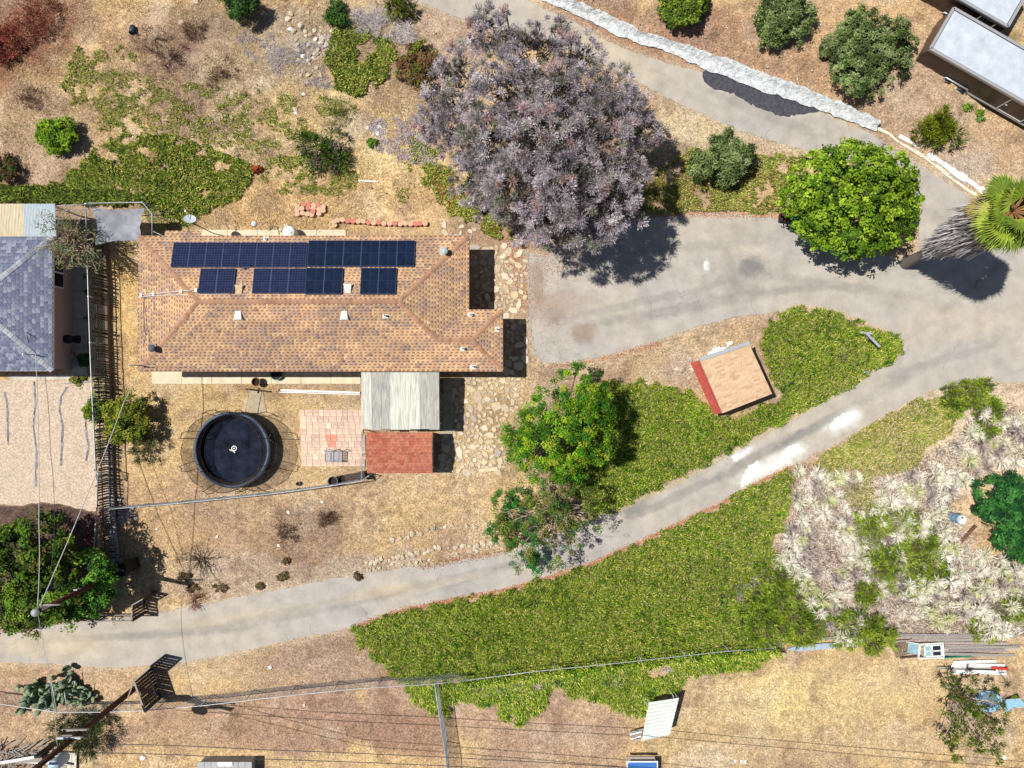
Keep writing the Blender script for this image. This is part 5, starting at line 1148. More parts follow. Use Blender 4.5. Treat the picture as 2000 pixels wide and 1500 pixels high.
def cable(label, pts, r=.02, mat=None, sag=.3, name='overhead_cable', group=None):
    W = [P(*q) for q in pts]; c = W[0].copy(); t = thing(name, label, 'cable', c, 0, group); m = MB(); out = []
    for a, b in zip(W, W[1:]):
        n = 12
        for i in range(n + (1 if b is W[-1] else 0)): s_ = i / n; p = a.lerp(b, s_); p.z -= sag * 4 * s_ * (1 - s_); out.append(p - c)
    m.tube(out, r, 5); m.build('wire', mat or WIRE, t)
cable('pale cable running straight up from the brown pole over the gravel to the grey roof', [(73, 1190, 7.9), (76, 1020, 6.2), (70, 693, 3.8)], .022, sag=.1)
cable('pale service cable slanting from the brown pole over the round bush to the brown-roofed house', [(75, 1190, 7.8), (190, 920, 5.7), (242, 785, 4.6), (278, 716, 3.6)], .024, sag=.05)
cable('short pale cable dropping from the brown pole across the lower road', [(72, 1196, 7.9), (78, 1225, 7.4), (84, 1260, 7.2), (98, 1330, 7.0), (112, 1460, 7.2)], .013, sag=.05)
for k, (pts, lab) in enumerate(((((135, 1453, 6.3), (500, 1464, 5.6), (1240, 1500, 5.4), (2100, 1590, 6.2)), 'upper of the two thin grey cables running right from the crossarm pole'), (((112, 1470, 6.3), (500, 1482, 5.6), (1240, 1516, 5.4), (2100, 1606, 6.2)), 'lower of the two thin grey cables running right from the crossarm pole'),
    (((100, 1500, 9.2), (500, 1560, 7.6), (1240, 1605, 7.0), (2100, 1740, 7.6)), 'higher power line whose shadow crosses the straw at the bottom'), (((80, 1520, 9.2), (500, 1575, 7.6), (1240, 1622, 7.0), (2100, 1756, 7.6)), 'outer higher power line beside the other one at the bottom'))):
    cable(lab, pts, .02, DWIRE, .15)
cable('dark thin cable from the grey roof mast down over the gravel yard and tree', [(88, 735, 3.5), (98, 880, 5.2), (106, 1010, 6.2), (98, 1120, 7.0)], .014, DWIRE, .1)

# ---------------------------------------------------------------- dark plank screens and lean-tos
def planks_panel(t, c, a, b, h0, h1, mat, w=.14, gap=.035, rs=random.Random(1), thick=.03, name='plank'):
    a, b = Vector(a), Vector(b); L_ = (b - a).length; n = int(L_ / (w + gap)); d = (b - a).normalized()
    for i in range(n):
        p = a + d * (i + .5) * L_ / n; h = h1 + rs.uniform(-.05, .05); m = MB(); m.box((0, 0, (h - h0) / 2), (w, thick, h - h0)); m.build(name, mat, t); o = COL.objects[-1] if False else None
        ob = t.children[-1]; ob.location = Vector((p.x, p.y, h0)) - c; ob.rotation_euler = (rs.uniform(-.02, .02), 0, math.atan2(d.y, d.x))
def screen1():
    h = 1.9; a, b, e = P(262, 1330, h), P(283, 1390, h), P(293, 1303, h)
    for v in (a, b, e): v.z = 0
    c = a.copy(); t = thing('plank_screen', 'dark vertical plank screen with pale top rails beside the lower road', 'screen', c)
    planks_panel(t, c, a, b, 0, h - .1, WOODD, .17, .022); planks_panel(t, c, a, e, 0, h - .1, WOODD, .17, .012)
    for p, q in ((a, b), (a, e)): m = MB(); m.beam(p - c + Vector((0, 0, h)), q - c + Vector((0, 0, h)), .1, .07); m.build('rail', WOODG, t); m = MB(); m.beam(p - c + Vector((0, .05, .5)), q - c + Vector((0, .05, .5)), .05, .09); m.build('rail', WOODG, t)
    m = MB(); m.beam(a - c + Vector((0, 0, h)), P(250, 1362, h * .8) - c, .06, .05); m.build('brace', WOODG, t)
    for p in (a, b, e): m = MB(); m.beam(p - c, p - c + Vector((0, 0, h)), .1, .1); m.build('post', WOODD, t)
screen1()
def screen2():
    h = 1.5; K = [P(146, 1214, h), P(258, 1213, h), P(258, 1182, h), P(279, 1170, h)]
    for v in K: v.z = 0
    c = K[1].copy(); t = thing('plank_fence', 'dark broken plank fence along the road edge under the big left tree', 'fence', c)
    planks_panel(t, c, K[0], K[0].lerp(K[1], .42), 0, h - .2, WOODD, .14, .06); planks_panel(t, c, K[1], K[2], 0, h, WOODD, .14, .05); planks_panel(t, c, K[2], K[3], 0, h, WOODD, .14, .05)
    for p, q in zip(K, K[1:]): m = MB(); m.beam(p - c + Vector((0, 0, h)), q - c + Vector((0, 0, h)), .07, .06); m.build('rail', WOODG, t); m = MB(); m.beam(p - c + Vector((0, 0, .4)), q - c + Vector((0, 0, .4)), .05, .08); m.build('rail', WOODG, t)
    for p in K: m = MB(); m.beam(p - c, p - c + Vector((0, 0, h)), .1, .1); m.build('post', WOODD, t)
    V = []
    A_, B_ = K[0].lerp(K[1], .42) - c, K[1] - c
    for i in range(16): p = A_.lerp(B_, i / 15); V.append([(p.x - .01, p.y, 0), (p.x + .01, p.y, 0), (p.x + .01, p.y, h), (p.x - .01, p.y, h)])
    bulk('wire_mesh', np.array(V), GALV, None, t, 'stuff')
screen2()
def dark_shed():
    h = 1.7; q = [P(x, y, h) for x, y in ((200, 1112), (243, 1098), (248, 1122), (206, 1138))]; c = sum(q, Vector()) / 4; c.z = 0
    t = thing('compost_shed', 'small near-black lean-to at the end of the grey block wall', 'shed', c); m = MB(); m.add([v - c for v in q] + [v - c + Vector((0, 0, -.06)) for v in q], [(3, 2, 1, 0), (4, 5, 6, 7), (0, 1, 5, 4), (1, 2, 6, 5), (2, 3, 7, 6), (3, 0, 4, 7)]); m.build('roof', M('black_roof', (.02, .018, .02), .9), t)
    W = [(v - c) * .9 for v in q]; m = MB(); m.prism([(v.x, v.y) for v in W], 0, h - .1); m.build('wall', M('black_boards', (.03, .025, .022), .9), t)
    m = MB(); m.beam(q[0] - c + Vector((0, 0, .03)), q[1] - c + Vector((0, 0, .03)), .08, .06); m.beam(q[3] - c + Vector((0, 0, .03)), q[2] - c + Vector((0, 0, .03)), .05, .05); m.build('trim', WOODD, t)
dark_shed()
def red_frame(): 
    c = P(178, 1040); t = thing('folding_frame', 'orange-red tubular folding frame in the dark shade beside the pickets', 'frame', c); RD = M('red_tube', A(190, 80, 60), .5); m = MB()
    m.tube([P(x, y, .5) - c for x, y in ((168, 1040), (173, 1042), (187, 1027))], .035, 6); m.tube([P(x, y, .5) - c for x, y in ((165, 1053), (170, 1060), (178, 1066), (186, 1063))], .035, 6); m.build('tube_rail', RD, t)
    m = MB(); m.tube([P(x, y, .4) - c for x, y in ((192, 1006), (200, 1012), (193, 1020), (192, 1030))], .03, 6); m.tube([P(187, 1027, .5) - c, P(193, 1012, .4) - c], .03, 6); m.build('tube_rail', RD, t)
red_frame()
def corr_leanto():
    zt = 1.3; q = [P(1267, 1372, zt), P(1326, 1363, zt + .2), P(1308, 1434, zt + .1), P(1253, 1446, .9)]; c = sum(q, Vector()) / 4; c.z = 0
    t = thing('corrugated_shelter', 'tilted light grey corrugated shelter at the lower edge of the ground cover', 'shelter', c); n = 10
    for k in range(n):
        a, b = q[0].lerp(q[3], k / n), q[0].lerp(q[3], (k + 1) / n + .02); e, f = q[1].lerp(q[2], k / n), q[1].lerp(q[2], (k + 1) / n + .02); m = MB(); u = (a + b) / 2 + Vector((0, 0, .03)); v = (e + f) / 2 + Vector((0, 0, .03))
        m.add([a - c, e - c, v - c, u - c, f - c, b - c], [(0, 1, 2, 3), (3, 2, 4, 5)]); m.build('roof_sheet', CG, t)
    for v in q: m = MB(); p = v - c; m.tube([(p.x * .95, p.y * .95, 0), (p.x * .95, p.y * .95, v.z - .02)], .03, 6); m.build('leg', GALV, t)
    for a, b in (((1255, 1364), (1266, 1380)), ((1309, 1348), (1318, 1366))): m = MB(); m.tube([P(*a, .9) - c, P(*b, 1.3) - c], .025, 6); m.build('pole', GALV, t)
    c = P(1243, 1434); t = thing('slat_pile', 'small stack of pale slats leaning on the corrugated shelter', 'slat pile', c)
    for k in range(5):
        m = MB(); m.beam(P(1229 + k * 1.2, 1431 + k * 4.2, .25) - c, P(1256 - k * 1.4, 1424 + k * 4.6, .45) - c, .09, .03); m.build('slat', WHITE if k % 2 else WOODG, t)
CG = M('pale_corrugated', A(206, 212, 206), .5, .15, 2, spec=.4, stretch=(.5, 6, 1))
corr_leanto()
def blue_table():
    z = .8; a, b = P(1224, 1487, z), P(1285, 1540, z); c = (a + b) / 2; c.z = 0; t = thing('blue_table', 'blue-topped table with white rim cut off by the bottom frame edge', 'table', c)
    x, y = (b.x - a.x) / 2, (a.y - b.y) / 2; m = MB(); m.box((0, 0, z - .04), (2 * x, 2 * y, .06)); m.build('rim', WHITE, t); m = MB(); m.box((0, 0, z - .005), (2 * x - .14, 2 * y - .14, .03)); m.build('table_top', M('blue_top', A(70, 120, 190), .6, .1), t)
    m = MB(); m.box((-.05, y + .12, z - .2), (1.7, .16, .05)); m.build('side_board', WOODG, t)
    for i in (-1, 1):
        for j in (-1, 1): m = MB(); m.box((i * (x - .1), j * (y - .1), z / 2 - .04), (.06, .06, z - .08)); m.build('leg', WHITE, t)
    z = .9; a, b = P(386, 1488, z), P(492, 1560, z); c = (a + b) / 2; c.z = 0; t = thing('metal_shed', 'grey metal shed roof just entering the bottom frame edge', 'shed', c); x, y = (b.x - a.x) / 2, (a.y - b.y) / 2
    m = MB()
    for k in range(8): m = MB(); m.box((-x + (k + .5) * 2 * x / 8, 0, z), (2 * x / 8 - .02, 2 * y, .05)); m.build('roof_panel', M('shed_metal', A(176, 176, 180), .5, .15, 2) if k == 0 else bpy.data.materials['shed_metal'], t)
    m = MB(); m.box((0, 0, z / 2 - .03), (2 * x - .2, 2 * y - .2, z - .06)); m.build('wall', bpy.data.materials['shed_metal'], t); m = MB(); m.beam((-.4, y - .1, z + .06), (.5, y - .1, z + .06), .25, .05); m.build('ridge_flashing', WHITE, t)
blue_table()
# ---------------------------------------------------------------- loose things
c = P(1859, 1009); c.z = float(groundz(1859, 1009)); t = thing('plastic_drum', 'light blue plastic drum with white top standing among dry agaves', 'drum', c); m = MB()
m.lathe([(0, 0), (.28, 0), (.30, .03), (.30, .3), (.285, .33), (.30, .36), (.30, .62), (.285, .65), (.30, .68), (.30, .92), (.28, .95)], n=28); m.build('body', M('blue_drum', A(134, 168, 196), .5, .15), t)
m = MB(); m.lathe([(.28, .95), (.27, .955), (.26, .935), (0, .935)], n=28); o2 = m.build('lid', M('drum_end', A(225, 228, 225), .6), t); m = MB(); m.lathe([(.06, .94), (.06, .96), (0, .96)], (.02, .12, 0), 10); m.build('bung', SOIL, o2)
c = P(262, 61); t = thing('bucket', 'small dark bucket lying on the dry slope in the upper left', 'bucket', c + Vector((0, 0, .15 + float(groundz(262, 61))))); m = MB(); m.lathe([(0, -.25), (.16, -.25), (.2, .25), (.18, .25), (.15, -.2)], n=18); o = m.build('body', M('dark_blue_plastic', A(58, 66, 84), .5), t); o.rotation_euler = (R(80), 0, 0); m = MB(); m.tube([(.18, -.2, .05), (.22, -.26, .2), (.05, -.28, .22)], .012, 5); m.build('handle', DARKMET, t)
def beamthing(name, label, cat, a, b, z, w_, h_, mat, cap=None):
    A_, B_ = P(*a, z), P(*b, z); za = float(groundz(*a)); A_.z = B_.z = z + za; c = (A_ + B_) / 2; t = link(name, None) if False else None
    m = MB(); m.beam(A_ - c, B_ - c, w_, h_); o = m.build(name, mat); o.location = c; tag(o, label, cat); return o
beamthing('rusty_beam', 'rusty brown beam lying between the blue drum and the dark bush', 'beam', (1876, 1058), (1905, 1026), .15, .16, .16, M('rusty_beam', A(120, 80, 62), .9))
beamthing('white_stick', 'thin white stick lying on the straw above the edging blocks', 'stick', (700, 353), (738, 355), .08, .08, .06, WHITE)
beamthing('stone_slab', 'pale narrow slab lying on the straw below the flagstones', 'slab', (936, 919), (972, 915), .08, .2, .12, M('pale_stone', A(226, 206, 170), .95))
def crate():
    c = P(1529, 428); t = thing('open_crate', 'brown square crate at the parking edge beside the bright green tree', 'crate', c, R(-8)); BR_ = M('crate_brown', A(126, 84, 74), .9); m = MB(); m.box((0, 0, .25), (.62, .5, .06)); m.build('base', BR_, t)
    for x, y, a, b in ((-.3, 0, .05, .52), (.3, 0, .05, .52), (0, .24, .62, .05), (0, -.24, .62, .05)): m = MB(); m.box((x, y, .3), (a, b, .34)); m.build('side', M('crate_dark', A(70, 44, 44), .8) if 'crate_dark' not in bpy.data.materials else bpy.data.materials['crate_dark'], t)
    c = P(1548, 433); t = thing('teal_bin', 'crumpled teal container half hidden beneath the bright green tree', 'container', c, R(15)); m = MB(); m.lathe([(.2, 0), (.27, .2), (.3, .5), (.26, .52), (.22, .2), (0, .18)], n=10, sx=1.2); m.build('body', M('teal', A(30, 120, 110), .5, .35, 8, .4), t); m = MB(); m.box((.1, .1, .5), (.25, .2, .04)); m.build('flap', bpy.data.materials['teal'], t)
crate()
def signpost():
    c = P(1697, 670); t = thing('mailbox_post', 'pale T-shaped post standing at the tip of the green island', 'post', c); m = MB(); top = P(1691, 650, 1.2) - c; m.tube([(0, 0, 0), (top.x * .9, top.y * .9, 1.15)], .06, 8); m.beam((.08, -.3, 1.1), (top.x, top.y, 1.2), .14, .1); m.build('upright', GALV, t); m = MB(); m.beam(top + Vector((-.35, .05, 0)), top + Vector((.4, -.06, 0)), .1, .08); m.build('crossbar', GALV, t)
    c = P(1689, 727); t = thing('utility_cover', 'small blue-grey lid in the ground cover at the lower edge of the island', 'lid', c); m = MB(); m.box((0, 0, .22), (.34, .16, .1)); m.build('lid', M('bluegrey', A(130, 150, 160), .6), t)
    t = thing('shadow_trail', 'dark tube shaped as the dashed shadow between the T post and the blue-grey lid', 'shadow_trail', P(1697, 700)); m = MB(); m.tube([P(x, y, z_) - t.location for x, y, z_ in ((1700, 674, .3), (1697, 690, .28), (1697, 700, .3), (1693, 712, .28), (1690, 726, .25))], .035, 5); m.build('shadow_tube', DARKMET, t)  # dark tube stands in for the dashed shadow running from the post
signpost()
cable('thin white hose lying on the bank from the top bush down to the olive bush', [(1378, 0, .35), (1400, 14, .4), (1425, 32, .5), (1450, 39, .5), (1478, 42, .45)], .03, WHITE, 0, 'garden_hose')
cable('thin white hose end coming out beneath the olive bush beside the trailer', [(1545, 90, .4), (1560, 100, .4), (1580, 114, .4), (1592, 122, .5)], .025, WHITE, 0, 'garden_hose')
# lumber bottom right
def lumber():
    rs = random.Random(12); c = P(1870, 1262); t = thing('board_stack', 'long stack of grey weathered boards against the dry agaves in the lower right', 'board stack', c)
    for k in range(16):
        y = 1240 + (k % 8) * 5.2 + rs.uniform(-1, 1); x0 = rs.uniform(1750, 1830) if k < 11 else rs.uniform(1830, 1860); x1 = rs.uniform(1930, 1995); z = .12 + .1 * (k // 8) + .05 * rs.random(); m = MB(); a, b = P(x0, y, z) - c, P(x1, y + rs.uniform(-2, 4), z) - c; m.beam(a, b, rs.uniform(.12, .2), .06)
        m.build('board', [WOODG, WOODG, M('board_tan%d' % k, A(*rs.choice(((196, 178, 158), (170, 156, 150), (150, 140, 140)))), .95, .3, 8)][k % 3], t)
    o = beamthing('green_pole', 'green pole lying under the white window frame', 'pole', (1828, 1285), (1896, 1281), .25, .09, .08, M('green_pole', A(30, 120, 100), .6))
    c = P(1820, 1272, .45); t = thing('window_frame', 'white two-pane window frame lying on the board stack', 'window frame', c, R(2)); m = MB()
    for a, b in (((-.75, .45), (.75, .5)), ((-.8, -.42), (.75, -.42)), ((.72, -.42), (.68, .5)), ((.62, -.3), (.58, .4)), ((-.75, .45), (-.85, -.42)), ((-.45, .4), (-.45, -.35)), ((.0, .35), (.02, -.3)), ((-.5, .36), (.6, .38)), ((-.5, -.3), (.6, -.3)), ((-.45, .0), (.55, .03))): m.beam((*a, 0), (*b, 0), .07, .06)
    m.build('frame', WHITE, t); m = MB(); m.box((-.22, .03, -.02), (.4, .6, .012)); m.build('pane', M('teal_glass', A(150, 190, 190), .1, .1), t); m = MB(); m.box((.3, .03, -.02), (.48, .6, .012)); m.build('pane', GLASS, t)
    c = P(1784, 1266, .3); t = thing('glass_sheet', 'pale blue glass sheet lying left of the white window frame', 'glass sheet', c, R(-8)); m = MB(); m.box((0, 0, .02), (.75, .62, .02)); m.build('glass', M('blue_glass', A(150, 180, 190), .15, .3, 3, spec=.6), t); m = MB(); m.beam((-.38, .33, .03), (.38, .33, .03), .04, .03); m.beam((.4, -.33, .03), (.38, .33, .03), .04, .03); m.build('edge_strip', WHITE, t)
    c = P(1759, 1268, .2); t = thing('lattice_panel', 'brown lattice panel leaning beside the blue glass sheet', 'lattice', c, R(20)); m = MB()
    for k in range(7): m.beam((-.42 + k * .14, -.4, 0), (-.42 + k * .14, .4, .05), .03, .02); m.beam((-.42, -.4 + k * .13, .02), (.42, -.4 + k * .13, .02), .03, .02)
    m.build('slat', WOODB, t, 'stuff')
    c = P(1895, 1303, .15); t = thing('white_plank_stack', 'stack of white painted planks below the grey board stack', 'plank stack', c)
    for k, (xa, ya, xb, yb) in enumerate(((1862, 1293, 1945, 1291), (1860, 1297, 1962, 1299), (1858, 1301, 1940, 1301), (1830, 1304, 1945, 1307), (1861, 1310, 1965, 1316), (1862, 1314, 1960, 1312), (1900, 1308, 1964, 1310))): m = MB(); m.beam(P(xa, ya, .2) - c, P(xb, yb, .2 + .03 * (k % 3)) - c, .15, .05); m.build('plank', WHITE if k != 3 else WOODG, t)
    beamthing('red_ended_plank', 'red painted plank end showing at the right of the white plank stack', 'plank', (1935, 1303), (1968, 1306), .3, .16, .05, M('red_paint', A(200, 60, 50), .7))
    o = sheet('metal_sheet', [(1532, 1266), (1560, 1258), (1620, 1254), (1668, 1253), (1690, 1250), (1668, 1260), (1600, 1266), (1560, 1270)], .22, M('blue_grey_sheet', A(170, 185, 205), .5, .2, 3), .04, kind=None, step=14, jit=.5); tag(o, 'long blue-grey metal sheet lying beneath the bushes at the edge of the lower straw', 'metal sheet')
    for k in range(6):
        o = beamthing('driftwood_board', ['uppermost grey board along the bush edge above the blue-grey sheet', 'second grey board along the bush edge above the blue-grey sheet', 'grey board just left of the lattice panel', 'short grey board between bush and glass sheet', 'long grey board behind the white window frame', 'dark board in front of the glass sheet'][k], 'board', *[((1570, 1250), (1690, 1244)), ((1600, 1246), (1720, 1240)), ((1735, 1253), (1800, 1250)), ((1745, 1245), (1790, 1243)), ((1795, 1248), (1880, 1242)), ((1758, 1285), (1800, 1281))][k], .2, .1, .06, WOODG if k != 5 else WOODD)
    c = P(1958, 1372); t = thing('tarp_chair', 'pale blue folding chair half under the small tree in the bottom right', 'chair', c, R(-55)); m = MB(); m.add([(-.3, -.3, .45), (.3, -.3, .45), (.3, .25, .4), (-.3, .25, .4)], [(0, 1, 2, 3)]); bl = M('chair_blue', A(150, 195, 220), .7, .15, 3); m.build('seat', bl, t); m = MB(); m.add([(-.3, .25, .4), (.3, .25, .4), (.3, .75, .95), (-.3, .75, .95)], [(0, 1, 2, 3)]); m.build('backrest', bl, t)
    m = MB()
    for x in (-.32, .32): m.tube([(x, -.35, 0), (x, .2, .42), (x, .78, .98)], .02, 6); m.tube([(x, .5, 0), (x, -.3, .46)], .02, 6)
    m.build('frame', GALV, t)
    t = thing('water_trough', 'shallow pale blue oval tub in the shade of the small bottom right tree', 'tub', P(1925, 1365)); m = MB(); m.lathe([(.0, .05), (.5, .05), (.6, .4), (.65, .4), (.55, 0)], n=26, sx=1.2); m.build('tub_shell', bl, t); m = MB(); m.lathe([(0, .2), (.54, .2)], n=26, sx=1.2); m.build('water', M('tub_water', A(110, 130, 150), .1), t)
lumber()
def woodpile():
    rs = random.Random(13); c = P(40, 1478); t = thing('timber_pile', 'messy pile of grey sticks and boards in the bottom left corner', 'timber pile', c)
    V = []
    for k in range(150):
        x, y = rs.uniform(-30, 78), rs.uniform(1456, 1530); a = P(x, y); ang = rs.gauss(.3, .6); l = rs.uniform(.5, 1.4); m = MB() if k == 0 else m
        m.beam(a - c + Vector((0, 0, rs.uniform(.05, .5))), a - c + Vector((math.cos(ang) * l, math.sin(ang) * l, rs.uniform(.05, .5))), rs.uniform(.03, .07), .04)
    m.build('stick', WOODG, t, 'stuff')
    for k in range(6): m = MB(); x = 0 + k * 12; m.beam(P(x, 1490 - k, .6) - c, P(x + 70, 1478 + k * 4, .62) - c, .16, .04); m.build('board', WHITE if k in (0, 3) else WOODG, t)
    z = .3; c = P(130, 1490); t = thing('plywood_board', 'pale square plywood board right of the timber pile at the bottom left', 'board', c, R(-2)); m = MB()
    for k in range(5): m = MB(); m.box((-.6 + k * .3, 0, .2), (.28, 1.6, .04)); m.build('plank', M('pale_ply', A(214, 206, 190), .9, .2) if k == 0 else bpy.data.materials['pale_ply'], t)
woodpile()
# ---------------------------------------------------------------- rocks
def rocks():
    rs = random.Random(31); meshes = []
    for k in range(10):
        m = MB(); n, rows = 8, 4; vs = []
        for i in range(rows + 1):
            th = math.pi * i / rows
            for j in range(n):
                a = 2 * math.pi * j / n; r = (1 + rs.uniform(-.25, .25)); vs.append((math.sin(th) * math.cos(a) * r, math.sin(th) * math.sin(a) * r * .8, math.cos(th) * .6 * (1 + rs.uniform(-.2, .2))))
        m.add(vs, [(i * n + j, (i + 1) * n + j, (i + 1) * n + (j + 1) % n, i * n + (j + 1) % n) for i in range(rows) for j in range(n)]); meshes.append(m)
    STN = [m.mesh('rock', STONE) for m in meshes]; GR = MO('grey_rock', [A(150, 145, 150), A(180, 170, 165), A(205, 195, 185), A(120, 118, 125)], .95, .3, 8, .3); GRM = [m.mesh('rock', GR) for m in meshes]; WH = [m.mesh('rock', LIT) for m in meshes]
    def put(x, y, r, pool, label, group):
        p = P(x, y); p.z = float(groundz(x, y)) + r * .2; o = link('rock', rs.choice(pool), None, p, (rs.uniform(-.3, .3), rs.uniform(-.3, .3), rs.uniform(0, 6.3))); s_ = r; o.scale = (s_, s_, s_ * .9); tag(o, label, 'rock', group)
    def line(pl, n, lab, grp, r0=.08, r1=.2, pool=None, jx=6):
        seg = [math.dist(a, b) for a, b in zip(pl, pl[1:])]
        for i in range(n):
            s_ = rs.random() * sum(seg)
            for (a, b), l in zip(zip(pl, pl[1:]), seg):
                if s_ <= l: put(a[0] + (b[0] - a[0]) * s_ / l + rs.gauss(0, 1.5), a[1] + (b[1] - a[1]) * s_ / l + rs.gauss(0, jx / 3), rs.uniform(r0, r1), pool or STN, lab, grp); break
                s_ -= l
    line([(765, 1055), (825, 1038), (870, 1028), (960, 1030), (985, 1025)], 34, 'pale rock in the upper of the two rock rows above the lower road', 'rocks in the upper row')
    line([(715, 1100), (800, 1085), (850, 1070), (910, 1065), (955, 1062), (1000, 1040)], 60, 'pale rock in the lower rock row along the road edge', 'rocks in the lower row')
    line([(720, 1112), (800, 1100), (900, 1085), (980, 1060)], 30, 'pale rock in the lower rock row along the road edge', 'rocks in the lower row', .06, .14)
    for i in range(26): put(rs.gauss(252, 9), rs.gauss(1004, 6), rs.uniform(.08, .19), GRM, 'grey rounded rock in the little heap below the wire fence', 'rocks in the heap below the fence')
    for x, y, r in ((1331, 722, .3), (1322, 721, .16), (1351, 715, .15), (1350, 703, .13), (1343, 731, .12), (1352, 722, .16), (1345, 738, .14), (1347, 700, .1), (1340, 727, .12), (1337, 716, .1)): put(x, y, r, STN, 'rounded tan rock lying beside the red wall of the tan shed', 'rocks beside the tan shed')
    for x, y, r in ((355, 45, .2), (385, 4, .22), (626, 147, .2), (578, 215, .2), (578, 222, .13), (594, 185, .15), (742, 249, .18), (738, 262, .17), (719, 250, .15), (563, 38, .22), (570, 28, .2), (568, 58, .18), (575, 62, .2), (588, 52, .25), (592, 110, .18), (585, 100, .2), (602, 120, .16), (627, 85, .2), (617, 78, .16)): put(x, y, r, WH if r < .2 else STN, 'pale rock scattered on the dry slope above the house', 'rocks scattered on the upper slope')
    for x, y, r in ((528, 1303, .14), (281, 1478, .2), (564, 1000, .14), (545, 1065, .12), (630, 980, .1), (307, 1033, .1), (424, 1048, .1), (236, 975, .15), (595, 1376, .1), (1448, 1486, .12), (1455, 1488, .1), (1435, 1485, .1), (1930, 1375, .12), (1960, 1478, .16)): put(x, y, r, WH, 'single pale stone lying on the straw south of the house', 'stones on the lower straw')
    for i in range(90):
        x = rs.uniform(575, 660); y = rs.gauss(110, 30) if x < 620 else rs.uniform(60, 110); put(x, y, rs.uniform(.07, .2), rs.choice((STN, GRM)), 'broken rock in the rubble beside the upper ivy patch', 'rubble rocks beside the upper patch')
    # loose pebbles on the banks and bare soil
    base = np.array([[0, 0, 1], [1, 0, 0], [0, 1, 0], [-1, 0, 0], [0, -1, 0]], float); r2 = np.random.RandomState(4); V = []; Cc = []
    for (poly, d, s0, s1) in (([(600, 0), (880, 0), (930, 60), (830, 150), (740, 90), (620, 60)], 9, .04, .13), ([(1060, -5), (1400, 0), (1950, 120), (1990, 330), (1900, 340), (1760, 250), (1400, 110)], 7, .03, .10), ([(1280, 190), (1350, 215), (1540, 290), (1470, 320), (1380, 310), (1310, 280)], 11, .03, .10),
        ([(200, 1160), (700, 1080), (980, 1000), (1000, 1060), (700, 1120), (300, 1195)], 7, .02, .07), ([(0, 0), (1000, 0), (800, 400), (0, 400)], 3.2, .02, .06), ([(1500, 780), (2000, 780), (2000, 1250), (1500, 1250)], 4, .02, .06), ([(1180, 700), (1500, 620), (1480, 665), (1360, 750), (1250, 740)], 8, .02, .05),
        ([(0, 1300), (690, 1235), (760, 1330), (0, 1370)], 3, .02, .05), ([(0, 1400), (2000, 1380), (2000, 1500), (0, 1500)], 2.5, .02, .05), ([(1030, 120), (2000, 600), (1700, 620), (1040, 560)], 0, .02, .03)):
        px, py = scatter(poly, d, r2, 3)
        for x, y in zip(px, py):
            s_ = r2.uniform(s0, s1) * r2.uniform(.6, 1); z = float(groundz(x, y)); a = r2.rand() * 6.28; ca, sa = math.cos(a) * s_, math.sin(a) * s_; q = P(x, y); e = r2.uniform(.5, 1)
            p = [(q.x, q.y, z + s_ * .7), (q.x + ca, q.y + sa, z - .01), (q.x - sa * e, q.y + ca * e, z - .01), (q.x - ca, q.y - sa, z - .01), (q.x + sa * e, q.y - ca * e, z - .01)]
            V += [[p[0], p[1], p[2]], [p[0], p[2], p[3]], [p[0], p[3], p[4]], [p[0], p[4], p[1]]]; cc = np.array(A(*[(208, 190, 160), (228, 220, 205), (180, 160, 140), (190, 178, 165)][r2.randint(4)])) * r2.uniform(.7, 1.15); Cc += [cc] * 4
    tag(bulk('loose_stones', np.array(V), VCOL, np.array(Cc)), 'small loose stones strewn over the bare soil and banks', 'stones', kind='stuff')
rocks()
# ---------------------------------------------------------------- ground cover and dry grass
COYG = [(120, 150, 40), (150, 178, 48), (96, 122, 38), (176, 190, 70), (130, 124, 84)]
IVY = [(88, 108, 42), (104, 126, 42), (124, 146, 50), (150, 164, 62), (176, 172, 84), (196, 180, 108), (112, 132, 48), (66, 84, 38)]
ICE = [(46, 80, 24), (82, 126, 32), (112, 152, 38), (146, 174, 46), (186, 188, 74), (222, 208, 126), (122, 156, 42), (70, 110, 30)]
cover('ice_plant', 'green succulent ground cover filling the island round the tan shed', ISLAND, 950, .20, .032, .75, ICE, 1, .3, 13, az=2.4, spread=1.1)
cover('ice_plant', 'large green succulent ground cover below the curving lower road', LOWER, 950, .20, .032, .75, ICE, 2, .34, 12, az=2.2, spread=1.1)
cover('ice_plant', 'scalloped strip of ground cover with grey dead patches south of the long fence', STRIP, 900, .19, .032, .8, ICE, 3, .3, 12, hole=(1.6, .27), az=-1.6)
cover('ice_plant', 'yellow-green ground cover between the road and the dry agaves at the right', RIGHTC, 760, .17, .045, .75, [(108, 132, 50), (132, 150, 58), (160, 164, 70), (196, 180, 110), (216, 196, 140), (84, 106, 40)], 4, .18, 7, hole=(1.0, .12), az=2.0)
FB = [(900, 1325), (1050, 1303), (1250, 1281), (1400, 1266), (1510, 1258), (1512, 1268), (1400, 1277), (1250, 1292), (1050, 1315), (960, 1326), (905, 1331)]
cover('overgrown_hedge', 'ice plant mounded up over the long fence below the large ground cover', FB, 2200, .2, .045, .9, ICE, 25, 1.15, 3, az=-1.5, spread=1.6)
UP1 = [(150, 330), (200, 285), (250, 262), (330, 268), (400, 285), (460, 310), (500, 330), (490, 360), (470, 385), (440, 400), (400, 420), (370, 438), (330, 430), (290, 400), (230, 398), (170, 390), (130, 360)]
cover('groundcover_patch', 'wide green ground cover patch on the slope above the shade sail', UP1, 640, .19, .085, .8, [(60, 84, 30)] + IVY, 5, .14, 9, hole=(.8, .36))
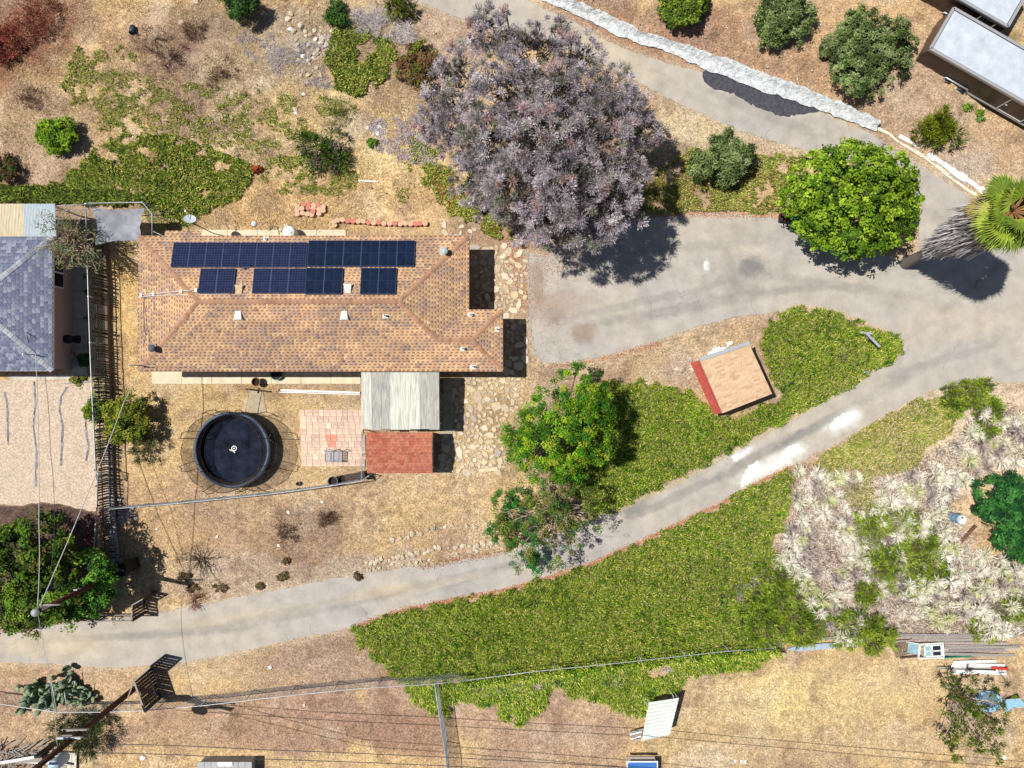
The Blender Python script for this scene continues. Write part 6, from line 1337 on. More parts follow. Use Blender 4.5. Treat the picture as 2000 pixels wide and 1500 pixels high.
cover('groundcover_patch', 'green ground cover patch between the rubble and the big grey tree', [(640, 90), (660, 50), (700, 60), (760, 80), (775, 110), (760, 150), (730, 180), (690, 195), (660, 170), (630, 120)], 640, .19, .085, .8, [(60, 84, 30)] + IVY, 6, .14, 9, hole=(.8, .34))
cover('groundcover_patch', 'thin green runners straggling over the dry slope in the upper left', [(140, 90), (240, 85), (300, 130), (310, 180), (240, 230), (150, 220), (120, 150)], 330, .15, .06, .9, IVY, 7, .1, 12, hole=(.7, .53))
cover('groundcover_patch', 'scattered green runners between the rubble and the upper shrub', [(500, 160), (560, 190), (700, 200), (700, 260), (560, 270), (500, 230)], 240, .15, .06, .9, IVY, 8, .1, 12, hole=(.7, .56))
cover('groundcover_patch', 'ground cover creeping out from below the big grey tree towards the flagstones', [(800, 270), (880, 300), (930, 330), (990, 400), (1010, 460), (980, 470), (930, 440), (880, 420), (850, 380), (800, 330)], 480, .17, .07, .9, IVY + [(160, 120, 60)], 9, .14, 9, hole=(.9, .36))
cover('groundcover_patch', 'yellowish ground cover along the upper edge of the parking area', [(1230, 400), (1290, 330), (1350, 290), (1480, 300), (1600, 310), (1560, 330), (1530, 380), (1520, 415), (1440, 413), (1380, 412), (1340, 416), (1250, 424)], 520, .18, .065, .8, [(112, 134, 54), (138, 152, 64), (168, 166, 84), (196, 176, 112), (140, 112, 66), (86, 104, 44)], 10, .14, 7, hole=(.8, .32), az=-1.2)
cover('groundcover_patch', 'green hedge-like growth behind the corrugated cover at the left edge', [(-10, 362), (60, 362), (200, 372), (280, 380), (300, 400), (200, 400), (60, 398), (-10, 398)], 620, .2, .09, .8, [(88, 106, 44), (112, 128, 52), (136, 148, 62), (70, 84, 40)], 11, .35, 9)
cover('groundcover_patch', 'green grass patch under the kennel frame near the shade sail', [(280, 405), (330, 420), (370, 440), (350, 452), (300, 450), (284, 430)], 300, .12, .04, .8, [(100, 140, 60), (120, 150, 70), (150, 160, 90)], 12, .05, 6)
cover('groundcover_patch', 'small dark green tufts in the upper slope below the big tree', [(700, 350), (800, 360), (800, 400), (750, 390)], 200, .15, .06, .8, IVY, 13, .1, 6, hole=(.6, .55))
cover('weeds', 'green weeds growing between the fence and the pickets beside the grey-shingled house', [(174, 430), (206, 470), (208, 740), (215, 900), (192, 900), (178, 740), (172, 560)], 260, .14, .05, .7, [(90, 130, 50), (120, 150, 70), (70, 100, 40)], 14, .06, 4, hole=(.9, .45))
cover('groundcover_patch', 'yellow-green scrub sprinkled over the straw slope in the upper left centre', [(230, 140), (480, 180), (580, 260), (500, 330), (420, 280), (200, 250)], 260, .16, .06, .9, IVY, 26, .12, 12, hole=(.45, .54))
cover('groundcover_patch', 'yellow-green scrub below the tangled shrub above the edging blocks', [(560, 290), (700, 330), (690, 390), (560, 380), (500, 350)], 300, .16, .06, .9, IVY, 27, .12, 12, hole=(.5, .50))
cover('brush', 'sprawling yellow-green brush mass between the agaves left of the blue drum', [(1650, 990), (1740, 985), (1800, 1020), (1850, 1060), (1860, 1130), (1800, 1160), (1720, 1150), (1680, 1090)], 520, .28, .035, .8, COYG, 28, .7, 14, hole=(.8, .40))
cover('brush', 'sprawling green brush mass where the long fence ends', [(1440, 1150), (1520, 1110), (1600, 1170), (1640, 1230), (1740, 1215), (1740, 1262), (1560, 1255), (1470, 1255)], 560, .28, .035, .8, COYG, 29, .7, 12, hole=(.8, .38))
cover('dead_stems', 'grey dead stems tangled in the slope growth above the house', [(470, 60), (620, 90), (650, 170), (560, 170), (480, 110)], 260, .3, .02, 1.2, [(150, 146, 156), (176, 170, 176), (130, 124, 130)], 15, .12, 12, hole=(.9, .5), mat=DRY)
cover('groundcover_patch', 'thin yellow-green runners across the straw slope left of the wide patch', [(330, 180), (480, 230), (500, 300), (380, 280), (250, 262), (200, 240)], 200, .15, .06, .9, IVY, 22, .1, 12, hole=(.5, .56))
cover('dead_stems', 'grey-violet dead ground cover at the edge of the big grey tree', [(720, 230), (830, 240), (860, 330), (800, 330), (740, 290)], 260, .2, .03, 1.1, [(166, 158, 176), (140, 134, 150), (186, 178, 190)], 23, .15, 12, hole=(.7, .48), mat=DRY)
cover('dead_stems', 'brown dry weeds over the pinkish slope in the upper left', [(250, 60), (420, 120), (470, 260), (400, 260), (300, 200), (240, 110)], 200, .2, .02, 1.1, [(120, 96, 84), (146, 116, 100), (100, 80, 74)], 24, .08, 14, hole=(.6, .5), mat=DRY)
cover('dead_stems', 'grey dead stems heaped near the upper dark shrubs and road', [(680, 20), (790, 30), (810, 90), (770, 80), (700, 50)], 300, .5, .025, 1.3, [(170, 164, 166), (196, 188, 180), (130, 122, 120)], 16, .25, 12, hole=(.9, .42), mat=DRY)
cover('dead_stems', 'grey-violet dead stems in the fence-side ground cover strip', [(860, 1335), (1010, 1330), (1150, 1310), (1400, 1290), (1400, 1305), (1200, 1340), (1050, 1345), (960, 1360)], 300, .2, .03, 1.2, [(186, 172, 184), (170, 158, 176), (200, 184, 170)], 17, .2, 9, hole=(1.2, .52), mat=DRY)
STRAW = [(236, 212, 160), (224, 196, 142), (208, 176, 124), (184, 152, 108), (244, 224, 180), (150, 122, 88), (214, 186, 134)]
PINKS = [(206, 176, 142), (186, 152, 124), (160, 128, 108), (222, 196, 160), (136, 108, 92), (196, 166, 140)]
for i, (lab, poly, d, pal, L_) in enumerate((
    ('dry straw grass over the slope above the house', [(-20, -10), (600, -10), (820, 60), (830, 300), (860, 400), (640, 455), (300, 440), (260, 400), (-20, 370)], 210, STRAW + [(110, 88, 66)], .28),
    ('dry straw grass in the yard around the trampoline', [(232, 480), (268, 480), (268, 728), (296, 752), (705, 752), (705, 800), (585, 800), (585, 915), (705, 915), (720, 930), (240, 995), (225, 800)], 130, STRAW, .15),
    ('dry straw grass between the wire fence and the lower road', [(240, 998), (720, 934), (850, 930), (990, 900), (1040, 1000), (960, 1060), (700, 1110), (300, 1185), (270, 1100)], 130, STRAW[:4] + PINKS[:3], .17),
    ('dry straw grass strip between the lower road and the long fence', [(-20, 1305), (300, 1310), (560, 1262), (690, 1232), (780, 1335), (500, 1370), (-20, 1380)], 120, PINKS + STRAW[:2], .15),
    ('dry brownish grass south of the long fence', [(-20, 1385), (280, 1395), (800, 1345), (870, 1400), (1000, 1420), (1100, 1350), (1220, 1405), (1220, 1510), (-20, 1510)], 120, PINKS + STRAW[1:3], .17),
    ('dry yellow grass in the lower right field', [(1220, 1405), (1320, 1340), (1520, 1280), (1740, 1270), (1830, 1320), (2020, 1330), (2020, 1510), (1220, 1510)], 130, STRAW, .18),
    ('dry grass under the upper right shrubs and trailers', [(1110, -10), (2020, -10), (2020, 420), (1930, 380), (1770, 262), (1700, 215), (1400, 100)], 60, PINKS + STRAW[:2], .16),
    ('dry grass between the parking area and the green island', [(1060, 712), (1300, 668), (1530, 612), (1480, 670), (1360, 780), (1240, 742), (1190, 740), (1130, 790), (1040, 930), (860, 930), (960, 850), (1030, 740)], 70, PINKS + STRAW[:3], .1))):
    rs = np.random.RandomState(40 + i); px, py = scatter(poly, d * (1.35 if i in (0, 5) else 1), rs, 6); n = len(px); x, y = px / S, py / S
    keep = (N3(x, y, 1.4, 4) + rs.normal(size=n) * .08) > .42; 
    for (cx_, cy_, r_) in ((455, 880, 60),): keep &= np.hypot(px - cx_, py - cy_) > r_
    keep &= ~((poly_sd(px, py, ROAD) > -3))
    px, py = px[keep], py[keep]; n = len(px); base = paint(px, py); pl = np.array([A(*c, k=.8) for c in pal])[rs.randint(len(pal), size=n)]; c = (base * .5 + pl * .5) * (1 + rs.uniform(-.3, .25, (n, 1)))
    az = N4(px / S, py / S, 2.5, 3) * 12 + rs.normal(size=n) * .9
    tag(bulk('dry_grass', blades(px, py, groundz(px, py), L_, .022, 1.0, rs, az), DRY, c), lab, 'dry grass', kind='stuff')
# orange-brown leaf litter along the margins
rs = np.random.RandomState(77); V = []; Cc = []
def litter(pl, n, wd, off, cols, L_=.07):
    seg = np.array([math.dist(a, b) for a, b in zip(pl, pl[1:])]); k = rs.choice(len(seg), n, p=seg / seg.sum()); t_ = rs.rand(n); a = np.array(pl)[k]; b = np.array(pl)[k + 1]; q = a + (b - a) * t_[:, None] + rs.normal(size=(n, 2)) * wd + np.array(off)
    V.append(blades(q[:, 0], q[:, 1], np.full(n, .03), L_, .05, 1.35, rs)); Cc.append(np.array([A(*c) for c in cols])[rs.randint(len(cols), size=n)] * rs.uniform(.7, 1.2, (n, 1)))
OR = [(214, 150, 110), (196, 128, 92), (226, 176, 140), (170, 104, 76)]
litter([(690, 1222), (800, 1185), (1000, 1147), (1150, 1100), (1250, 1056), (1400, 985), (1500, 930), (1545, 908)], 5200, 3.0, (0, 3), OR)
litter([(1100, 432), (1340, 420), (1530, 424), (1560, 440)], 1600, 4, (0, -2), OR); litter([(1066, 716), (1160, 704), (1290, 668)], 900, 4, (0, 3), OR + [(150, 130, 110)]); litter([(1000, 470), (1020, 560), (1022, 600)], 1400, 12, (0, 0), OR)
litter([(1545, 598), (1620, 606), (1690, 632), (1745, 655)], 500, 2.5, (0, -1), [(226, 200, 150), (214, 170, 120)]); litter([(1190, 1003), (1340, 932), (1560, 808), (1700, 730)], 1500, 2.2, (0, 2), [(226, 200, 150), (200, 180, 130)]); litter([(1070, 430), (1060, 520), (1180, 480)], 900, 20, (0, 0), OR + [(150, 140, 130)])
litter([(1050, 500), (1050, 640), (1100, 690)], 300, 22, (0, 0), OR + [(150, 140, 130)]); litter([(820, 1108), (900, 1092), (980, 1078)], 600, 4, (0, 0), [(200, 140, 90), (150, 110, 80)])
tag(bulk('leaf_litter', np.concatenate(V), DRY, np.concatenate(Cc)), 'orange-brown fallen leaves along the road margins', 'leaf litter', kind='stuff')

# ---------------------------------------------------------------- the big trees
GREYV = [(180, 168, 178), (198, 188, 196), (164, 156, 162), (214, 204, 210), (150, 144, 146), (192, 158, 156), (144, 146, 128), (228, 218, 224)]
rs_ = random.Random(5); LB = []
for (x, y, z, r) in ((960, 60, 6.2, 52), (900, 130, 5.6, 50), (1045, 95, 6.8, 60), (1130, 110, 6.6, 50), (870, 190, 5.0, 56), (985, 175, 7.4, 75), (1100, 180, 7.6, 75), (1190, 165, 6.4, 50), (1230, 215, 5.6, 44), (880, 270, 5.0, 52), (960, 280, 7.0, 72), (1060, 280, 8.6, 80),
    (1170, 270, 7.6, 75), (1215, 330, 6.6, 60), (930, 360, 5.2, 52), (1020, 375, 7.6, 72), (1120, 370, 8.4, 78), (1185, 400, 7.0, 62), (1010, 440, 5.8, 48), (1085, 440, 7.0, 62), (1165, 455, 6.2, 48), (1230, 420, 5.4, 38), (840, 240, 4.4, 36), (1260, 250, 4.6, 36), (1070, 60, 5.4, 40), (950, 430, 4.2, 34)):
    LB.append((1045 + (x - 1045) * .97, 268 + (y - 268) * .95, z, r * .9, r / 31.25 * .6))
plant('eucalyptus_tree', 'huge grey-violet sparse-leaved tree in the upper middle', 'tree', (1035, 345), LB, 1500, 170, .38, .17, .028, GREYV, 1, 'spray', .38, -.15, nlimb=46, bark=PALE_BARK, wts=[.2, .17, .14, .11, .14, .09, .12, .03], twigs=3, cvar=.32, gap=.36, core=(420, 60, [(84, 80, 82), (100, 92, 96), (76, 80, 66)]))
GREENB = [(88, 120, 30), (112, 146, 36), (136, 168, 44), (70, 102, 28), (154, 182, 60)]
plant('carob_tree', 'dense bright green rounded tree beside the parking area with the palm trunk next to it', 'tree', (1590, 440), [(1660, 395, 3.6, 105, 2.4), (1600, 360, 3.4, 60, 1.6), (1715, 360, 3.4, 65, 1.7), (1600, 425, 2.9, 60, 1.5), (1725, 430, 3.0, 58, 1.5), (1660, 330, 3.2, 50, 1.2), (1665, 455, 2.7, 50, 1.2), (1745, 395, 3.0, 48, 1.4), (1570, 395, 2.7, 46, 1.2)], 1500, 24, .26, .18, .12, GREENB, 2, 'leaf', .2, -.1, cvar=.28, gap=.34)
plant('pepper_tree', 'vivid green tree with lobed crown left of the green island', 'tree', (1095, 830), [(1130, 770, 3.4, 52, 1.6), (1160, 800, 3.6, 42, 1.3), (1085, 810, 3.8, 62, 1.8), (1035, 845, 2.8, 46, 1.3), (1120, 850, 4.2, 66, 1.9), (1165, 865, 3.4, 40, 1.2), (1060, 890, 2.9, 52, 1.4), (1110, 905, 2.8, 40, 1.1), (1010, 870, 2.2, 32, .9), (1130, 740, 2.6, 28, .8)], 820, 64, .30, .13, .06, [(74, 130, 30), (104, 154, 34), (132, 168, 40), (50, 98, 26), (150, 166, 52), (90, 130, 40)], 3, 'leaf', .2, -.2, cvar=.34, gap=.40)
plant('sparse_tree', 'thin open-crowned green tree overhanging the lower road', 'tree', (1095, 985), [(1010, 985, 3.0, 46, 1.3), (1060, 1010, 3.6, 52, 1.4), (1110, 990, 3.4, 50, 1.4), (1070, 960, 3.2, 46, 1.2), (1140, 1030, 2.6, 36, .9), (1030, 1050, 3.0, 44, 1.1), (1090, 1080, 2.4, 32, .8), (985, 1030, 2.6, 26, .8), (1020, 1095, 2.0, 24, .6)], 230, 60, .30, .12, .055, [(80, 112, 40), (106, 130, 48), (60, 120, 50), (130, 134, 66), (140, 130, 80)], 4, 'leaf', .11, -.4, nlimb=40, bark=PALE_BARK, twigs=2)
plant('sparse_tree', 'emerald-leaved small tree at the left side of the open-crowned one', 'tree', (985, 1005), [(985, 975, 1.9, 24, .9), (975, 1030, 1.9, 26, .8), (1005, 1050, 1.8, 20, .7), (1035, 1090, 1.4, 18, .5), (1045, 1108, 1.2, 12, .4)], 90, 60, .26, .12, .06, [(40, 118, 44), (60, 136, 50), (34, 98, 40)], 5, 'leaf', .06, -.3, nlimb=12, twigs=1)
OLIVE = [(88, 108, 58), (110, 130, 74), (130, 148, 92), (70, 88, 48), (150, 162, 112)]
def shrub(label, x, y, r, seed, pal=OLIVE, h=1.6, n=150, k=60, ll=.16, lw=.07, cr=.28, mode='leaf', grp=None, name='shrub', low=-.1, lobes=6, cvar=.28, trunk=.07, sq=1.0, nl=10):
    pr = random.Random(seed); LBS = [(x, y, h * .45, r * .55, h * .42)]
    for i in range(lobes):
        a = 6.28 * i / lobes + pr.uniform(-.5, .5); q = r * pr.uniform(.38, .72); LBS.append((x + math.cos(a) * q, y + math.sin(a) * q * sq, h * pr.uniform(.3, .65), r * pr.uniform(.28, .5), h * pr.uniform(.26, .4)))
    k_ = (1 - h * .5 / H); bx, by = 1000 + (x - 1000) * k_, 750 + (y - 750) * k_
    return plant(name, label, 'shrub', (bx, by), LBS, n, k, cr, ll, lw, pal, seed, mode, trunk, low, grp, nlimb=nl, crown='foliage', cvar=cvar)
shrub('olive-green rounded shrub between the big grey tree and the bright green tree', 1412, 305, 62, 11, n=330, k=60, h=2.4)
shrub('bright green shrub cut by the top frame edge above the white channel', 1328, 5, 56, 12, [(104, 128, 42), (130, 150, 56), (84, 108, 38)], n=230, h=2.2, ll=.2, lw=.1)
shrub('tall dark olive shrub at the top edge right of the white hose', 1520, 45, 66, 13, n=360, h=2.6)
shrub('widest olive-green shrub, left of the large trailer', 1688, 102, 92, 14, n=560, h=2.6, lobes=9)
shrub('small spiky yellow-green shrub by the kerb below the trailer', 1830, 250, 42, 15, [(110, 124, 34), (132, 142, 40), (84, 98, 36)], n=110, k=45, h=1.2, mode='spray', ll=.26, lw=.05, cr=.4)
shrub('tiny green weed clump below the trailer wheels', 1886, 210, 11, 16, [(104, 136, 50), (130, 160, 60)], n=14, k=22, h=.5, cr=.16, lobes=2); shrub('second tiny green weed clump below the trailer, farther right', 1912, 220, 7, 17, [(104, 136, 50), (130, 160, 60)], n=8, k=20, h=.3, cr=.15, lobes=2); shrub('low green weeds beneath the two weed clumps by the trailer', 1915, 234, 9, 18, [(124, 146, 80), (130, 160, 80)], n=10, k=20, h=.2, cr=.15, lobes=2)
shrub('fresh green bush on the dry slope above the left roof', 108, 268, 40, 19, [(104, 140, 34), (130, 164, 44), (84, 118, 34)], n=130, h=1.5, ll=.18, lw=.08)
shrub('dark green shrub cut by the top frame edge near the rubble', 464, 0, 36, 20, [(50, 84, 36), (70, 104, 44), (40, 64, 32)], n=130, h=1.9)
shrub('brown half-dead shrub with a green top left of the big grey tree', 820, 130, 48, 21, [(130, 96, 60), (108, 84, 52), (150, 116, 76), (112, 122, 42), (92, 84, 50)], n=150, k=60, h=1.3)
shrub('tangled green and grey shrub above the edging blocks', 632, 302, 48, 22, [(78, 112, 36), (110, 130, 50), (60, 84, 36), (150, 140, 130)], n=80, k=50, h=1.2, mode='spray', ll=.28, lw=.05, cr=.45)
shrub('small dark shrub in the rubble under the top edge', 656, 30, 26, 23, [(58, 92, 40), (80, 112, 44)], n=45, h=.9); shrub('yellow-green shrub at the top edge beside the upper road', 782, 14, 24, 24, [(112, 124, 44), (136, 140, 60), (86, 96, 40)], n=45, k=45, h=1.0, mode='spray', ll=.24, lw=.05, cr=.35)
shrub('little round green tuft on the straw above the house', 726, 279, 10, 25, [(104, 140, 44), (84, 120, 40)], n=16, k=30, h=.4, cr=.16, lobes=2)
shrub('wispy green weed on the straw below the upper ground cover patch', 668, 215, 26, 26, [(118, 132, 56), (150, 150, 80)], n=22, k=26, h=.5, mode='spray', ll=.26, lw=.03, cr=.4)
RED = [(176, 96, 76), (150, 80, 64), (196, 124, 98), (126, 72, 60), (206, 156, 128)]
shrub('rust-red dried bush in the top left corner', 62, 50, 62, 27, RED, n=150, k=42, h=.7, mode='spray', ll=.2, lw=.03, cr=.5); shrub('dark red dried bush at the left frame edge', 8, 90, 36, 28, RED, n=80, k=50, h=.9, mode='spray', ll=.24, lw=.05, cr=.4)
shrub('dark brown bush at the left edge above the hedge', 8, 330, 30, 29, [(84, 70, 44), (110, 84, 52), (70, 90, 40)], n=60, k=50, h=1.0); shrub('small orange-brown shrub right of the wide ground cover patch', 503, 329, 9, 30, [(176, 92, 44), (150, 70, 40)], n=14, k=30, h=.5, cr=.15, lobes=2)
for k, (x, y, r) in enumerate(((300, 75, 32), (335, 110, 30), (380, 60, 24), (440, 150, 36), (60, 190, 24), (640, 1010, 22), (560, 1040, 26))): shrub(['brown dead brush beside the small dark bucket', 'brown dead brush below the bucket-side brush', 'thin brown brush beneath the pale rock at the top', 'dark brown dead brush on the slope centre', 'faint brown brush below the red bushes', 'flat brown dead weeds above the rock rows', 'flat brown dead weeds left of the others above the road'][k], x, y, r, 60 + k, [(120, 92, 76), (146, 112, 90), (100, 78, 66)], n=30, k=30, h=.35, mode='spray', ll=.2, lw=.025, cr=.35, nl=4)
for k, (x, y, r) in enumerate(((356, 1127, 14), (377, 1148, 12), (430, 1150, 12), (700, 1126, 10), (508, 1144, 8), (552, 1127, 10), (560, 1095, 7))): shrub(['dull green weed at the left of the dry tumbleweed group near the road', 'low brown weed by the reddish twigs near the road', 'brown round weed near the reddish twigs', 'dark brown round tuft at the upper edge of the lower road', 'small brown tuft left of the other road-edge tufts', 'brown tuft in the middle of the road-edge tufts', 'tiny brown tuft above the road-edge tufts'][k], x, y, r, 80 + k, [(110, 100, 64), (130, 104, 72), (90, 76, 56)], n=14, k=26, h=.25, cr=.16, lobes=2, nl=3)
shrub('reddish dead twigs beside the lower road near the cable shadows', 376, 1172, 22, 90, [(160, 96, 74), (140, 80, 60)], n=14, k=20, h=.3, mode='spray', ll=.35, lw=.02, cr=.45, nl=10); shrub('leafless grey-brown bush whose shadow spreads on the straw near the road', 385, 1098, 44, 91, [(110, 108, 64), (92, 86, 66), (130, 120, 90)], n=34, k=18, h=1.5, mode='spray', ll=.25, lw=.02, cr=.4, nl=30, trunk=.06)
YG = [(112, 124, 34), (140, 146, 44), (92, 112, 34), (160, 160, 60), (76, 92, 34)]
shrub('round bush with yellow-tipped leaves growing through the picket fence', 250, 826, 56, 31, YG, n=230, h=2.2, ll=.16, lw=.07); shrub('small leafy bush beside the round bush, left of the pickets', 190, 800, 24, 32, [(96, 124, 36), (124, 144, 44)], n=60, h=1.8, ll=.16); shrub('sparse grey-green lower part of the round bush by the pickets', 282, 868, 34, 33, [(110, 116, 80), (130, 130, 90), (84, 96, 60)], n=60, k=30, h=1.2, mode='spray', ll=.22, lw=.04, cr=.35)
plant('leafy_tree', 'broad dark and light green tree filling the left edge above the lower road', 'tree', (95, 1090), [(30, 1100, 4.0, 75, 1.8), (70, 1060, 4.2, 60, 1.6), (20, 1170, 3.6, 60, 1.5), (85, 1150, 4.0, 66, 1.6), (120, 1095, 3.4, 38, 1.2), (55, 1205, 3.0, 40, 1.0), (110, 1200, 2.6, 34, .9), (-20, 1130, 3.6, 70, 1.6), (-30, 1060, 3.6, 50, 1.6)], 720, 50, .34, .17, .10, [(64, 92, 28), (84, 116, 34), (104, 140, 40), (124, 156, 48), (50, 72, 28), (110, 110, 50)], 34, 'leaf', .22, -.2)
plant('leafy_tree', 'fresh green smaller tree overlapping the broad tree beside the utility pole', 'tree', (195, 1105), [(180, 1120, 2.8, 42, 1.2), (170, 1160, 2.6, 40, 1.1), (195, 1150, 2.6, 30, 1.0), (140, 1180, 2.2, 30, .8), (195, 1105, 2.4, 24, .8)], 200, 44, .30, .17, .11, [(74, 124, 42), (98, 150, 52), (60, 104, 40), (120, 168, 66)], 35, 'leaf', .12, -.2)
plant('bare_tree', 'nearly leafless twiggy tree leaning over the grey roof and corrugated cover', 'tree', (168, 462), [(120, 460, 3.6, 40, .9), (155, 480, 3.2, 40, .9), (100, 490, 3.8, 30, .7), (150, 430, 3.0, 34, .8), (90, 430, 3.6, 24, .6), (180, 510, 2.8, 22, .6), (130, 505, 3.3, 26, .6)], 130, 15, .34, .11, .06, [(120, 120, 74), (96, 108, 60), (150, 140, 100), (110, 134, 96)], 36, 'leaf', .09, -.5, nlimb=60, bark=PALE_BARK, twigs=3)
shrub('fine dark green bush behind the crossarm pole in the bottom left', 160, 1428, 50, 37, [(64, 84, 40), (84, 100, 48), (50, 64, 34)], n=110, k=50, h=1.7, mode='spray', ll=.3, lw=.03, cr=.5)
shrub('shady green bush against the pink stucco wall, by the walk', 168, 700, 12, 38, [(50, 80, 36), (70, 100, 44)], n=26, h=.9, cr=.2); shrub('small bush in front of the grey-roofed house walk', 155, 738, 16, 39, [(110, 130, 50), (140, 150, 70)], n=24, k=30, h=.5, cr=.2)
for k, (x, y, r) in enumerate(((176, 570, 8), (177, 622, 8), (176, 540, 8))): shrub(['low green growth at the fence near the white window', 'low green growth at the fence below the white window', 'green sprig at the fence above the white window'][k], x, y, r, 100 + k, [(70, 100, 40), (96, 124, 50)], n=14, k=24, h=.6, cr=.18, lobes=2, nl=3)
# right hand side
shrub('dense deep green bush at the right frame edge beside the blue drum', 1962, 975, 56, 41, [(38, 92, 44), (56, 112, 52), (74, 132, 64), (30, 72, 36)], n=330, h=2.4, ll=.15, lw=.08); shrub('lower lobe of deep green bush at the right frame edge', 1985, 1050, 52, 42, [(42, 98, 44), (60, 116, 52), (80, 136, 62), (30, 72, 36)], n=250, h=2.2, ll=.15, lw=.08)
COY = [(116, 142, 44), (142, 166, 50), (92, 116, 44), (164, 182, 70), (126, 120, 84)]
for k, (x, y, r, h_, l) in enumerate(((1870, 775, 34, 1.2, 'yellow-green bush at the road bend on the right'), (1905, 765, 28, 1.0, 'bush touching the right side of the road bend bush'), (1925, 830, 24, .9, 'small green bush among dry agaves below the road bend'), (1700, 1010, 28, .8, 'bright yellow-green bush below the ground cover on the right'), (1720, 1095, 36, 1.3, 'bushy green shrub in the middle of the dry agaves'),
    (1790, 1060, 40, 1.3, 'green shrub left of the blue drum'), (1810, 1110, 36, 1.2, 'green shrub below the blue drum'), (1480, 1180, 42, 1.4, 'green shrub at the right end of the large ground cover'), (1530, 1140, 36, 1.2, 'yellow shrub above the large ground cover corner'), (1560, 1210, 44, 1.5, 'dark-stemmed green shrub above the blue-grey sheet'), (1500, 1225, 36, 1.2, 'shrub at the corner where the long fence ends'),
    (1700, 1240, 44, 1.6, 'green shrub overhanging the blue-grey metal sheet'), (1645, 1225, 30, 1.1, 'low green shrub behind the blue-grey metal sheet'), (1915, 1225, 26, 1.0, 'green shrub growing over the board stack'), (1980, 1190, 28, 1.2, 'green shrub at the right frame edge above the boards'), (1690, 1160, 20, .8, 'small green sprout between agaves above the sheet-side shrub'), (1770, 1012, 20, .8, 'small shrub left of the blue drum, among grey stems'), (1940, 800, 18, .6, 'little green bush near the right edge of the bare bank'))):
    shrub(l, x, y, r, 120 + k, COY, n=int(r * 2.5), k=44, h=h_, mode='spray', ll=.22, lw=.045, cr=.38)
plant('small_tree', 'open-branched small tree casting a broken shadow in the bottom right field', 'tree', (1840, 1330), [(1870, 1390, 2.2, 34, .8), (1900, 1350, 2.2, 28, .8), (1860, 1340, 1.8, 22, .6), (1940, 1390, 2.0, 26, .7), (1895, 1420, 2.0, 36, .8), (1850, 1420, 1.6, 26, .6), (1930, 1440, 1.6, 30, .6), (1880, 1460, 1.4, 26, .6), (1930, 1480, 1.2, 24, .5), (1960, 1345, 1.8, 18, .5)], 130, 44, .30, .2, .05, [(90, 112, 34), (112, 130, 44), (74, 96, 36), (110, 104, 60)], 55, 'spray', .10, -.3, nlimb=40, bark=PALE_BARK, twigs=2)
# ---------------------------------------------------------------- prickly pear
def cactus():
    rs = random.Random(17); c = P(115, 1345); t = thing('prickly_pear', 'blue-green prickly pear cactus with many flat pads at the bottom left', 'cactus', c); meshes = []
    MT = MO('cactus_pad', [A(124, 150, 124), A(144, 168, 138), A(106, 130, 106), A(162, 174, 132), A(134, 154, 128)], .6, .15, 5)
    for k in range(4):
        m = MB(); n = 14; pr = []
        for i in range(n): a = 2 * math.pi * i / n; pr.append((math.sin(a) * .15 * (1 + .1 * rs.random()), math.cos(a) * .21 + .19))
        vs = [(x, -.018, y) for x, y in pr] + [(x, .018, y) for x, y in pr] + [(0, -.035, .19), (0, .035, .19)]; m.add(vs, [(i, (i + 1) % n, n + (i + 1) % n, n + i) for i in range(n)] + [(i, 2 * n, (i + 1) % n) for i in range(n)] + [(n + i, n + (i + 1) % n, 2 * n + 1) for i in range(n)], True); meshes.append(m.mesh('pad', MT))
    tips = []
    for k in range(260):
        if k < 70 or not tips: x, y = rs.gauss(112, 27), rs.gauss(1350, 17); p = P(x, y); z = 0
        else: q = rs.choice(tips); p, z = q[0], q[1]
        if z > 1.3: continue
        tl = rs.uniform(0, 1.1); az = rs.uniform(0, 6.28); s_ = rs.uniform(.75, 1.3); o = link('pad', rs.choice(meshes), t, Vector((p.x, p.y, z)) - Vector((c.x, c.y, 0)), (tl, 0, az)); o.scale = (s_,) * 3
        d = Matrix.Rotation(az, 3, 'Z') @ Matrix.Rotation(tl, 3, 'X') @ Vector((0, 0, .36 * s_)); tips.append((Vector((p.x + d.x, p.y + d.y, 0)), z + d.z))
    c2 = P(166, 1357); t2 = thing('prickly_pear', 'smaller prickly pear clump right of the large cactus beside the plank screen', 'cactus', c2)
    for k in range(28):
        o = link('pad', rs.choice(meshes), t2, (rs.gauss(0, .3), rs.gauss(0, .25), rs.uniform(0, .5)), (rs.uniform(0, 1.2), 0, rs.uniform(0, 6.28)))
    for (x, y, x2, y2) in ((100, 1328, 111, 1392), (126, 1352, 131, 1388)):
        m = MB(); m.tube([P(x, y, 1.7) - c, P(x2, y2, 1.5) - c], .03, 6); m.build('prop_pole', GALV, t)
cactus()
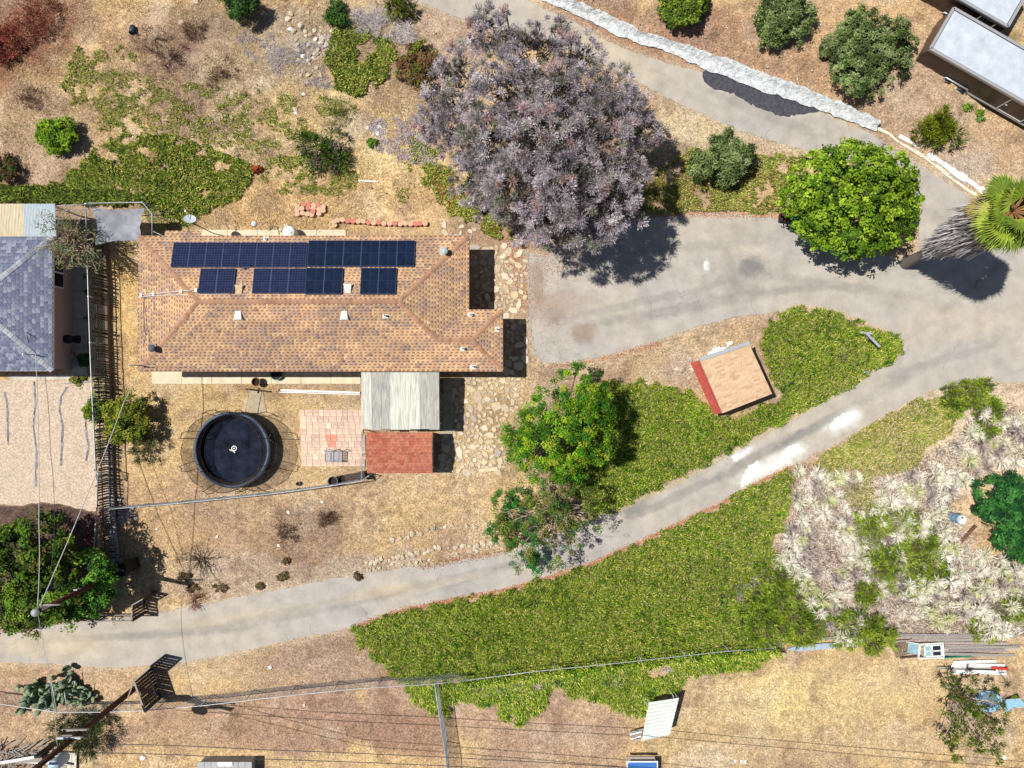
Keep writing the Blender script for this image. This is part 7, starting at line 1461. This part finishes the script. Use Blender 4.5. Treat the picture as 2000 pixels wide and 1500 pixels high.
# ---------------------------------------------------------------- palm
def palm():
    rs = random.Random(23); nr = np.random.RandomState(23); b = P(1768, 515); b.z = 0; top = P(1975, 415, 10.2); mid = P(1800, 505, 1.8)
    t = thing('fan_palm', 'fan palm with long shaggy grey skirt leaning in from the right frame edge', 'palm tree', b); pts = []
    for i in range(15):
        s_ = i / 14; p = b.lerp(top, s_); p.x -= .15 * math.sin(s_ * math.pi); pts.append(p - b)
    m = MB()
    fine = [pts[0].lerp(pts[-1], i / 90) + Vector((-.15 * math.sin(i / 90 * math.pi), 0, 0)) for i in range(91)]; m.tube(fine, [.36 - .1 * min(1, i / 20) + (.02 if i % 2 else 0) for i in range(91)], 12); m.build('trunk', M('palm_bark', A(128, 118, 112), .95, .35, 14, .4, stretch=(1, 1, 3)), t)
    axis_ = (pts[-1] - pts[0]).normalized(); V = []; C_ = []
    cols = [A(*c) for c in ((224, 220, 224), (196, 192, 200), (160, 156, 164), (232, 228, 230), (120, 114, 118), (180, 172, 170))]
    for k in range(3600):
        s_ = rs.uniform(.36, .97); p = pts[0].lerp(pts[-1], s_); rad = (.30 + 1.05 * min(1, (s_ - .33) * 2.4)) * rs.uniform(.45, 1.0); a = rs.uniform(0, 6.28)
        u = Vector((math.cos(a), math.sin(a), 0)); p = p + u * rad; d = (Vector((0, 0, -1)) + u * rs.uniform(-.05, .22) + Vector((rs.gauss(0, .1), rs.gauss(0, .1), 0))).normalized(); L_ = rs.uniform(.5, 1.3); w_ = rs.uniform(.02, .05); sd2 = Vector((-u.y, u.x, 0)) * w_
        V.append([p - sd2, p + sd2, p + d * L_ + sd2 * .3, p + d * L_ - sd2 * .3]); c = rs.choice(cols); q = rs.uniform(.7, 1.15) * (1.0 if s_ < .85 else .8); C_.append([v * q for v in c])
    bulk('dead_frond_skirt', np.array([[tuple(v) for v in q] for q in V]), DRY, np.array(C_), t)
    gr = [A(*c, k=.85) for c in ((124, 148, 52), (150, 168, 64), (162, 174, 76), (108, 132, 50), (176, 176, 90))]
    for k in range(44):
        el = rs.choice((.9, .6, .35, .05, -.3, -.65)) + rs.uniform(-.15, .15); a = k * 2.4 + rs.uniform(-.2, .2); d = Vector((math.cos(a) * math.cos(el), math.sin(a) * math.cos(el), math.sin(el))); st = rs.uniform(.75, 1.15); o = pts[-1] + Vector((0, 0, .1)); hub = o + d * st
        fr = MB(); fr.tube([o, hub], [.035, .02], 5); stem = fr.build('frond_stem', M('frond_stem', A(170, 130, 80), .7) if 'frond_stem' not in bpy.data.materials else bpy.data.materials['frond_stem'], t)
        s2 = d.cross(Vector((0, 0, 1))).normalized(); up = s2.cross(d).normalized(); V = []; C_ = []; n = 34; base = rs.choice(gr if el > -.5 else [A(176, 160, 90), A(150, 140, 90), A(120, 136, 56)]); R_ = rs.uniform(.85, 1.15)
        for i in range(n):
            ph = (i / (n - 1) - .5) * 4.4; dd = d * math.cos(ph) + s2 * math.sin(ph); L_ = R_ * (1 - .16 * abs(ph / 2.2)) * rs.uniform(.9, 1.1); w_ = .055; pr_ = up * (.02 * (1 if i % 2 else -1)); n2 = (s2 * math.cos(ph) - d * math.sin(ph)) * w_
            m1 = hub + dd * L_ * .6 + n2 * .9 + pr_ + up * .05; m2 = hub + dd * L_ * .6 - n2 * .9 - pr_ + up * .05; tip = hub + dd * L_ + Vector((0, 0, -.16 * L_ * rs.uniform(.5, 1.5)))
            V.append([hub, m1, tip, m2]); q = rs.uniform(.8, 1.2); tp = base; C_.append([min(.8, v * q) for v in tp])
        bulk('frond', np.array([[tuple(v) for v in q] for q in V]), FOL, np.array(C_), t)
palm()
# ---------------------------------------------------------------- dry agaves on the right bank
def agaves():
    rs = np.random.RandomState(51); meshes = []; fams = [[(236, 226, 210), (214, 204, 188), (244, 238, 226)], [(222, 218, 192), (200, 204, 172), (230, 222, 206)], [(176, 164, 158), (200, 188, 178), (136, 124, 120)], [(180, 188, 130), (200, 202, 150), (220, 214, 180)]]
    for k in range(16):
        n = 90; pal = np.array([A(*c, k=1.0) for c in fams[(0, 0, 1, 2, 0, 1, 3, 2)[k % 8]]]); V = []; C_ = []
        for i in range(n):
            a = rs.vonmises(k, .5); el = rs.uniform(.0, 1.3); L_ = rs.uniform(.2, .62); w_ = rs.uniform(.010, .019); d = np.array([math.cos(a) * math.cos(el), math.sin(a) * math.cos(el), math.sin(el)]); s_ = np.array([-math.sin(a), math.cos(a), 0]); b = d * .05
            m_ = b + d * L_ * .55 + np.array([0, 0, .04]); tp = b + d * L_ + np.array([0, 0, -.22 * L_ * math.cos(el)]) + s_ * rs.uniform(-.12, .12); tp[2] = max(tp[2], .01)
            V.append([b - s_ * w_ * .6, b + s_ * w_ * .6, m_ + s_ * w_, m_ - s_ * w_]); V.append([m_ - s_ * w_, m_ + s_ * w_, tp, tp]); c = pal[rs.randint(3)] * rs.uniform(.75, 1.1); C_ += [c, c]
        meshes.append(bulk_mesh('dry_agave', V, DRY, np.array(C_)))
    region = [(1545, 905), (1600, 918), (1650, 925), (1700, 935), (1740, 930), (1800, 900), (1870, 850), (1900, 790), (1960, 790), (2010, 830), (2010, 900), (1930, 905), (1880, 940), (1860, 985), (1900, 1070), (2010, 1120), (2010, 1235), (1930, 1240), (1740, 1238), (1620, 1240), (1580, 1180), (1510, 1110), (1510, 1060), (1545, 1010)]
    pts = []; pr = random.Random(4)
    for _ in range(9000):
        x, y = pr.uniform(1500, 2010), pr.uniform(780, 1245)
        if poly_sd(np.array([x]), np.array([y]), region)[0] < 0: continue
        if poly_sd(np.array([x]), np.array([y]), RIGHTC)[0] > -4 or math.hypot(x - 1862, y - 1012) < 34: continue
        if float(N2(x / S, y / S, 1.5, 3)) < .37: continue
        if all(math.hypot(x - a, y - b) > 12.5 for a, b in pts): pts.append((x, y))
    print('agaves', len(pts))
    for x, y in pts[:300]:
        q = P(x, y); q.z = float(groundz(x, y)) + pr.uniform(.0, .25) + max(0, float(N2(x / S, y / S, 1.5, 3)) - .4) * 3.0; k_ = pr.choice((0, 0, 0, 1, 2, 4, 4, 5, 3, 6, 7, 8, 9, 10, 12, 13, 14, 15)); o = link('dry_agave', meshes[k_], None, q, (pr.uniform(-.15, .15), pr.uniform(-.15, .15), pr.uniform(0, 6.28))); s_ = pr.uniform(.65, 1.35); o.scale = (s_, s_, s_)
        tag(o, 'pale dried spiky rosette plant on the bank right of the lower road', 'agave', 'dry agave rosettes on the right bank')
    # fallen grey stalks and loose dead leaves
    cover('dead_leaves', 'bleached dead leaf litter and stalks between the dry agaves', region, 230, .42, .024, 1.1, [(236, 226, 210), (206, 192, 174), (160, 142, 134), (112, 98, 94), (222, 208, 190), (84, 72, 68)], 19, .12, 6, mat=DRY, spread=2.0)
    cover('dead_stems', 'grey-violet dead stems inside the green shrubs of the right bank', [(1660, 1010), (1760, 990), (1860, 1060), (1850, 1150), (1740, 1150), (1690, 1120)], 160, .5, .025, 1.0, [(120, 110, 108), (96, 88, 88), (160, 148, 142)], 20, .5, 8, mat=DRY)
    cover('dead_stems', 'grey dead branches in the shrubs above the fence end', [(1430, 1140), (1520, 1120), (1600, 1200), (1560, 1250), (1470, 1240)], 130, .5, .025, 1.0, [(150, 136, 146), (110, 100, 104), (176, 164, 160)], 21, .5, 10, mat=DRY)
agaves()
print('triangles', sum(sum(len(p.vertices) - 2 for p in o.data.polygons) if len(o.data.polygons) < 2000 else len(o.data.polygons) * 2 for o in bpy.data.objects if o.type == 'MESH'))
